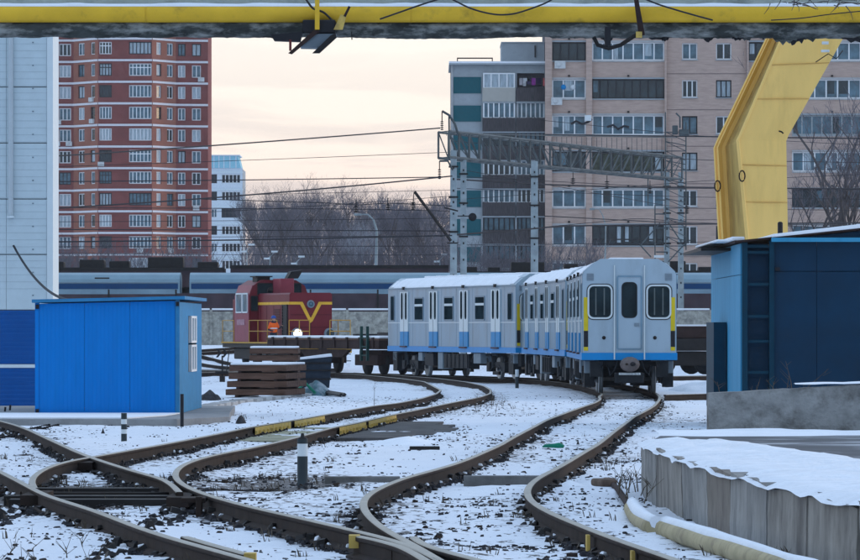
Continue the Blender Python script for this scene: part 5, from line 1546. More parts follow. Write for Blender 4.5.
# ------------------------------------------------------------------ blue container shed, left
YS = 107.0
def sP_(x, y, Y_=YS): return P(x, y, Y_)
zb = CZ - (413.5 - 328) / (FP / YS)
nl, nr = (35 - 430) / FP * YS, (179.5 - 430) / FP * YS
frx = (201.3 - 430) / FP * 115.2
dxs = frx - nr
sh = thing('container_shed', 'bright blue container shed with a narrow white window on its right side', 'shed', (nl, YS, zb))
W_ = nr - nl; HT = (413.5 - 303) / (FP / YS); HTR = (413.5 - 299.8) / (FP / YS); DL = 8.2
fl = lambda x, y, z: (x + dxs * y / DL, y, z)
# front sheet with shallow ribs, in three panels
for pi_ in range(3):
    mb = MB(); a0 = .09 + (W_ - .18) * pi_ / 3 + .004; a1 = .09 + (W_ - .18) * (pi_ + 1) / 3 - .004
    n_ = 11
    for k in range(n_):
        x0 = a0 + (a1 - a0) * k / n_; x1 = a0 + (a1 - a0) * (k + 1) / n_; xm = x0 + (x1 - x0) * .72
        zt = lambda x: HT + (HTR - HT) * x / W_ - .02
        mb.quad((x0, -.0, .06), (xm, -.0, .06), (xm, -.0, zt(xm)), (x0, -.0, zt(x0)))
        mb.quad((xm, -.0, .06), (x1, .004, .06), (x1, .004, zt(x1)), (xm, -.0, zt(xm)))
    obj('front_panel', mb, shedblue, sh)
obj('corner_post', MB().box(0, .088, -.012, .08, 0, HT), shedblue, sh)
obj('corner_post', MB().box(W_ - .088, W_, -.012, .08, 0, HTR), shedtrim, sh)
obj('base_rail', MB().box(.09, W_ - .09, -.012, .06, 0, .058), shedblue, sh)
for x, z in ((.05, HT - .08), (W_ - .04, HTR - .09), (.05, .05)):
    obj('corner_casting', MB().cbox((x, -.03, z), (.07, .05, .09)), blackpaint, sh)
side_m = mat('shed_side_blue', (0.003, 0.195, 0.42), .6, spec=0.2, var=.12, dirt=(.02, .2, .38), dirt_amt=.4)
# side wall with window opening, panels
wy0, wy1 = 3.6, 5.6
zw0, zw1 = CZ - (371.5 - 328) / (FP / 111.5) - zb, CZ - (316 - 328) / (FP / 111.5) - zb
for pi_ in range(8):
    y0 = .05 + pi_ * DL / 8; y1 = (pi_ + 1) * DL / 8 - .02
    mb = MB()
    parts = [(0, HTR - .05)]
    if y1 > wy0 and y0 < wy1:
        parts = [(0, zw0), (zw1, HTR - .05)]
    for (z0, z1) in parts:
        a = fl(W_, y0, 0); b_ = fl(W_, y1, 0); mdl = fl(W_ + .035, (y0 + y1) / 2, 0)
        mb._add([(a[0], a[1], z0), (mdl[0], mdl[1], z0), (b_[0], b_[1], z0), (a[0], a[1], z1), (mdl[0], mdl[1], z1), (b_[0], b_[1], z1)], [(0, 1, 4, 3), (1, 2, 5, 4)])
    obj('side_panel', mb, side_m, sh)
wo = thing('window', None, None); wo.parent = sh
C.objects.unlink(wo); bpy.data.objects.remove(wo)
def sidebox(y0, y1, z0, z1, d0, d1):
    a0, a1 = fl(W_, y0, 0)[0], fl(W_, y1, 0)[0]
    m_ = MB(); m_._add([(a0 + d0, y0, z0), (a0 + d1, y0, z0), (a1 + d1, y1, z0), (a1 + d0, y1, z0), (a0 + d0, y0, z1), (a0 + d1, y0, z1), (a1 + d1, y1, z1), (a1 + d0, y1, z1)],
                     [(0, 3, 2, 1), (4, 5, 6, 7), (0, 1, 5, 4), (1, 2, 6, 5), (2, 3, 7, 6), (3, 0, 4, 7)])
    return m_
zm = (zw0 + zw1) / 2
for (z0, z1) in ((zw0, zm - .02), (zm + .02, zw1)):
    m_ = MB()
    for bx_ in ((wy0, wy0 + .25, z0, z1), (wy1 - .25, wy1, z0, z1), ((wy0 + wy1) / 2 - .10, (wy0 + wy1) / 2 + .10, z0 + .051, z1 - .051), (wy0 + .26, wy1 - .26, z0, z0 + .05), (wy0 + .26, wy1 - .26, z1 - .05, z1)):
        q = sidebox(*bx_, -.02, .05); m_._add(q.v, q.f)
    o = obj('window', m_, pvc, sh)
    obj('pane', sidebox(wy0 + .2, wy1 - .2, z0 + .04, z1 - .04, -.015, .005), g_blue, o)
mb = MB(); mb._add([(.003, .07, 0), fl(.003, DL, 0), (.003, .07, HT - .03), fl(.003, DL, HT - .03), fl(W_, DL, 0), fl(W_, DL, HTR - .03)], [(0, 1, 3, 2), (1, 4, 5, 3)]); obj('back_wall', mb, side_m, sh)
mb = MB()
ov = .16
q = [fl(-.06, -.12, HT + .005), fl(W_ + .12, -.12, HTR + .01), fl(W_ + .12, DL + .1, HTR + .01), fl(-.06, DL + .1, HT + .005)]
mb._add(q + [(a, b_, c_ + .07) for a, b_, c_ in q], [(0, 3, 2, 1), (4, 5, 6, 7), (0, 1, 5, 4), (1, 2, 6, 5), (2, 3, 7, 6), (3, 0, 4, 7)])
obj('roof', mb, shedtrim, sh)
# the slab it stands on
sf = G(40, 421.5, SN)
pl = thing('foundation_slab', 'long snow dusted concrete slab carrying the blue container shed', 'slab', (0, 0, 0))
m_ = MB()
z1 = zb - .006; z0 = z1 - .34
L0 = P(-40, 421, 100); 
edge = [(-11.5, 100.8), (-5.1, 100.8), (-4.15, 103.6), (-4.35, 109), (-4.6, 118), (-11.5, 118)]
m_.prism(edge, lambda p: (p[0], p[1], z1), lambda p: (p[0], p[1], z0))
obj('slab', m_, concrete, pl, bevel=.015)
m_ = MB(); e2 = [(-11.4, 101.0), (-6.1, 101.0), (-5.5, 104.0), (-5.35, 106.9), (-11.4, 106.9)]
m_.prism(e2, lambda p: (p[0], p[1], z1 + .025), lambda p: (p[0], p[1], z1 + .002)); obj('snow_layer', m_, snow, pl)

# ------------------------------------------------------------------ big clad building, far left
YB = 123.0; sB = FP / YB
xr = (53 - 430) / FP * YB
bd = thing('clad_building', 'tall building clad in pale panels above dark blue siding at the left edge', 'building', (xr, YB, 0))
zt = lambda py: CZ + (328 - py) / sB
seams = [-60, -26, 30.5, 87, 143, 199, 254.5, 310]
for i in range(len(seams) - 1):
    for (xa, xb) in ((-46.5, -6.3), (-92, -46.8), (-140, -92.3)):
        obj('wall_panel', MB().box(xa / sB, xb / sB, 0, .1, zt(seams[i + 1]) + .012, zt(seams[i]) - .012), wallwhite, bd)
mb = MB()
for k in range(0, 250, 7):
    mb.box(-140 / sB, -6.3 / sB, -.004, -.001, zt(44 + k) , zt(44 + k) + .012)
obj('seam_line', mb, mat('seam_grey', (.42, .50, .54), .7), bd)
obj('corner_trim', MB().box(-6 / sB, 0, -.03, .15, zt(310), zt(-60)), trimwhite, bd)
obj('core', MB().box(-140 / sB, -.01, .12, 1.9, -.3, zt(-59.5)), wallwhite, bd)
obj('side_wall', MB().box(-.012, -.002, .151, 1.9, zt(408), zt(-60)), trimwhite, bd)
obj('roof', MB().box(-140 / sB, .03, -.05, 1.95, zt(-60.3), zt(-62)), trimwhite, bd)
for (y0, y1) in ((310.4, 364), (368, 407)):
    n_ = int((y1 - y0) / 4.2)
    mb = MB()
    for k in range(n_):
        za = zt(y1 - (y1 - y0) * k / n_); zc_ = zt(y1 - (y1 - y0) * (k + 1) / n_)
        mb._add([(-3.6, .0, za), (-.0, .0, za), (-.0, -.014, za + (zc_ - za) * .75), (-3.6, -.014, za + (zc_ - za) * .75), (-.0, 0, zc_), (-3.6, 0, zc_)], [(0, 1, 2, 3), (3, 2, 4, 5)])
    obj('blue_siding', mb, navy, bd)
obj('white_strip', MB().box(-3.6, 0, -.02, .1, zt(367.8), zt(364.4)), trimwhite, bd)
obj('base_strip', MB().box(-3.6, 0, -.02, .1, zt(412), zt(407.2)), concrete, bd)
cx = (11 - 53) / sB
obj('downpipe', MB().tube([(cx, -.08, zt(-50)), (cx, -.08, zt(216))], .065, 8), trimwhite, bd)
obj('downpipe_shoe', MB().box(cx - .08, cx + .08, -.16, -.0, zt(218), zt(216)), trimwhite, bd)
mb = MB()
for k in range(12):
    mb.box((33 - 53) / sB - .02, (33 - 53) / sB + .02, -.012, -.004, zt(43 + 23 * k), zt(43 + 23 * k) + .03)
obj('rivet', mb, boxgrey, bd)
a = Vector((xr + (14 - 53) / sB, YB - .1, zt(246))); b_ = Vector(((78 - 430) / FP * 109, 109, CZ - (300.5 - 328) / FP * 109))
pts = []
for k in range(17):
    t_ = k / 16; p = a.lerp(b_, t_); p.z -= 4 * .36 * t_ * (1 - t_) * (1.0 if t_ < .9 else 1); pts.append(p)
tag(obj('sagging_cable', MB().tube(pts, .03, 6), wirem), 'black cable sagging from the pale wall to the blue shed roof', 'cable')
# weeds/pegs at the far left edge
for i, (x, y0, y1) in enumerate(((4, 418, 407), (9, 417, 405))):
    g_ = G(x, y0, SN); tag(obj('iron_peg', MB().tube([(g_.x, g_.y, g_.z - .05), (g_.x + .03, g_.y, g_.z + (y0 - y1) / (FP / g_.y))], .025, 5), darksteel), ('left' if i == 0 else 'right') + ' one of two dark iron pegs at the left edge under the siding', 'peg')

# ------------------------------------------------------------------ posts in the snow
def post(name, label, px, pb, pt, wpx, bands, cone=True, round_=True):
    g_ = G(px, pb, SN); s_ = FP / g_.y; T = thing(name, label, 'marker post', (g_.x, g_.y, gh(g_.x, g_.y)))
    H_ = (pb - pt) / s_; r = wpx / s_ / 2
    z = -.1
    for (f_, m__, nm) in bands:
        z1_ = H_ * f_
        obj(nm, MB().lathe([(r, z), (r, z1_)], 16, (0, 0, 0)), m__, T); z = z1_
    if cone:
        obj('cap', MB().lathe([(r, H_ * bands[-1][0]), (r * .85, H_ * bands[-1][0] + .02), (r * .4, H_ * bands[-1][0] + .03), (r * .3, H_ * bands[-1][0] + .07), (.001, H_ * bands[-1][0] + .075)], 16), darksteel, T)
    return T
dk = mat('post_dark', (.035, .045, .05), .6, var=.2)
post('marker_post', 'dark round marker post with one wide white band between the two middle tracks', 302.5, 484, 436, 10.5, [(.58, dk, 'shaft'), (.84, postwhite, 'white_band'), (.93, dk, 'collar')])
post('marker_post', 'small black and white striped marker post in front of the blue shed', 124, 442, 413, 5.8, [(.27, dk, 'black_band'), (.42, postwhite, 'white_band'), (.60, dk, 'black_band'), (.77, postwhite, 'white_band'), (.98, dk, 'black_band')], False)
post('marker_post', 'thin plain black post at the right corner of the blue shed', 182, 427, 394, 3.6, [(1.0, blackpaint, 'shaft')], False)
post('marker_post', 'small black post with pale top standing before the metro train', 517, 388.5, 369.5, 3.6, [(.62, dk, 'shaft'), (1.0, postwhite, 'pale_top')], False)

# ------------------------------------------------------------------ litter
g_ = G(553, 447, SN)
mb = MB(); mb.tube([(-.17, 0, .02), (-.12, 0, .03), (-.06, .0, .045), (.02, .02, .035), (.10, 0, .05), (.15, .02, .035), (.17, 0, .05)], [.02, .045, .035, .05, .05, .045, .02], 7)
tag(obj('plastic_bottle', mb, greenp, loc=(g_.x, g_.y, gh(g_.x, g_.y))), 'crushed green plastic bottle lying between the right track rails', 'bottle')
g_ = G(424, 451.5, SN)
mb = MB(); mb.box(-.22, .24, -.08, .08, .0, .055)
tag(obj('broken_board', mb, darksteel, loc=(g_.x, g_.y, gh(g_.x, g_.y)), rz=R(3), bevel=.01), 'short dark board lying in the snow left of the right track bend', 'board')
for (x, y, r, lb) in ((103, 433, .055, 'dark stone lying alone in the snow before the blue shed'), (578, 443, .05, 'dark pointed stone inside the right track below the train'), (418, 440, .05, 'dark stone in the snow above the short dark board')):
    g_ = G(x, y, SN)
    o = heap('stone', lb, (g_.x, g_.y, gh(g_.x, g_.y)), r * 1.3, r * 1.6, r * 1.5, int(x), stonem, 'stone')
# snow capped pale conduit in the right foreground
def cpath(pts, z):
    o = []
    for (x, y) in pts:
        g_ = G(x, y, SN - z); o.append(Vector((g_.x, g_.y, g_.z)))
    return o
cpts = [(631, 506), (636, 515), (645, 522), (660, 528), (674, 532), (688, 536), (700, 540), (722, 547), (742, 553), (765, 561), (790, 570), (830, 583)]
sp = smooth_path([tuple(v[:2]) for v in cpath(cpts, .07)], .5, .7)
cd = thing('conduit', 'beige yellow pipe capped with snow beside the weathered slab platform', 'pipe', (0, 0, 0))
n_ = len(sp); cut = int(n_ * .36)
for nm, (i0, i1) in (('pipe_segment', (0, cut)), ('pipe_segment', (cut, n_))):
    q = [(p[0] + (.03 if i0 else 0), p[1], RT(p[1]) - SN + .045 + (.015 if i0 else 0)) for p in sp[i0:i1]]
    obj(nm, MB().tube(q, .075 if i0 == 0 else .085, 10), mat('conduit_beige', (.42, .35, .21), .7, var=.2, dirt=(.16, .12, .09), dirt_amt=.6, dirt_scale=4), cd)
    obj('snow_cap', MB().tube([(p[0] + .015, p[1], p[2] + .055) for p in q], [.05 + .03 * float(hnoise(i * .35, 1.7, 21)) for i in range(len(q))], 8), snow, cd)
q = [Vector((p[0], p[1], RT(p[1]) - SN + .05)) for p in smooth_path([tuple(v[:2]) for v in cpath([(612, 484), (617, 488), (621, 494), (625, 500), (629, 507), (632, 513)], .05)], .2, .2)]
obj('rusted_end', MB().tube(q, .035, 7), rusty, cd)
g_ = G(604, 489, SN)
mb = MB(); mb.cbox((0, 0, .05), (.20, .5, .09)); mb.cbox((.11, .2, .07), (.10, .3, .06))
tag(obj('rusty_block', mb, mat('rusty_block', (.15, .105, .08), .9, var=.4, scale=6), loc=(g_.x, g_.y, gh(g_.x, g_.y)), rz=R(12), bevel=.03), 'rusty brown block at the start of the snow capped conduit', 'block')
heap('snow_clump', 'icy grey snow clump against the inside of the right rail bend', (G(570, 487, SN).x, G(570, 487, SN).y, gh(1.6, 55) - .01), .42, 1.0, .06, 22)

# ------------------------------------------------------------------ slab platform, right foreground
ZP = .63
ed = [(2.33, 55.2), (2.31, 54.2), (2.36, 51.2), (2.41, 48.2), (2.50, 46.0), (2.62, 43.8), (2.74, 41.2), (2.90, 39.0), (3.10, 36.2), (3.36, 33.4), (3.7, 30.5)]
pf_ = thing('slab_platform', 'low platform faced with upright weathered concrete slabs at the right edge', 'platform', (0, 0, 0))
top = ed + [(14, 30.5), (14, 62.5), (3.0, 62.5), (2.6, 58.5)]
m_ = MB(); m_.prism(top, lambda p: (p[0] + .08, p[1], ZP - .02), lambda p: (p[0] + .08, p[1], ZP - .14)); obj('deck', m_, asphalt, pf_)
# facing slabs
rgp = random.Random(3)
slabmats = [slabmat, mat('weathered_slab_grey', (0.31, 0.30, 0.285), 0.9, var=0.2, scale=2.0, bump=0.5, bscale=6, dirt=(0.12, 0.12, 0.125), dirt_amt=0.8, dirt_scale=1.8, stretch=(1.2, 1.2, 0.6), dirt_lo=0.47), mat('weathered_slab_brown', (0.25, 0.22, 0.19), 0.9, var=0.3, scale=2.0, bump=0.6, bscale=6, dirt=(0.085, 0.07, 0.065), dirt_amt=0.85, dirt_scale=2.0, stretch=(1.2, 1.2, 0.6), dirt_lo=0.45)]
def along(path, step):
    P_ = [Vector(p) for p in path]; d_ = [0]
    for i in range(len(P_) - 1):
        d_.append(d_[-1] + (P_[i + 1] - P_[i]).length)
    def at_(s_):
        for i in range(len(P_) - 1):
            if s_ <= d_[i + 1] or i == len(P_) - 2:
                return P_[i].lerp(P_[i + 1], (s_ - d_[i]) / (d_[i + 1] - d_[i]))
    return at_, d_[-1]
at_, LT = along(ed, 1)
joints = [55.2, 52.0, 48.1, 45.6, 43.7, 40.9, 38.7, 36.2, 34.2, 32.3, 30.5]
def s_at(yq):
    lo_, hi_ = 0.0, LT
    for _ in range(40):
        m__ = (lo_ + hi_) / 2
        if at_(m__).y > yq: lo_ = m__
        else: hi_ = m__
    return lo_
for ji in range(len(joints) - 1):
    s_ = s_at(joints[ji]); wv = s_at(joints[ji + 1]) - s_
    a, b_ = at_(s_ + .04), at_(min(s_ + wv - .05, LT)); d_ = b_ - a
    zl = ZP - .035 + rgp.uniform(-.03, .03)
    n3 = 5; mb = MB(); tilt = rgp.uniform(-.02, .03)
    nv = Vector((d_.y, -d_.x)).normalized()      # towards +x side
    if nv.x < 0: nv = -nv
    front = []; back = []
    nz_ = 7
    for k in range(n3 + 1):
        for j in range(nz_ + 1):
            zq = -.15 + (zl + .15) * j / nz_
            jit = rgp.uniform(-.004, .004) + tilt * (1 - j / nz_)
            p = a.lerp(b_, k / n3) + nv * jit
            if j == nz_: zq += rgp.uniform(-.02, .012)
            front.append((p.x, p.y, zq)); pb_ = p + nv * .22; back.append((pb_.x, pb_.y, zq))
    vs = front + back; nf = len(front); fs = []
    for k in range(n3):
        for j in range(nz_):
            i0 = k * (nz_ + 1) + j; i1 = i0 + nz_ + 1
            fs += [(i0, i1, i1 + 1, i0 + 1)]
        i0 = k * (nz_ + 1) + nz_; i1 = i0 + nz_ + 1; fs.append((i0, i1, nf + i1, nf + i0))
    fs.append(tuple(range(0, nz_ + 1)) + tuple(range(nf + nz_, nf - 1, -1)))
    o_ = n3 * (nz_ + 1); fs.append(tuple(range(o_, o_ + nz_ + 1)) + tuple(range(nf + o_ + nz_, nf + o_ - 1, -1)))
    mb._add(vs, fs); obj('facing_slab', mb, rgp.choice(slabmats), pf_)
a = MB(); a.box(2.35, 6, 55.3, 55.5, -.1, ZP - .15); obj('end_wall', a, slabmat, pf_)
# snow on its top: uneven sheet with a ragged back edge
mb = MB(); nu, nv_ = 110, 16
vs = []; fs = []
for i in range(nu + 1):
    p = at_(LT * i / nu)
    wd_ = 1.0 + .85 * (55 - p.y) / 10 + .30 * float(hnoise(i * .21, 3.3, 6)) + .10 * float(hnoise(i * .9, 1.3, 7))
    wd_ = max(wd_, .5)
    for j in range(nv_ + 1):
        t_ = j / nv_
        ex = .03 * float(hnoise(i * .3, 8.1, 9)) if j == 0 else 0
        x = p.x - .03 - ex + wd_ * t_
        hh = .034 * (math.sin(PI * min(max(t_, .0), 1)) ** .45) * (.35 + 1.2 * float(hnoise(i * .33, j * .5, 8)) + .5 * float(hnoise(i * 1.1, j * 1.3, 18)))
        hh += -.02 * (float(hnoise(i * .5, j * 1.1, 12)) > .72)
        if j == 0: hh = -.012 - .08 * max(0, float(hnoise(i * .37, 2.2, 14)) - .42)
        vs.append((x, p.y, ZP - .015 + hh))
fs = [(i * (nv_ + 1) + j, i * (nv_ + 1) + j + 1, (i + 1) * (nv_ + 1) + j + 1, (i + 1) * (nv_ + 1) + j) for i in range(nu) for j in range(nv_)]
psnow = mat('platform_snow', (0.78, 0.80, 0.84), .75, var=.08, scale=3, bump=.8, bscale=12, dirt=(.16, .15, .15), dirt_amt=.7, dirt_scale=9, dirt_lo=.63)
mb._add(vs, fs, 0, True); obj('snow_layer', mb, psnow, pf_)
mb = MB(); vs = []
for i in range(61):
    x = 2.7 + i * .19
    for j in range(7):
        t_ = j / 6; vs.append((x, 59.2 + 1.9 * t_ - .9 * float(hnoise(i * .35, 5.5, 3)) * (1 - t_), ZP - .018 + .05 * math.sin(PI * t_) ** .5 * (.4 + float(hnoise(i * .4, j * .7, 4)))))
mb._add(vs, [(i * 7 + j, (i + 1) * 7 + j, (i + 1) * 7 + j + 1, i * 7 + j + 1) for i in range(60) for j in range(6)], 0, True); obj('snow_layer', mb, snow, pf_)
# concrete block wall behind
YK = 61.2
bw = thing('concrete_wall', 'cracked grey concrete wall block standing below the dark blue hut', 'wall', (0, YK, 0))
n_ = 60; vs = []
x0, x1 = (709 - 430) / FP * YK, 9.0
mb = MB()
nz_ = 14
for i in range(n_ + 1):
    x = x0 + (x1 - x0) * i / n_
    pxx = 430 + x * FP / YK
    ztop_ = CZ - ((393.5 - 8.5 * min(1, (pxx - 709) / 151)) - 328) * YK / FP + .012 * (float(hnoise(i * .7, 1, 2)) - .5)
    for j in range(nz_ + 1):
        z = ZP - .14 + (ztop_ - ZP + .14) * j / nz_
        brk = max(0, float(hnoise(x * 2.2 + 3, z * 4, 6)) - .45) * .14 if pxx > 800 - 40 * (j / nz_ - .3) else 0
        y = -.0 + .012 * (float(hnoise(x * 6, z * 6, 3)) - .5) + brk
        vs.append((x, y, z))
    vs.append((x, .5, ztop_))
r_ = nz_ + 2
fs = [(i * r_ + j, (i + 1) * r_ + j, (i + 1) * r_ + j + 1, i * r_ + j + 1) for i in range(n_) for j in range(nz_ + 1)]
mb._add(vs, fs, 0)
mb._add([(x0, 0, ZP - .14), (x0, .5, ZP - .14), vs[r_ - 1], vs[r_ - 2]], [(0, 1, 2, 3)])
obj('block', mb, mat('wall_concrete', (0.25, 0.25, 0.245), .9, var=.3, scale=3.5, bump=.9, bscale=14, dirt=(.075, .068, .062), dirt_amt=.85, dirt_scale=3.2, dirt_lo=.5), bw)
mb = MB(); vs = []
for i in range(41):
    x = (795 - 430) / FP * YK + i * .12
    zz_ = CZ - (387 - 328 - 3 * min(1, i / 14)) * YK / FP
    for j in range(4):
        vs.append((x, -.02 + j * .12, zz_ + .012 + .03 * math.sin(PI * (j + .5) / 4.5) + .012 * float(hnoise(i * .6, j, 2))))
mb._add(vs, [(i * 4 + j, (i + 1) * 4 + j, (i + 1) * 4 + j + 1, i * 4 + j + 1) for i in range(40) for j in range(3)], 0, True); obj('snow_cap', mb, snow, bw)
# stalks by the platform and the wall
def stalks(label, pts, seed):
    rg_ = random.Random(seed); mb = MB()
    for (x, Y_, z, h_, lean) in pts:
        p = Vector((x, Y_, z)); q = [p, p + Vector((lean * .3, 0, h_ * .5)), p + Vector((lean, .05, h_))]
        mb.tube(q, [.007, .005, .002], 4, cap=False)
        for k in range(rg_.randint(2, 6)):
            t_ = rg_.uniform(.3, .95); b0 = q[0].lerp(q[2], t_); e = b0 + Vector((rg_.uniform(-.12, .12), 0, rg_.uniform(.04, .14)))
            mb.tube([b0, e], [.003, .0015], 3, cap=False)
    return tag(obj('dead_weeds', mb, drygrass), label, 'weeds', kind='stuff')
rgw = random.Random(8)
stalks('dead weed stalks in front of the left end of the slab platform', [(rgw.uniform(2.0, 2.45), rgw.uniform(50, 56), .1, rgw.uniform(.12, .32), rgw.uniform(-.1, .1)) for _ in range(16)], 3)
stalks('dead weed stalks in front of the dark blue hut wall', [(rgw.uniform(4.3, 5.2), 63 + rgw.random(), .9, rgw.uniform(.2, .6), rgw.uniform(-.2, .4)) for _ in range(7)] + [(rgw.uniform(3.6, 4.2), 63, .9, rgw.uniform(.2, .4), rgw.uniform(-.15, .15)) for _ in range(3)], 5)
stalks('dead weed stalks standing in the snow at the bottom left', [(rgw.uniform(-3.6, -2.6), rgw.uniform(36, 41), .06, rgw.uniform(.05, .13), rgw.uniform(-.05, .05)) for _ in range(12)], 7)
stalks('single dead stalk and tufts near the middle track bend', [(P(374, 400, 118).x, 118, -.12, .75, .02)] + [(rgw.uniform(.9, 1.9), rgw.uniform(118, 130), -.13, rgw.uniform(.15, .4), rgw.uniform(-.1, .1)) for _ in range(10)], 9)

# ------------------------------------------------------------------ blue hut, right
YH = 95.0; sH = FP / YH
hx = (742 - 430) / sH
ht = thing('blue_hut', 'dark blue metal hut with a light blue end wall and snow edged roof at right', 'hut', (hx, YH, 0))
hz = lambda py: CZ + (328 - py) / sH
DH = 9.9
ztL, ztR = hz(243.5), hz(243.5) + (125 / sH) * (12.5 / 118.0)
# end wall facing left: panels in two rows
for r_i, (z0, z1) in enumerate(((.0, hz(275)), (hz(275) + .012, ztL))):
    for k in range(3):
        y0 = DH * k / 3 + .01; y1 = DH * (k + 1) / 3 - .01
        obj('end_panel', MB().box(-.03, 0, y0, y1, z0, z1 - .0), rshed_l, ht)
        for q in range(3):
            yy = y0 + (y1 - y0) * (q + .5) / 3
            if 0: obj('end_rib', MB().box(-.045, -.0302, yy - .02, yy + .02, z0, z1), rshed_l, ht)
obj('door_post', MB().box(-.30, -.05, 4.2, 6.8, .3, hz(322)), rshed_t, ht)
wl_ = 6.0
# recessed bay with ladder rungs
obj('corner_column', MB().box(0, .10, -.10, .12, 0, ztL + .02), rshed_t, ht)
cx2 = 27 / sH
obj('corner_column', MB().box(cx2, cx2 + .09, -.10, .12, 0, ztL + .06), rshed_t, ht)
for k, py in enumerate((246, 252, 284, 316, 341, 372)):
    obj('cross_rail', MB().box(.102, cx2 - .002, -.05, .05, hz(py) - .035, hz(py) + .02), rshed_t, ht)
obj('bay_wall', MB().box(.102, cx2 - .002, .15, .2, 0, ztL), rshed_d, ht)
for i, (a0, a1) in enumerate(((cx2 + .095, cx2 + .9), (cx2 + .908, cx2 + 1.75), (cx2 + 1.758, cx2 + 2.6), (cx2 + 2.608, cx2 + 4.2))):
    zr = lambda x: ztL + (ztR - ztL) * x / 2.37
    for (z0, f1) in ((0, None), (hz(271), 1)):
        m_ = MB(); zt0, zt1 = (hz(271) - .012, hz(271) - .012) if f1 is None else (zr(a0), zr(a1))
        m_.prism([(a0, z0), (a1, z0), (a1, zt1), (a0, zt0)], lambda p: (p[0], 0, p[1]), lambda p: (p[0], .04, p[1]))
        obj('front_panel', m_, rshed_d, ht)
    mb = MB()
    for q in range(5):
        xx = a0 + (a1 - a0) * (q + .5) / 5; mb.box(xx - .012, xx + .012, -.012, -.002, .02, zr(a0) - .05)
    pass
obj('inner_light_block', MB().box(.06, cx2 + 4.2, .21, DH - .1, .02, ztL - .05), rshed_d, ht)  # dark box added inside the hut to stop light showing through panel gaps
obj('latch', MB().cbox((cx2 + .16, -.05, hz(269)), (.09, .06, .06)), blackpaint, ht)
m_ = MB()
zr = lambda x: ztL + (ztR - ztL) * x / 2.37
m_._add([(-.15, -.2, zr(0) + .01), (cx2 + 4.3, -.2, zr(cx2 + 4.3) + .01), (cx2 + 4.3, DH + .3, zr(cx2 + 4.3) + .01), (-.15, DH + .3, zr(0) + .01)] + [(-.15, -.2, zr(0) + .05), (cx2 + 4.3, -.2, zr(cx2 + 4.3) + .05), (cx2 + 4.3, DH + .3, zr(cx2 + 4.3) + .05), (-.15, DH + .3, zr(0) + .05)],
        [(0, 3, 2, 1), (4, 5, 6, 7), (0, 1, 5, 4), (1, 2, 6, 5), (2, 3, 7, 6), (3, 0, 4, 7)])
obj('roof', m_, rusty, ht)
m_ = MB(); xa = cx2 + .03
m_._add([(xa, -.22, zr(xa) + .003 + .05), (cx2 + 4.3, -.22, zr(cx2 + 4.3) + .053), (cx2 + 4.3, 9, zr(cx2 + 4.3) + .053), (xa, 9, zr(xa) + .053), (xa + .03, -.20, zr(xa) + .12), (cx2 + 4.3, -.2, zr(cx2 + 4.3) + .15), (cx2 + 4.3, 9, zr(cx2 + 4.3) + .15), (xa + .03, 9, zr(xa) + .12)],
        [(0, 3, 2, 1), (4, 5, 6, 7), (0, 1, 5, 4), (1, 2, 6, 5), (2, 3, 7, 6), (3, 0, 4, 7)])
obj('roof_snow', m_, snow, ht, bevel=.02)
obj('fascia', m_2 := MB().box(xa, cx2 + 4.3, -.235, -.221, zr(xa) - .03, zr(xa) + .05), rshed_l, ht)
m_2 = None
obj('roof_snow', MB().box(-.42, .0, 1.2, 8.8, zr(0) + .053, zr(0) + .10), snow, ht, bevel=.02)
obj('roof_snow', MB().box(-.2, .05, 0.0, 3.2, zr(0) + .056, zr(0) + .13), snow, ht, bevel=.02)
obj('eaves_board', MB().box(-.62, -.03, 3.0, 9.8, zr(0) - .09, zr(0) - .03), darksteel, ht)
obj('eaves_board', MB().box(-.4, -.03, 8, 9.8, zr(0) + .0, zr(0) + .04), darksteel, ht)
obj('roof_pin', MB().lathe([(.05, 0), (.05, .22), (.03, .24), (.001, .245)], 10, (cx2 + .22, .1, zr(.7) + .1)), darksteel, ht)

# ------------------------------------------------------------------ yellow crane leg
cl_ = thing('crane_leg', 'huge bent yellow box section crane leg rising behind the dark blue hut', 'crane leg', (7, 120, 0))
rings = []
for (Lx, Ly, Cx, Cy, Rx, Ry) in ((796, -20, 808, -22, 876, -20), (768, 38.5, 780, 42, 843, 38.5), (719.5, 139.5, 741.2, 134, 788.5, 135.5), (715.8, 148, 738.4, 139.5, 786.3, 141), (720.6, 240, 748.3, 240, 788, 240), (729, 375, 762, 375, 791, 375)):
    a = P(Lx, Ly, 121.1); b_ = P(Cx, Cy, 120.0); c_ = P(Rx, Ry, 120.5); d_ = a + (c_ - b_)
    rings.append([v - Vector((7, 120, 0)) for v in (a, b_, c_, d_)])
mb = MB()
for i in range(len(rings) - 1):
    for k in (1, 2, 3):
        j = (k + 1) % 4
        mb.quad(rings[i][k], rings[i][j], rings[i + 1][j], rings[i + 1][k])
IN = Vector((.10, .17, 0))
for i in range(len(rings) - 1):       # the left face is a web recessed between two flanges
    a0, b0, a1, b1 = rings[i][0], rings[i][1], rings[i + 1][0], rings[i + 1][1]
    e0, e1 = (b0 - a0) * .10, (b1 - a1) * .10
    mb.quad(a0, a0 + e0, a1 + e1, a1); mb.quad(b0 - e0, b0, b1, b1 - e1)
    mb.quad(a0 + e0, a0 + e0 + IN * 1.6, a1 + e1 + IN * 1.6, a1 + e1); mb.quad(b0 - e0 + IN * 1.6, b0 - e0, b1 - e1, b1 - e1 + IN * 1.6)
    mb.quad(a0 + e0 + IN * 1.6, b0 - e0 + IN * 1.6, b1 - e1 + IN * 1.6, a1 + e1 + IN * 1.6, 1)
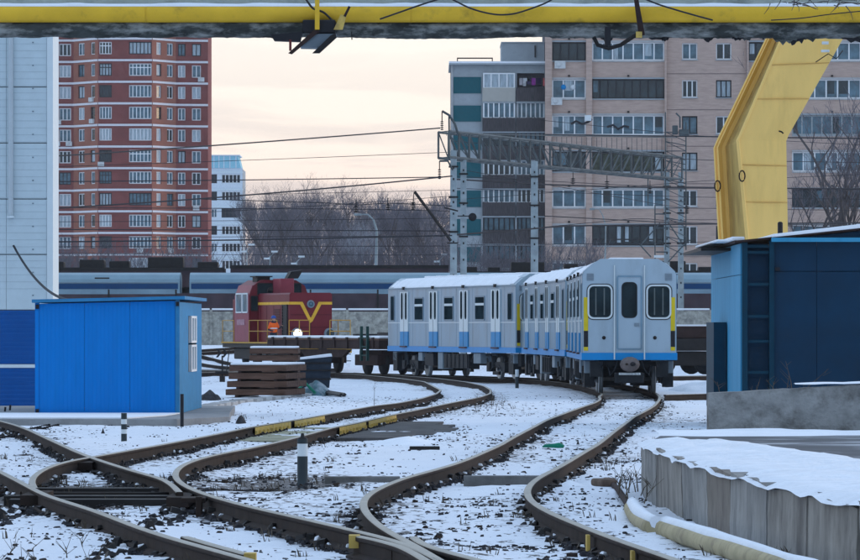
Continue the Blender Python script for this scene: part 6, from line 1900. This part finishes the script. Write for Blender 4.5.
craneweb = mat('crane_web_shaded_stained', (0.52, 0.36, 0.12), 0.7, var=0.12, scale=1.2, dirt=(0.26, 0.16, 0.06), dirt_amt=0.75, dirt_scale=1.6, stretch=(3, 3, 0.3), dirt_lo=.46)  # darker yellow paints the left face's shade into the colour; brown streaks are stains
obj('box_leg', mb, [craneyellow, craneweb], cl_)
mb = MB()
for k, off in ((0, Vector((-.03, -.02, 0))), (1, Vector((-.0, -.03, 0)))):
    mb.tube([r_[k] + off for r_ in rings], .03, 4, smooth=False)
obj('flange_edge', mb, craneyellow, cl_)
for (x, y, yy) in ((742, 176, 119.93), (717.5, 186, 121.0)):
    p = P(x, y, yy) - Vector((7, 120, 0)); mb = MB()
    mb.tube([p + Vector((.07 * math.cos(a), -.03, .13 * math.sin(a))) for a in [k * PI / 6 for k in range(13)]], .018, 5); obj('lifting_ring', mb, rusty, cl_)
for (x, y, dx, dz_) in ((825, 43, .16, .07), (825, 51, .2, .06)):
    p = P(x, y, 120.2) - Vector((7, 120, 0)); obj('lug', MB().cbox(p + Vector((0, -.05, 0)), (dx, .1, dz_)), postwhite, cl_, bevel=.01)
p = P(779, 131, 120.3) - Vector((7, 120, 0)); obj('hook', MB().tube([p, p + Vector((.06, -.05, -.02)), p + Vector((.10, -.06, -.06))], .02, 5), darksteel, cl_)
p = P(832, 54, 120.2) - Vector((7, 120, 0)); obj('loose_wire', MB().tube([p + Vector((-.4, -.1, -.2)), p + Vector((-.1, -.12, .0)), p + Vector((.1, -.1, -.12)), p + Vector((.25, -.1, .08))], .012, 4), darksteel, cl_)

mb = MB()
for t_ in (.25, .62):
    for (i0, i1) in ((1, 2), (3, 4)):
        b0 = rings[i0][1].lerp(rings[i1][1], t_); b1 = rings[i0][2].lerp(rings[i1][2], t_)
        mb.tube([b0 + Vector((0, -.004, 0)), b1 + Vector((0, -.004, 0))], .012, 4)
obj('weld_seam', mb, mat('weld', (.55, .36, .11), .7), cl_)['kind'] = 'stuff'
# ------------------------------------------------------------------ overhead pipelines
YQ = 75.0; sQ = FP / YQ
qz = lambda py: CZ + (328 - py) / sQ
qx = lambda v: (v - 430) / sQ
yp = thing('gas_pipe', 'yellow gas pipe with a line of snow crossing the top of the view', 'pipe', (0, YQ, qz(13.7)))
obj('pipe', MB().tube([(qx(-160) + k * 1.9, 0, 0) for k in range(10)], 8.8 / sQ, 24), pipeyellow, yp)
for px in (410, 145, 640):
    obj('joint_collar', MB().tube([(qx(px), 0, 0), (qx(px) + .03, 0, 0)], 9.0 / sQ, 24), pipeyellow, yp)
mb = MB(); n_ = 160; vs = []
for i in range(n_ + 1):
    x = qx(-160) + (qx(1000) - qx(-160)) * i / n_
    for j in range(7):
        a = R(50 + 80 * j / 6); r_ = 8.8 / sQ + .004 + (.022 * (.5 + float(hnoise(i * .4, 2.2, 3))) * math.sin(PI * j / 6) ** .5)
        vs.append((x, -math.cos(a) * r_ * .98, math.sin(a) * r_))
mb._add(vs, [(i * 7 + j, (i + 1) * 7 + j, (i + 1) * 7 + j + 1, i * 7 + j + 1) for i in range(n_) for j in range(6)], 0, True); obj('snow_line', mb, snow, yp)
up = thing('upper_pipe', 'pale grey green pipe just above the yellow gas pipe at the top edge', 'pipe', (0, YQ + .55, qz(-12)))
obj('pipe', MB().tube([(qx(-160) + k * 1.9, 0, 0) for k in range(10)], 15.5 / sQ, 28), palepipe, up)
# wrapped pipe: lumpy insulation with torn lower edge
wp = thing('insulated_pipe', 'dark pipe in tattered insulation hanging below the yellow gas pipe', 'pipe', (0, YQ + .1, qz(28.5)))
mb = MB(); n_ = 420; m2 = 24; vs = []
for i in range(n_ + 1):
    x = qx(-160) + (qx(1000) - qx(-160)) * i / n_
    pxx = 430 + x * sQ
    sag = -.02 * math.exp(-((pxx - 450) / 90) ** 2) + .018 * math.exp(-((pxx - 560) / 60) ** 2)
    for k in range(m2):
        a = 2 * PI * k / m2
        r_ = (8.6 + 1.6 * (float(hnoise(i * .13, k * .35, 2)) - .5) + .9 * (float(hnoise(i * .6, k * .9, 4)) - .5) + .5 * (float(hnoise(i * 1.7, k * 1.7, 5)) - .5)) / sQ
        r_ *= 1 + (.10 if pxx > 550 else 0) * max(0, -math.sin(a))
        vs.append((x, -math.cos(a) * r_, math.sin(a) * r_ + sag * (1 if pxx < 520 else .5)))
mb._add(vs, [(i * m2 + k, (i + 1) * m2 + k, (i + 1) * m2 + (k + 1) % m2, i * m2 + (k + 1) % m2) for i in range(n_) for k in range(m2)], 0, True)
obj('insulation', mb, wrap, wp)
rgs = random.Random(17)
def shred(x_px, w_px, d_px, seed):
    rg_ = random.Random(seed); n_ = 9; pts = []
    for i in range(n_ + 1):
        x = qx(x_px) + w_px / sQ * i / n_
        d_ = d_px / sQ * (math.sin(PI * i / n_) ** .6) * rg_.uniform(.55, 1.15)
        pts.append((x, d_))
    m_ = MB(); z0 = qz(35) - qz(28.5)
    top_ = [(x, -.03, z0 + .03) for x, d_ in pts]; bot = [(x, -.05 + rg_.uniform(-.02, .02), z0 - d_) for x, d_ in pts]
    bk = [(x, y + .05, z) for x, y, z in bot]; tb = [(x, y + .05, z) for x, y, z in top_]
    vs = top_ + bot + bk + tb; k = n_ + 1; fs = []
    for i in range(n_):
        fs += [(i, i + 1, k + i + 1, k + i), (k + i, k + i + 1, 2 * k + i + 1, 2 * k + i), (2 * k + i, 2 * k + i + 1, 3 * k + i + 1, 3 * k + i)]
    m_._add(vs, fs); obj('torn_shred', m_, blackpaint if seed % 2 else wrap, wp)
for i, (x, w__, d__) in enumerate(((590, 30, 4), (640, 36, 4.5), (676, 42, 3.5), (700, 16, 7), (712, 28, 4.5), (731, 14, 8), (741, 12, 6), (750, 24, 3.5), (770, 30, 9), (785, 22, 11), (800, 24, 6), (838, 40, 8), (856, 40, 12), (405, 60, 1.6), (470, 50, 1.5), (260, 34, 3), (346, 20, 1.5), (600, 14, 8), (20, 60, 1.5), (110, 40, 1.2), (180, 30, 1.4), (228, 24, 1.2), (500, 30, 1.6), (545, 26, 2.2), (566, 16, 3), (660, 10, 7))):
    shred(x, w__, d__, 40 + i)
# left bracket with trays
bk = thing('pipe_hanger', 'rusty hanger with a tilted grey tray and yellow rod under the pipes, left of centre', 'pipe bracket', (qx(310), YQ - .35, qz(30)))
kx = lambda v: (v - 310) / sQ
kz = lambda py: (30 - py) / sQ
obj('yellow_rod', MB().box(kx(315.5), kx(320), -.04, .02, kz(31), kz(-6)), pipeyellow, bk)
obj('tray', MB().prism([(kx(301), kz(48)), (kx(311), kz(35.5)), (kx(337), kz(35)), (kx(322), kz(48.5))], lambda p: (p[0], -.0, p[1]), lambda p: (p[0], .25, p[1] - .02)), mat('tray_grey', (.13, .16, .19), .5, var=.2), bk)
obj('angle_bar', MB().prism([(kx(289), kz(54.5)), (kx(292.5), kz(55.5)), (kx(320), kz(33)), (kx(315), kz(31))], lambda p: (p[0], -.04, p[1]), lambda p: (p[0], .04, p[1])), rusty, bk)
obj('angle_bar', MB().prism([(kx(313), kz(54.5)), (kx(320), kz(54.5)), (kx(337), kz(39)), (kx(336), kz(34.5)), (kx(331), kz(37))], lambda p: (p[0], -.05, p[1]), lambda p: (p[0], .05, p[1])), darksteel, bk)
obj('short_post', MB().box(kx(289.8), kx(292.2), -.03, .03, kz(52), kz(41)), mat('red_rust', (.13, .03, .03), .8), bk)
obj('plate', MB().prism([(kx(271), kz(36)), (kx(303), kz(33)), (kx(301), kz(43)), (kx(275), kz(42))], lambda p: (p[0], -.02, p[1]), lambda p: (p[0], .2, p[1])), blackpaint, bk)
obj('box', MB().box(kx(303), kx(336), .02, .35, kz(34.5), kz(21)), blackpaint, bk, bevel=.02)
obj('angle_bar', MB().prism([(kx(334), kz(31)), (kx(341), kz(16)), (kx(347), kz(17)), (kx(343), kz(31))], lambda p: (p[0], -.03, p[1]), lambda p: (p[0], .03, p[1])), railyellow, bk)
obj('hook_bar', MB().tube([(kx(345), -.03, kz(18)), (kx(350), -.03, kz(8))], .02, 5), rusty, bk)
obj('drip', MB().tube([(kx(352), 0, kz(33)), (kx(352.3), 0, kz(41))], .008, 4), darksteel, bk)
# right bracket
b2 = thing('pipe_hanger', 'dark curved hanger with a long slanting strut under the pipes above the pink block', 'pipe bracket', (qx(620), YQ - .3, qz(30)))
k2 = lambda v: (v - 620) / sQ
obj('strut', MB().prism([(k2(632), kz(-8)), (k2(636), kz(-8)), (k2(644), kz(36)), (k2(638), kz(38))], lambda p: (p[0], -.03, p[1]), lambda p: (p[0], .03, p[1])), rusty, b2)
obj('curved_bar', MB().tube([(k2(593), 0, kz(38)), (k2(597), 0, kz(46)), (k2(608), 0, kz(49.5)), (k2(620), 0, kz(46)), (k2(632), 0, kz(38)), (k2(641), 0, kz(33))], .035, 6), darksteel, b2)
obj('hanger_post', MB().box(k2(604), k2(610), -.03, .06, kz(47), kz(28)), blackpaint, b2)
obj('clip', MB().cbox((k2(638), -.04, kz(36)), (.09, .07, .09)), railyellow, b2)
# cables draped on the pipes
def drape(label, pts, r=.014, Y_=YQ - .22):
    p = [(qx(x), Y_, qz(y)) for x, y in pts]
    q = []
    for i in range(len(p) - 1):
        for k in range(6):
            t_ = k / 6; p0 = Vector(p[max(i - 1, 0)]); p1 = Vector(p[i]); p2 = Vector(p[i + 1]); p3 = Vector(p[min(i + 2, len(p) - 1)])
            q.append(.5 * ((2 * p1) + (p2 - p0) * t_ + (2 * p0 - 5 * p1 + 4 * p2 - p3) * t_ ** 2 + (3 * p1 - p0 - 3 * p2 + p3) * t_ ** 3))
    q.append(Vector(p[-1])); return tag(obj('draped_cable', MB().tube(q, r, 6), wirem), label, 'cable')
drape('brown cable sagging in a shallow loop across the yellow pipe at centre', [(450, -1), (470, 9), (490, 14.5), (505, 15.5), (520, 13), (545, 4), (556, -3)])
drape('cable running up to the right over the yellow pipe left of centre', [(380, 20), (400, 13), (420, 6), (445, -2)])
drape('cable falling from top left onto the hanger with the grey tray', [(303, -5), (312, 8), (318, 11), (325, 14), (335, 24)], .018)
drape('cable sloping down over the yellow pipe above the small windows', [(640, -2), (660, 6), (690, 15), (712, 21)])
drape('thin cable rising to the right over the pipe near the crane leg', [(770, 21), (800, 19), (830, 15), (870, 11)], .009)
# branches showing at the top right
mb = MB(); rgb_ = random.Random(5)
for k in range(60):
    x = rgb_.uniform(770, 880); y = rgb_.uniform(-14, 6); p = P(x, y, 73.9)
    e = p + Vector((rgb_.gauss(0, .18), rgb_.uniform(-.05, .05), rgb_.uniform(-.22, .05))); mb.tube([p, p.lerp(e, .5) + Vector((.02, 0, .01)), e], [.008, .006, .003], 4, cap=False)
for k in range(10):
    p = P(rgb_.uniform(790, 870), -12, 73.9); mb.tube([p, p + Vector((rgb_.uniform(-.3, .3), 0, .3))], .012, 4, cap=False)
tag(obj('bare_twigs', mb, bark), 'bare twigs hanging against the pipes at the top right corner', 'twigs', kind='stuff')

# ------------------------------------------------------------------ gantry over the tracks
gt = thing('catenary_gantry', 'steel lattice gantry on concrete masts spanning the tracks behind the train', 'gantry', (0, 250, 0))
def gp(px, py, Y_): return P(px, py, Y_) - Vector((0, 250, 0))
YL, YRt = 238.0, 278.0
def depth_at(px): 
    # the span runs straight in plan from the left mast to the right one
    XL, XR = (449 - 430) / FP * YL, (680 - 430) / FP * YRt
    t0, t1 = 0.0, 1.0
    k = (px - 430) / FP
    # solve XL+(XR-XL)t = k (YL+(YR-YL)t)
    t_ = (k * YL - XL) / ((XR - XL) - k * (YRt - YL))
    return YL + (YRt - YL) * t_
topc = lambda px: 131 + (157 - 131) * (px - 449) / (680 - 449)
botc = lambda px: 157 + (179 - 157) * (px - 449) / (680 - 449)
mb = MB(); NB = 23; cols_ = [449 + (682 - 449) * i / NB for i in range(NB + 1)]
dv = Vector((-.5, 1.5, 0))
for off in (Vector((0, 0, 0)), dv):
    for i in range(NB):
        x0, x1 = cols_[i], cols_[i + 1]; Y0, Y1 = depth_at(x0), depth_at(x1)
        mb.bar(gp(x0, topc(x0), Y0) + off, gp(x1, topc(x1), Y1) + off, .12)
        mb.bar(gp(x0, botc(x0), Y0) + off, gp(x1, botc(x1), Y1) + off, .13)
o = obj('chord', mb, trussm, gt)
mb = MB()
for off in (Vector((0, 0, 0)), dv):
    for i in range(NB + 1):
        x0 = cols_[i]; Y0 = depth_at(x0); mb.bar(gp(x0, topc(x0), Y0) + off, gp(x0, botc(x0), Y0) + off, .10)
        if i < NB:
            x1 = cols_[i + 1]; Y1 = depth_at(x1)
            a, b_ = (gp(x0, botc(x0), Y0), gp(x1, topc(x1), Y1)) if i > 11 else (gp(x0, topc(x0), Y0), gp(x1, botc(x1), Y1))
            mb.bar(a + off, b_ + off, .065)
            if i % 3: mb.bar(a + off, b_ + dv - off, .04)
for i in range(NB + 1):
    x0 = cols_[i]; Y0 = depth_at(x0); mb.bar(gp(x0, topc(x0), Y0), gp(x0, topc(x0), Y0) + dv, .05); mb.bar(gp(x0, botc(x0), Y0), gp(x0, botc(x0), Y0) + dv, .05)
obj('lattice', mb, trussm, gt)
mb = MB()
for i in range(46):
    x0 = 452 + i * 5.0; Y0 = depth_at(x0); mb.bar(gp(x0, topc(x0), Y0) + dv * .5, gp(x0, 131 + (143 - 131) * 0 + 4 + (x0 - 449) * .012 - 8 * 0, Y0) + dv * .5, .03)
mb.bar(gp(449, 133, depth_at(449)) + dv * .5, gp(682, 137, depth_at(682)) + dv * .5, .05)
obj('walkway_rail', mb, trussm, gt)
def mast_(px, pyt, Y_, wpx, label, holes_=True):
    b0 = gp(px, 0, Y_); s_ = FP / Y_; zt_ = CZ + (328 - pyt) / s_; T = thing('concrete_mast', label, 'mast', (b0.x, Y_, 0))
    w_ = wpx / s_
    m_ = MB(); m_._add([(-w_ / 2, 0, -.3), (w_ / 2, 0, -.3), (w_ / 2, w_ * 1.3, -.3), (-w_ / 2, w_ * 1.3, -.3), (-w_ * .42, .05, zt_), (w_ * .42, .05, zt_), (w_ * .42, w_, zt_), (-w_ * .42, w_, zt_)],
                       [(0, 3, 2, 1), (4, 5, 6, 7), (0, 1, 5, 4), (1, 2, 6, 5), (2, 3, 7, 6), (3, 0, 4, 7)])
    obj('shaft', m_, mast, T, bevel=.02)
    m_ = MB()
    z = 3.6
    while z < zt_ - .3:
        m_.cbox((0, .03 + .0, z), (.07, .03, .10)); z += .55 if z > zt_ * .6 else .8
    obj('bolt_hole', m_, darksteel, T)
    m_ = MB()
    for z in (zt_ * .62, zt_ * .78, zt_ * .92):
        m_.box(-w_ / 2 - .05, w_ / 2 + .05, -.03, w_ * 1.2, z, z + .08)
    obj('clamp_band', m_, darksteel, T)
    return T
mast_(453.5, 150, 239, 7.5, 'leftmost tall concrete mast carrying the gantry, next to the slanting jib')
mast_(463.5, 158, 243, 7.0, 'second concrete mast, just right of the leftmost gantry mast')
mast_(534.5, 161, 246, 8.0, 'single concrete mast between the rear metro car and the grey panel block')
mast_(667, 172, 276, 6.0, 'left concrete mast of the right hand gantry pair above the front metro car')
mast_(681, 172, 279, 6.0, 'right concrete mast of the right hand gantry pair above the front metro car')
# steelwork on the right masts
rm = thing('equipment_tower', 'dark steel frame with angled braces clamped to the right gantry masts', 'steel frame', (0, 277, 0))
def g3(px, py, Y_=275.5): return P(px, py, Y_) - Vector((0, 277, 0))
mb = MB()
for a, b_ in (((665.5, 112), (665.5, 250)), ((686, 122), (686, 250)), ((655, 205), (655, 262)), ((648, 172), (648, 205))):
    mb.bar(g3(*a), g3(*b_), .07)
for k in range(13):
    y = 132 + k * 9.5; mb.bar(g3(665.5, y), g3(686, y + (4 if k % 2 else 0)), .05); mb.bar(g3(665.5, y), g3(686, y + 9.5), .04)
for a, b_ in (((641, 246), (651, 257)), ((681, 248), (668, 262)), ((656, 252), (668, 252)), ((660, 223), (640, 246)), ((668, 222), (682, 243)), ((655, 200), (666, 200)), ((655, 214), (666, 214)), ((655, 228), (666, 228)), ((648, 172), (666, 168)), ((690, 240), (681, 248))):
    mb.bar(g3(*a), g3(*b_), .07)
obj('brace', mb, trussm, rm)
mb = MB(); mb.cbox(g3(659, 256.5), (.55, .3, .14)); obj('lamp', mb, postwhite, rm)
mb = MB(); mb.cbox(g3(684, 133), (.55, .4, .4)); mb.cbox(g3(675, 130), (.3, .4, .5)); obj('relay_box', mb, trussm, rm, bevel=.03)
mb = MB(); mb.tube([g3(680, 128), g3(680, 117), g3(676, 113)], .05, 5); obj('arm', mb, trussm, rm)
# insulators and jib
def insul(mb, p, n_=5, r=.10, dz_=-.12):
    for k in range(n_):
        mb.lathe([(.02, k * dz_), (r, k * dz_ + dz_ * .4), (.02, k * dz_ + dz_ * .8)], 8, p)
ia = thing('mast_bracket', 'hooked bracket with hanging insulator at the top of the leftmost mast', 'bracket', (0, 238, 0))
def g4(px, py, Y_=238.2): return P(px, py, Y_) - Vector((0, 238, 0))
obj('arm', MB().tube([g4(442, 111), g4(449, 115), g4(455, 124), g4(458, 134)], .06, 5), trussm, ia)
obj('arm_leg', MB().tube([g4(449, 115), g4(449.5, 158)], .04, 5), trussm, ia)
mb = MB(); mb.tube([g4(442, 111), g4(442, 121)], .025, 4); insul(mb, g4(442, 121), 5, .09, -.09); obj('insulator', mb, darksteel, ia)
ib = thing('mast_bracket', 'lower bracket with hanging insulator on the leftmost mast', 'bracket', (0, 238, 0))
obj('arm', MB().tube([g4(439.5, 161), g4(448, 161), g4(451, 167), g4(453, 170)], .05, 5), trussm, ib)
mb = MB(); mb.tube([g4(439.5, 161), g4(439.5, 169)], .025, 4); insul(mb, g4(439.5, 169), 5, .09, -.10); obj('insulator', mb, darksteel, ib)
jb = thing('slanting_jib', 'dark steel jib slanting down right to the leftmost mast with an insulator at its tip', 'jib', (0, 238, 0))
obj('jib_bar', MB().bar(g4(414.5, 191.5), g4(451, 241), .14), darksteel, jb)
mb = MB(); mb.tube([g4(414, 192), g4(413, 204)], .02, 4); insul(mb, g4(413, 202), 4, .14, -.10); obj('insulator', mb, darksteel, jb)
mb = MB(); mb.bar(g4(444, 207.5), g4(458, 211), .07); mb.bar(g4(447, 243), g4(458, 243), .07); obj('clamp', mb, darksteel, jb)
# horn loudspeaker on second mast
hs = thing('loudspeaker', 'small round dark loudspeaker on the second gantry mast', 'loudspeaker', tuple(P(468, 217, 242)))
obj('horn', MB().lathe([(.03, .3), (.08, .1), (.2, -.05), (.001, -.02)], 14, (.22, 0, 0), 'Y'), blackpaint, hs)
obj('bracket', MB().bar((-.5, .15, .05), (.22, .15, .05), .05), darksteel, hs)
# hanging gear right side
def hangers(label, px, py, Y_, k=4):
    mb = MB(); p = P(px, py, Y_); insul(mb, p, k, .15, -.11); mb.tube([p + Vector((0, 0, .3)), p], .02, 4)
    return tag(obj('insulator', mb, darksteel), label, 'insulator')
hangers('insulator hanging above the left loggia column of the pink block', 573, 178, 262)
hangers('insulator hanging over the wide loggia column of the pink block', 607, 181, 266)
hangers('insulator hanging near the small windows right of the gantry masts', 687, 206, 270)
hangers('insulator hanging below the right end of the lattice gantry', 650, 186, 272)
hangers('insulator on the wires over the tall curved lamp post', 356, 206, 239, 3)
hangers('insulator on the wires left of the slanting jib', 388, 204, 239, 3)
for lb, pts in (('twisted black bundle of cable hanging before the left loggias', [(571, 124), (576, 121), (582, 124), (588, 122), (592, 119)]), ('black bundle of cable hanging before the wide loggias', [(607, 127), (613, 125), (618, 129), (624, 126), (629, 127)])):
    mb = MB(); mb.tube([P(x, y, 262) for x, y in pts], .07, 6); tag(obj('cable_bundle', mb, wirem), lb, 'cable bundle')
tag(obj('signal_box', MB().cbox(P(588, 118, 262), (.35, .3, .3)), postwhite), 'small white box hanging before the left pilaster of the pink block', 'box')
# wires
def wire(label, pts, Ya, Yb, r=.03, sag=0):
    q = []
    xs0, xs1 = pts[0][0], pts[-1][0]
    n_ = 24
    for i in range(n_ + 1):
        x = xs0 + (xs1 - xs0) * i / n_
        y = None
        for k in range(len(pts) - 1):
            if pts[k][0] <= x <= pts[k + 1][0] + 1e-6:
                t_ = (x - pts[k][0]) / (pts[k + 1][0] - pts[k][0]); y = pts[k][1] + (pts[k + 1][1] - pts[k][1]) * t_
        t_ = i / n_; y += sag * 4 * t_ * (1 - t_)
        q.append(P(x, y, Ya + (Yb - Ya) * t_))
    return tag(obj('overhead_wire', MB().tube(q, r, 5, cap=False), wirem), label, 'wire')
wire('highest wire across the pale sky from the red tower to the leftmost mast', [(-60, 163), (440, 128)], 205, 238, .032, 1.6)
wire('wire crossing the sky from the white block top to the lower mast bracket', [(-60, 182), (440, 177)], 225, 238, .024, 1)
wire('dark wire rising from the red tower over the wood to the mast', [(-60, 214), (452, 176)], 215, 238, .034, 4)
wire('wire skimming the tops of the wood at mid height', [(-60, 207), (345, 209), (452, 211)], 236, 240, .018)
wire('sagging wire through the crown tops with insulators on it', [(200, 199), (330, 203), (356, 205), (388, 203), (413, 204), (452, 206)], 239, 239, .02)
wire('thin wire crossing the middle of the wood', [(-60, 229), (452, 231)], 236, 240, .024)
wire('thick wire crossing the lower part of the wood', [(-60, 243), (240, 240), (452, 235.5)], 230, 238, .034)
wire('thin wire low across the wood above the street lamps', [(-60, 247), (452, 246)], 240, 242, .016)
wire('faint wire just over the thick one before the wood', [(-60, 238), (452, 236)], 245, 245, .014)
wire('thin wire sloping over the sky toward the mast top bracket', [(240, 195), (452, 190)], 250, 240, .012)
wire('long level wire from the gantry to the right edge at crane height', [(545, 134.5), (860, 138.5), (960, 139)], 262, 262, .034)
wire('upper thin wire before the pink block left of the gantry masts', [(455, 141), (530, 148), (700, 160), (960, 164)], 248, 275, .018)
wire('dark wire passing under the lattice gantry to the right edge', [(452, 179), (530, 184), (620, 187), (700, 188), (960, 189)], 246, 272, .038)
wire('thin wire just over the dark one below the gantry', [(452, 176), (640, 186), (960, 191)], 250, 275, .016)
wire('wire running low across the pink block to the right', [(440, 236), (530, 229), (560, 226), (700, 224), (960, 222)], 240, 268, .04)
wire('second low wire crossing just above it', [(545, 216), (620, 220), (700, 224), (960, 226)], 246, 272, .026)
wire('lowest thin wire before the loggias of the pink block', [(545, 227), (640, 218), (680, 222), (960, 232)], 248, 274, .018)
wire('wire from the mast to the right just under the upper windows', [(452, 168), (680, 208), (960, 212)], 246, 275, .014)

for i_, (pts_, lb_) in enumerate((
        ([(-60, 170), (452, 152)], 'thin wire climbing over the red tower toward the gantry beam'),
        ([(208, 212), (452, 196)], 'fine wire from beside the white block up to the leftmost mast'),
        ([(-60, 222), (452, 218)], 'fine wire across the upper half of the wood'),
        ([(-60, 252), (452, 255)], 'lowest fine wire across the foot of the wood'),
        ([(452, 188), (690, 196), (960, 200)], 'fine wire just under the row of hanging insulators'),
        ([(452, 245), (600, 243), (960, 236)], 'fine wire before the lowest loggias of the pink block'),
        ([(452, 200), (700, 180), (960, 170)], 'fine wire rising to the right across the pink block'),
        ([(540, 120), (700, 135), (960, 150)], 'fine wire falling to the right from above the gantry beam'))):
    wire(lb_, pts_, 241 + i_ * 2, 246 + i_ * 3, .014, 1)
# ------------------------------------------------------------------ lamp posts
def lamp(label, px, pyt, pyb, Y_, reach, m__=mast, r=.09, tall=True):
    s_ = FP / Y_; g0 = P(px, pyb, Y_); T = thing('street_lamp', label, 'street lamp', tuple(g0))
    H_ = (pyb - pyt) / s_
    pts = [(0, 0, 0), (0.1, 0, H_ * .55), (.12, 0, H_ * .80), (-.1, 0, H_ * .93), (-.6 * reach, 0, H_ * 1.0), (-1.2 * reach, 0, H_ * 1.0)]
    obj('pole', MB().tube(pts, [r * 1.5, r, r * .8, r * .7, r * .6, r * .5], 8), m__, T)
    obj('lamp_head', MB().cbox((-1.45 * reach, 0, H_ * 1.0), (.6 * abs(reach), .25, .14)), m__, T, bevel=.03)
lamp('tall curved pale street lamp standing before the wood', 375, 214.5, 292, 335, .8)
lamp('short street lamp bending over before the pink block loggias', 604, 209, 292, 335, .55, mast, .05)
for i, (x, y, lb) in enumerate(((247, 249, 'left of the small double street lamps above the first coach'), (270, 256, 'middle of the small double street lamps above the locomotive cab'), (297, 261, 'right of the small double street lamps above the locomotive'), (440, 259, 'small street lamp just left of the leftmost gantry mast'))):
    s_ = FP / 395; g0 = P(x, 292, 395); T = thing('street_lamp', lb, 'street lamp', tuple(g0)); H_ = (292 - y) / s_
    obj('pole', MB().tube([(0, 0, 0), (0, 0, H_)], .05, 6), mast, T)
    mb = MB(); mb.cbox((.35, 0, H_ + .35), (.5, .2, .14)); mb.cbox((-.25, 0, H_ - .2), (.45, .2, .14)); obj('lamp_head', mb, postwhite, T)
    obj('arm', MB().tube([(-.25, 0, H_ - .25), (0, 0, H_ - .05), (.35, 0, H_ + .3)], .03, 5), mast, T)

# ------------------------------------------------------------------ thin cold haze
hz_m = bpy.data.materials.new('haze')
hz_m.use_nodes = True
ht_ = hz_m.node_tree
for n in list(ht_.nodes):
    ht_.nodes.remove(n)
vo = ht_.nodes.new('ShaderNodeVolumePrincipled'); om = ht_.nodes.new('ShaderNodeOutputMaterial')
vo.inputs['Color'].default_value = (0.80, 0.86, 0.96, 1)
vo.inputs['Density'].default_value = HAZE = 0.00009
vo.inputs['Anisotropy'].default_value = 0.2
ht_.links.new(vo.outputs[0], om.inputs['Volume'])
if True:
    o = obj('haze', MB().box(-400, 400, -60, 1000, -1.6, 62), hz_m)
    tag(o, 'thin cold haze over the yard', None, kind='stuff')

for o in bpy.data.objects:
    if o.parent is not None and o.type == 'MESH' and o.name.split('.')[0] in SMALL:
        o['kind'] = 'stuff'
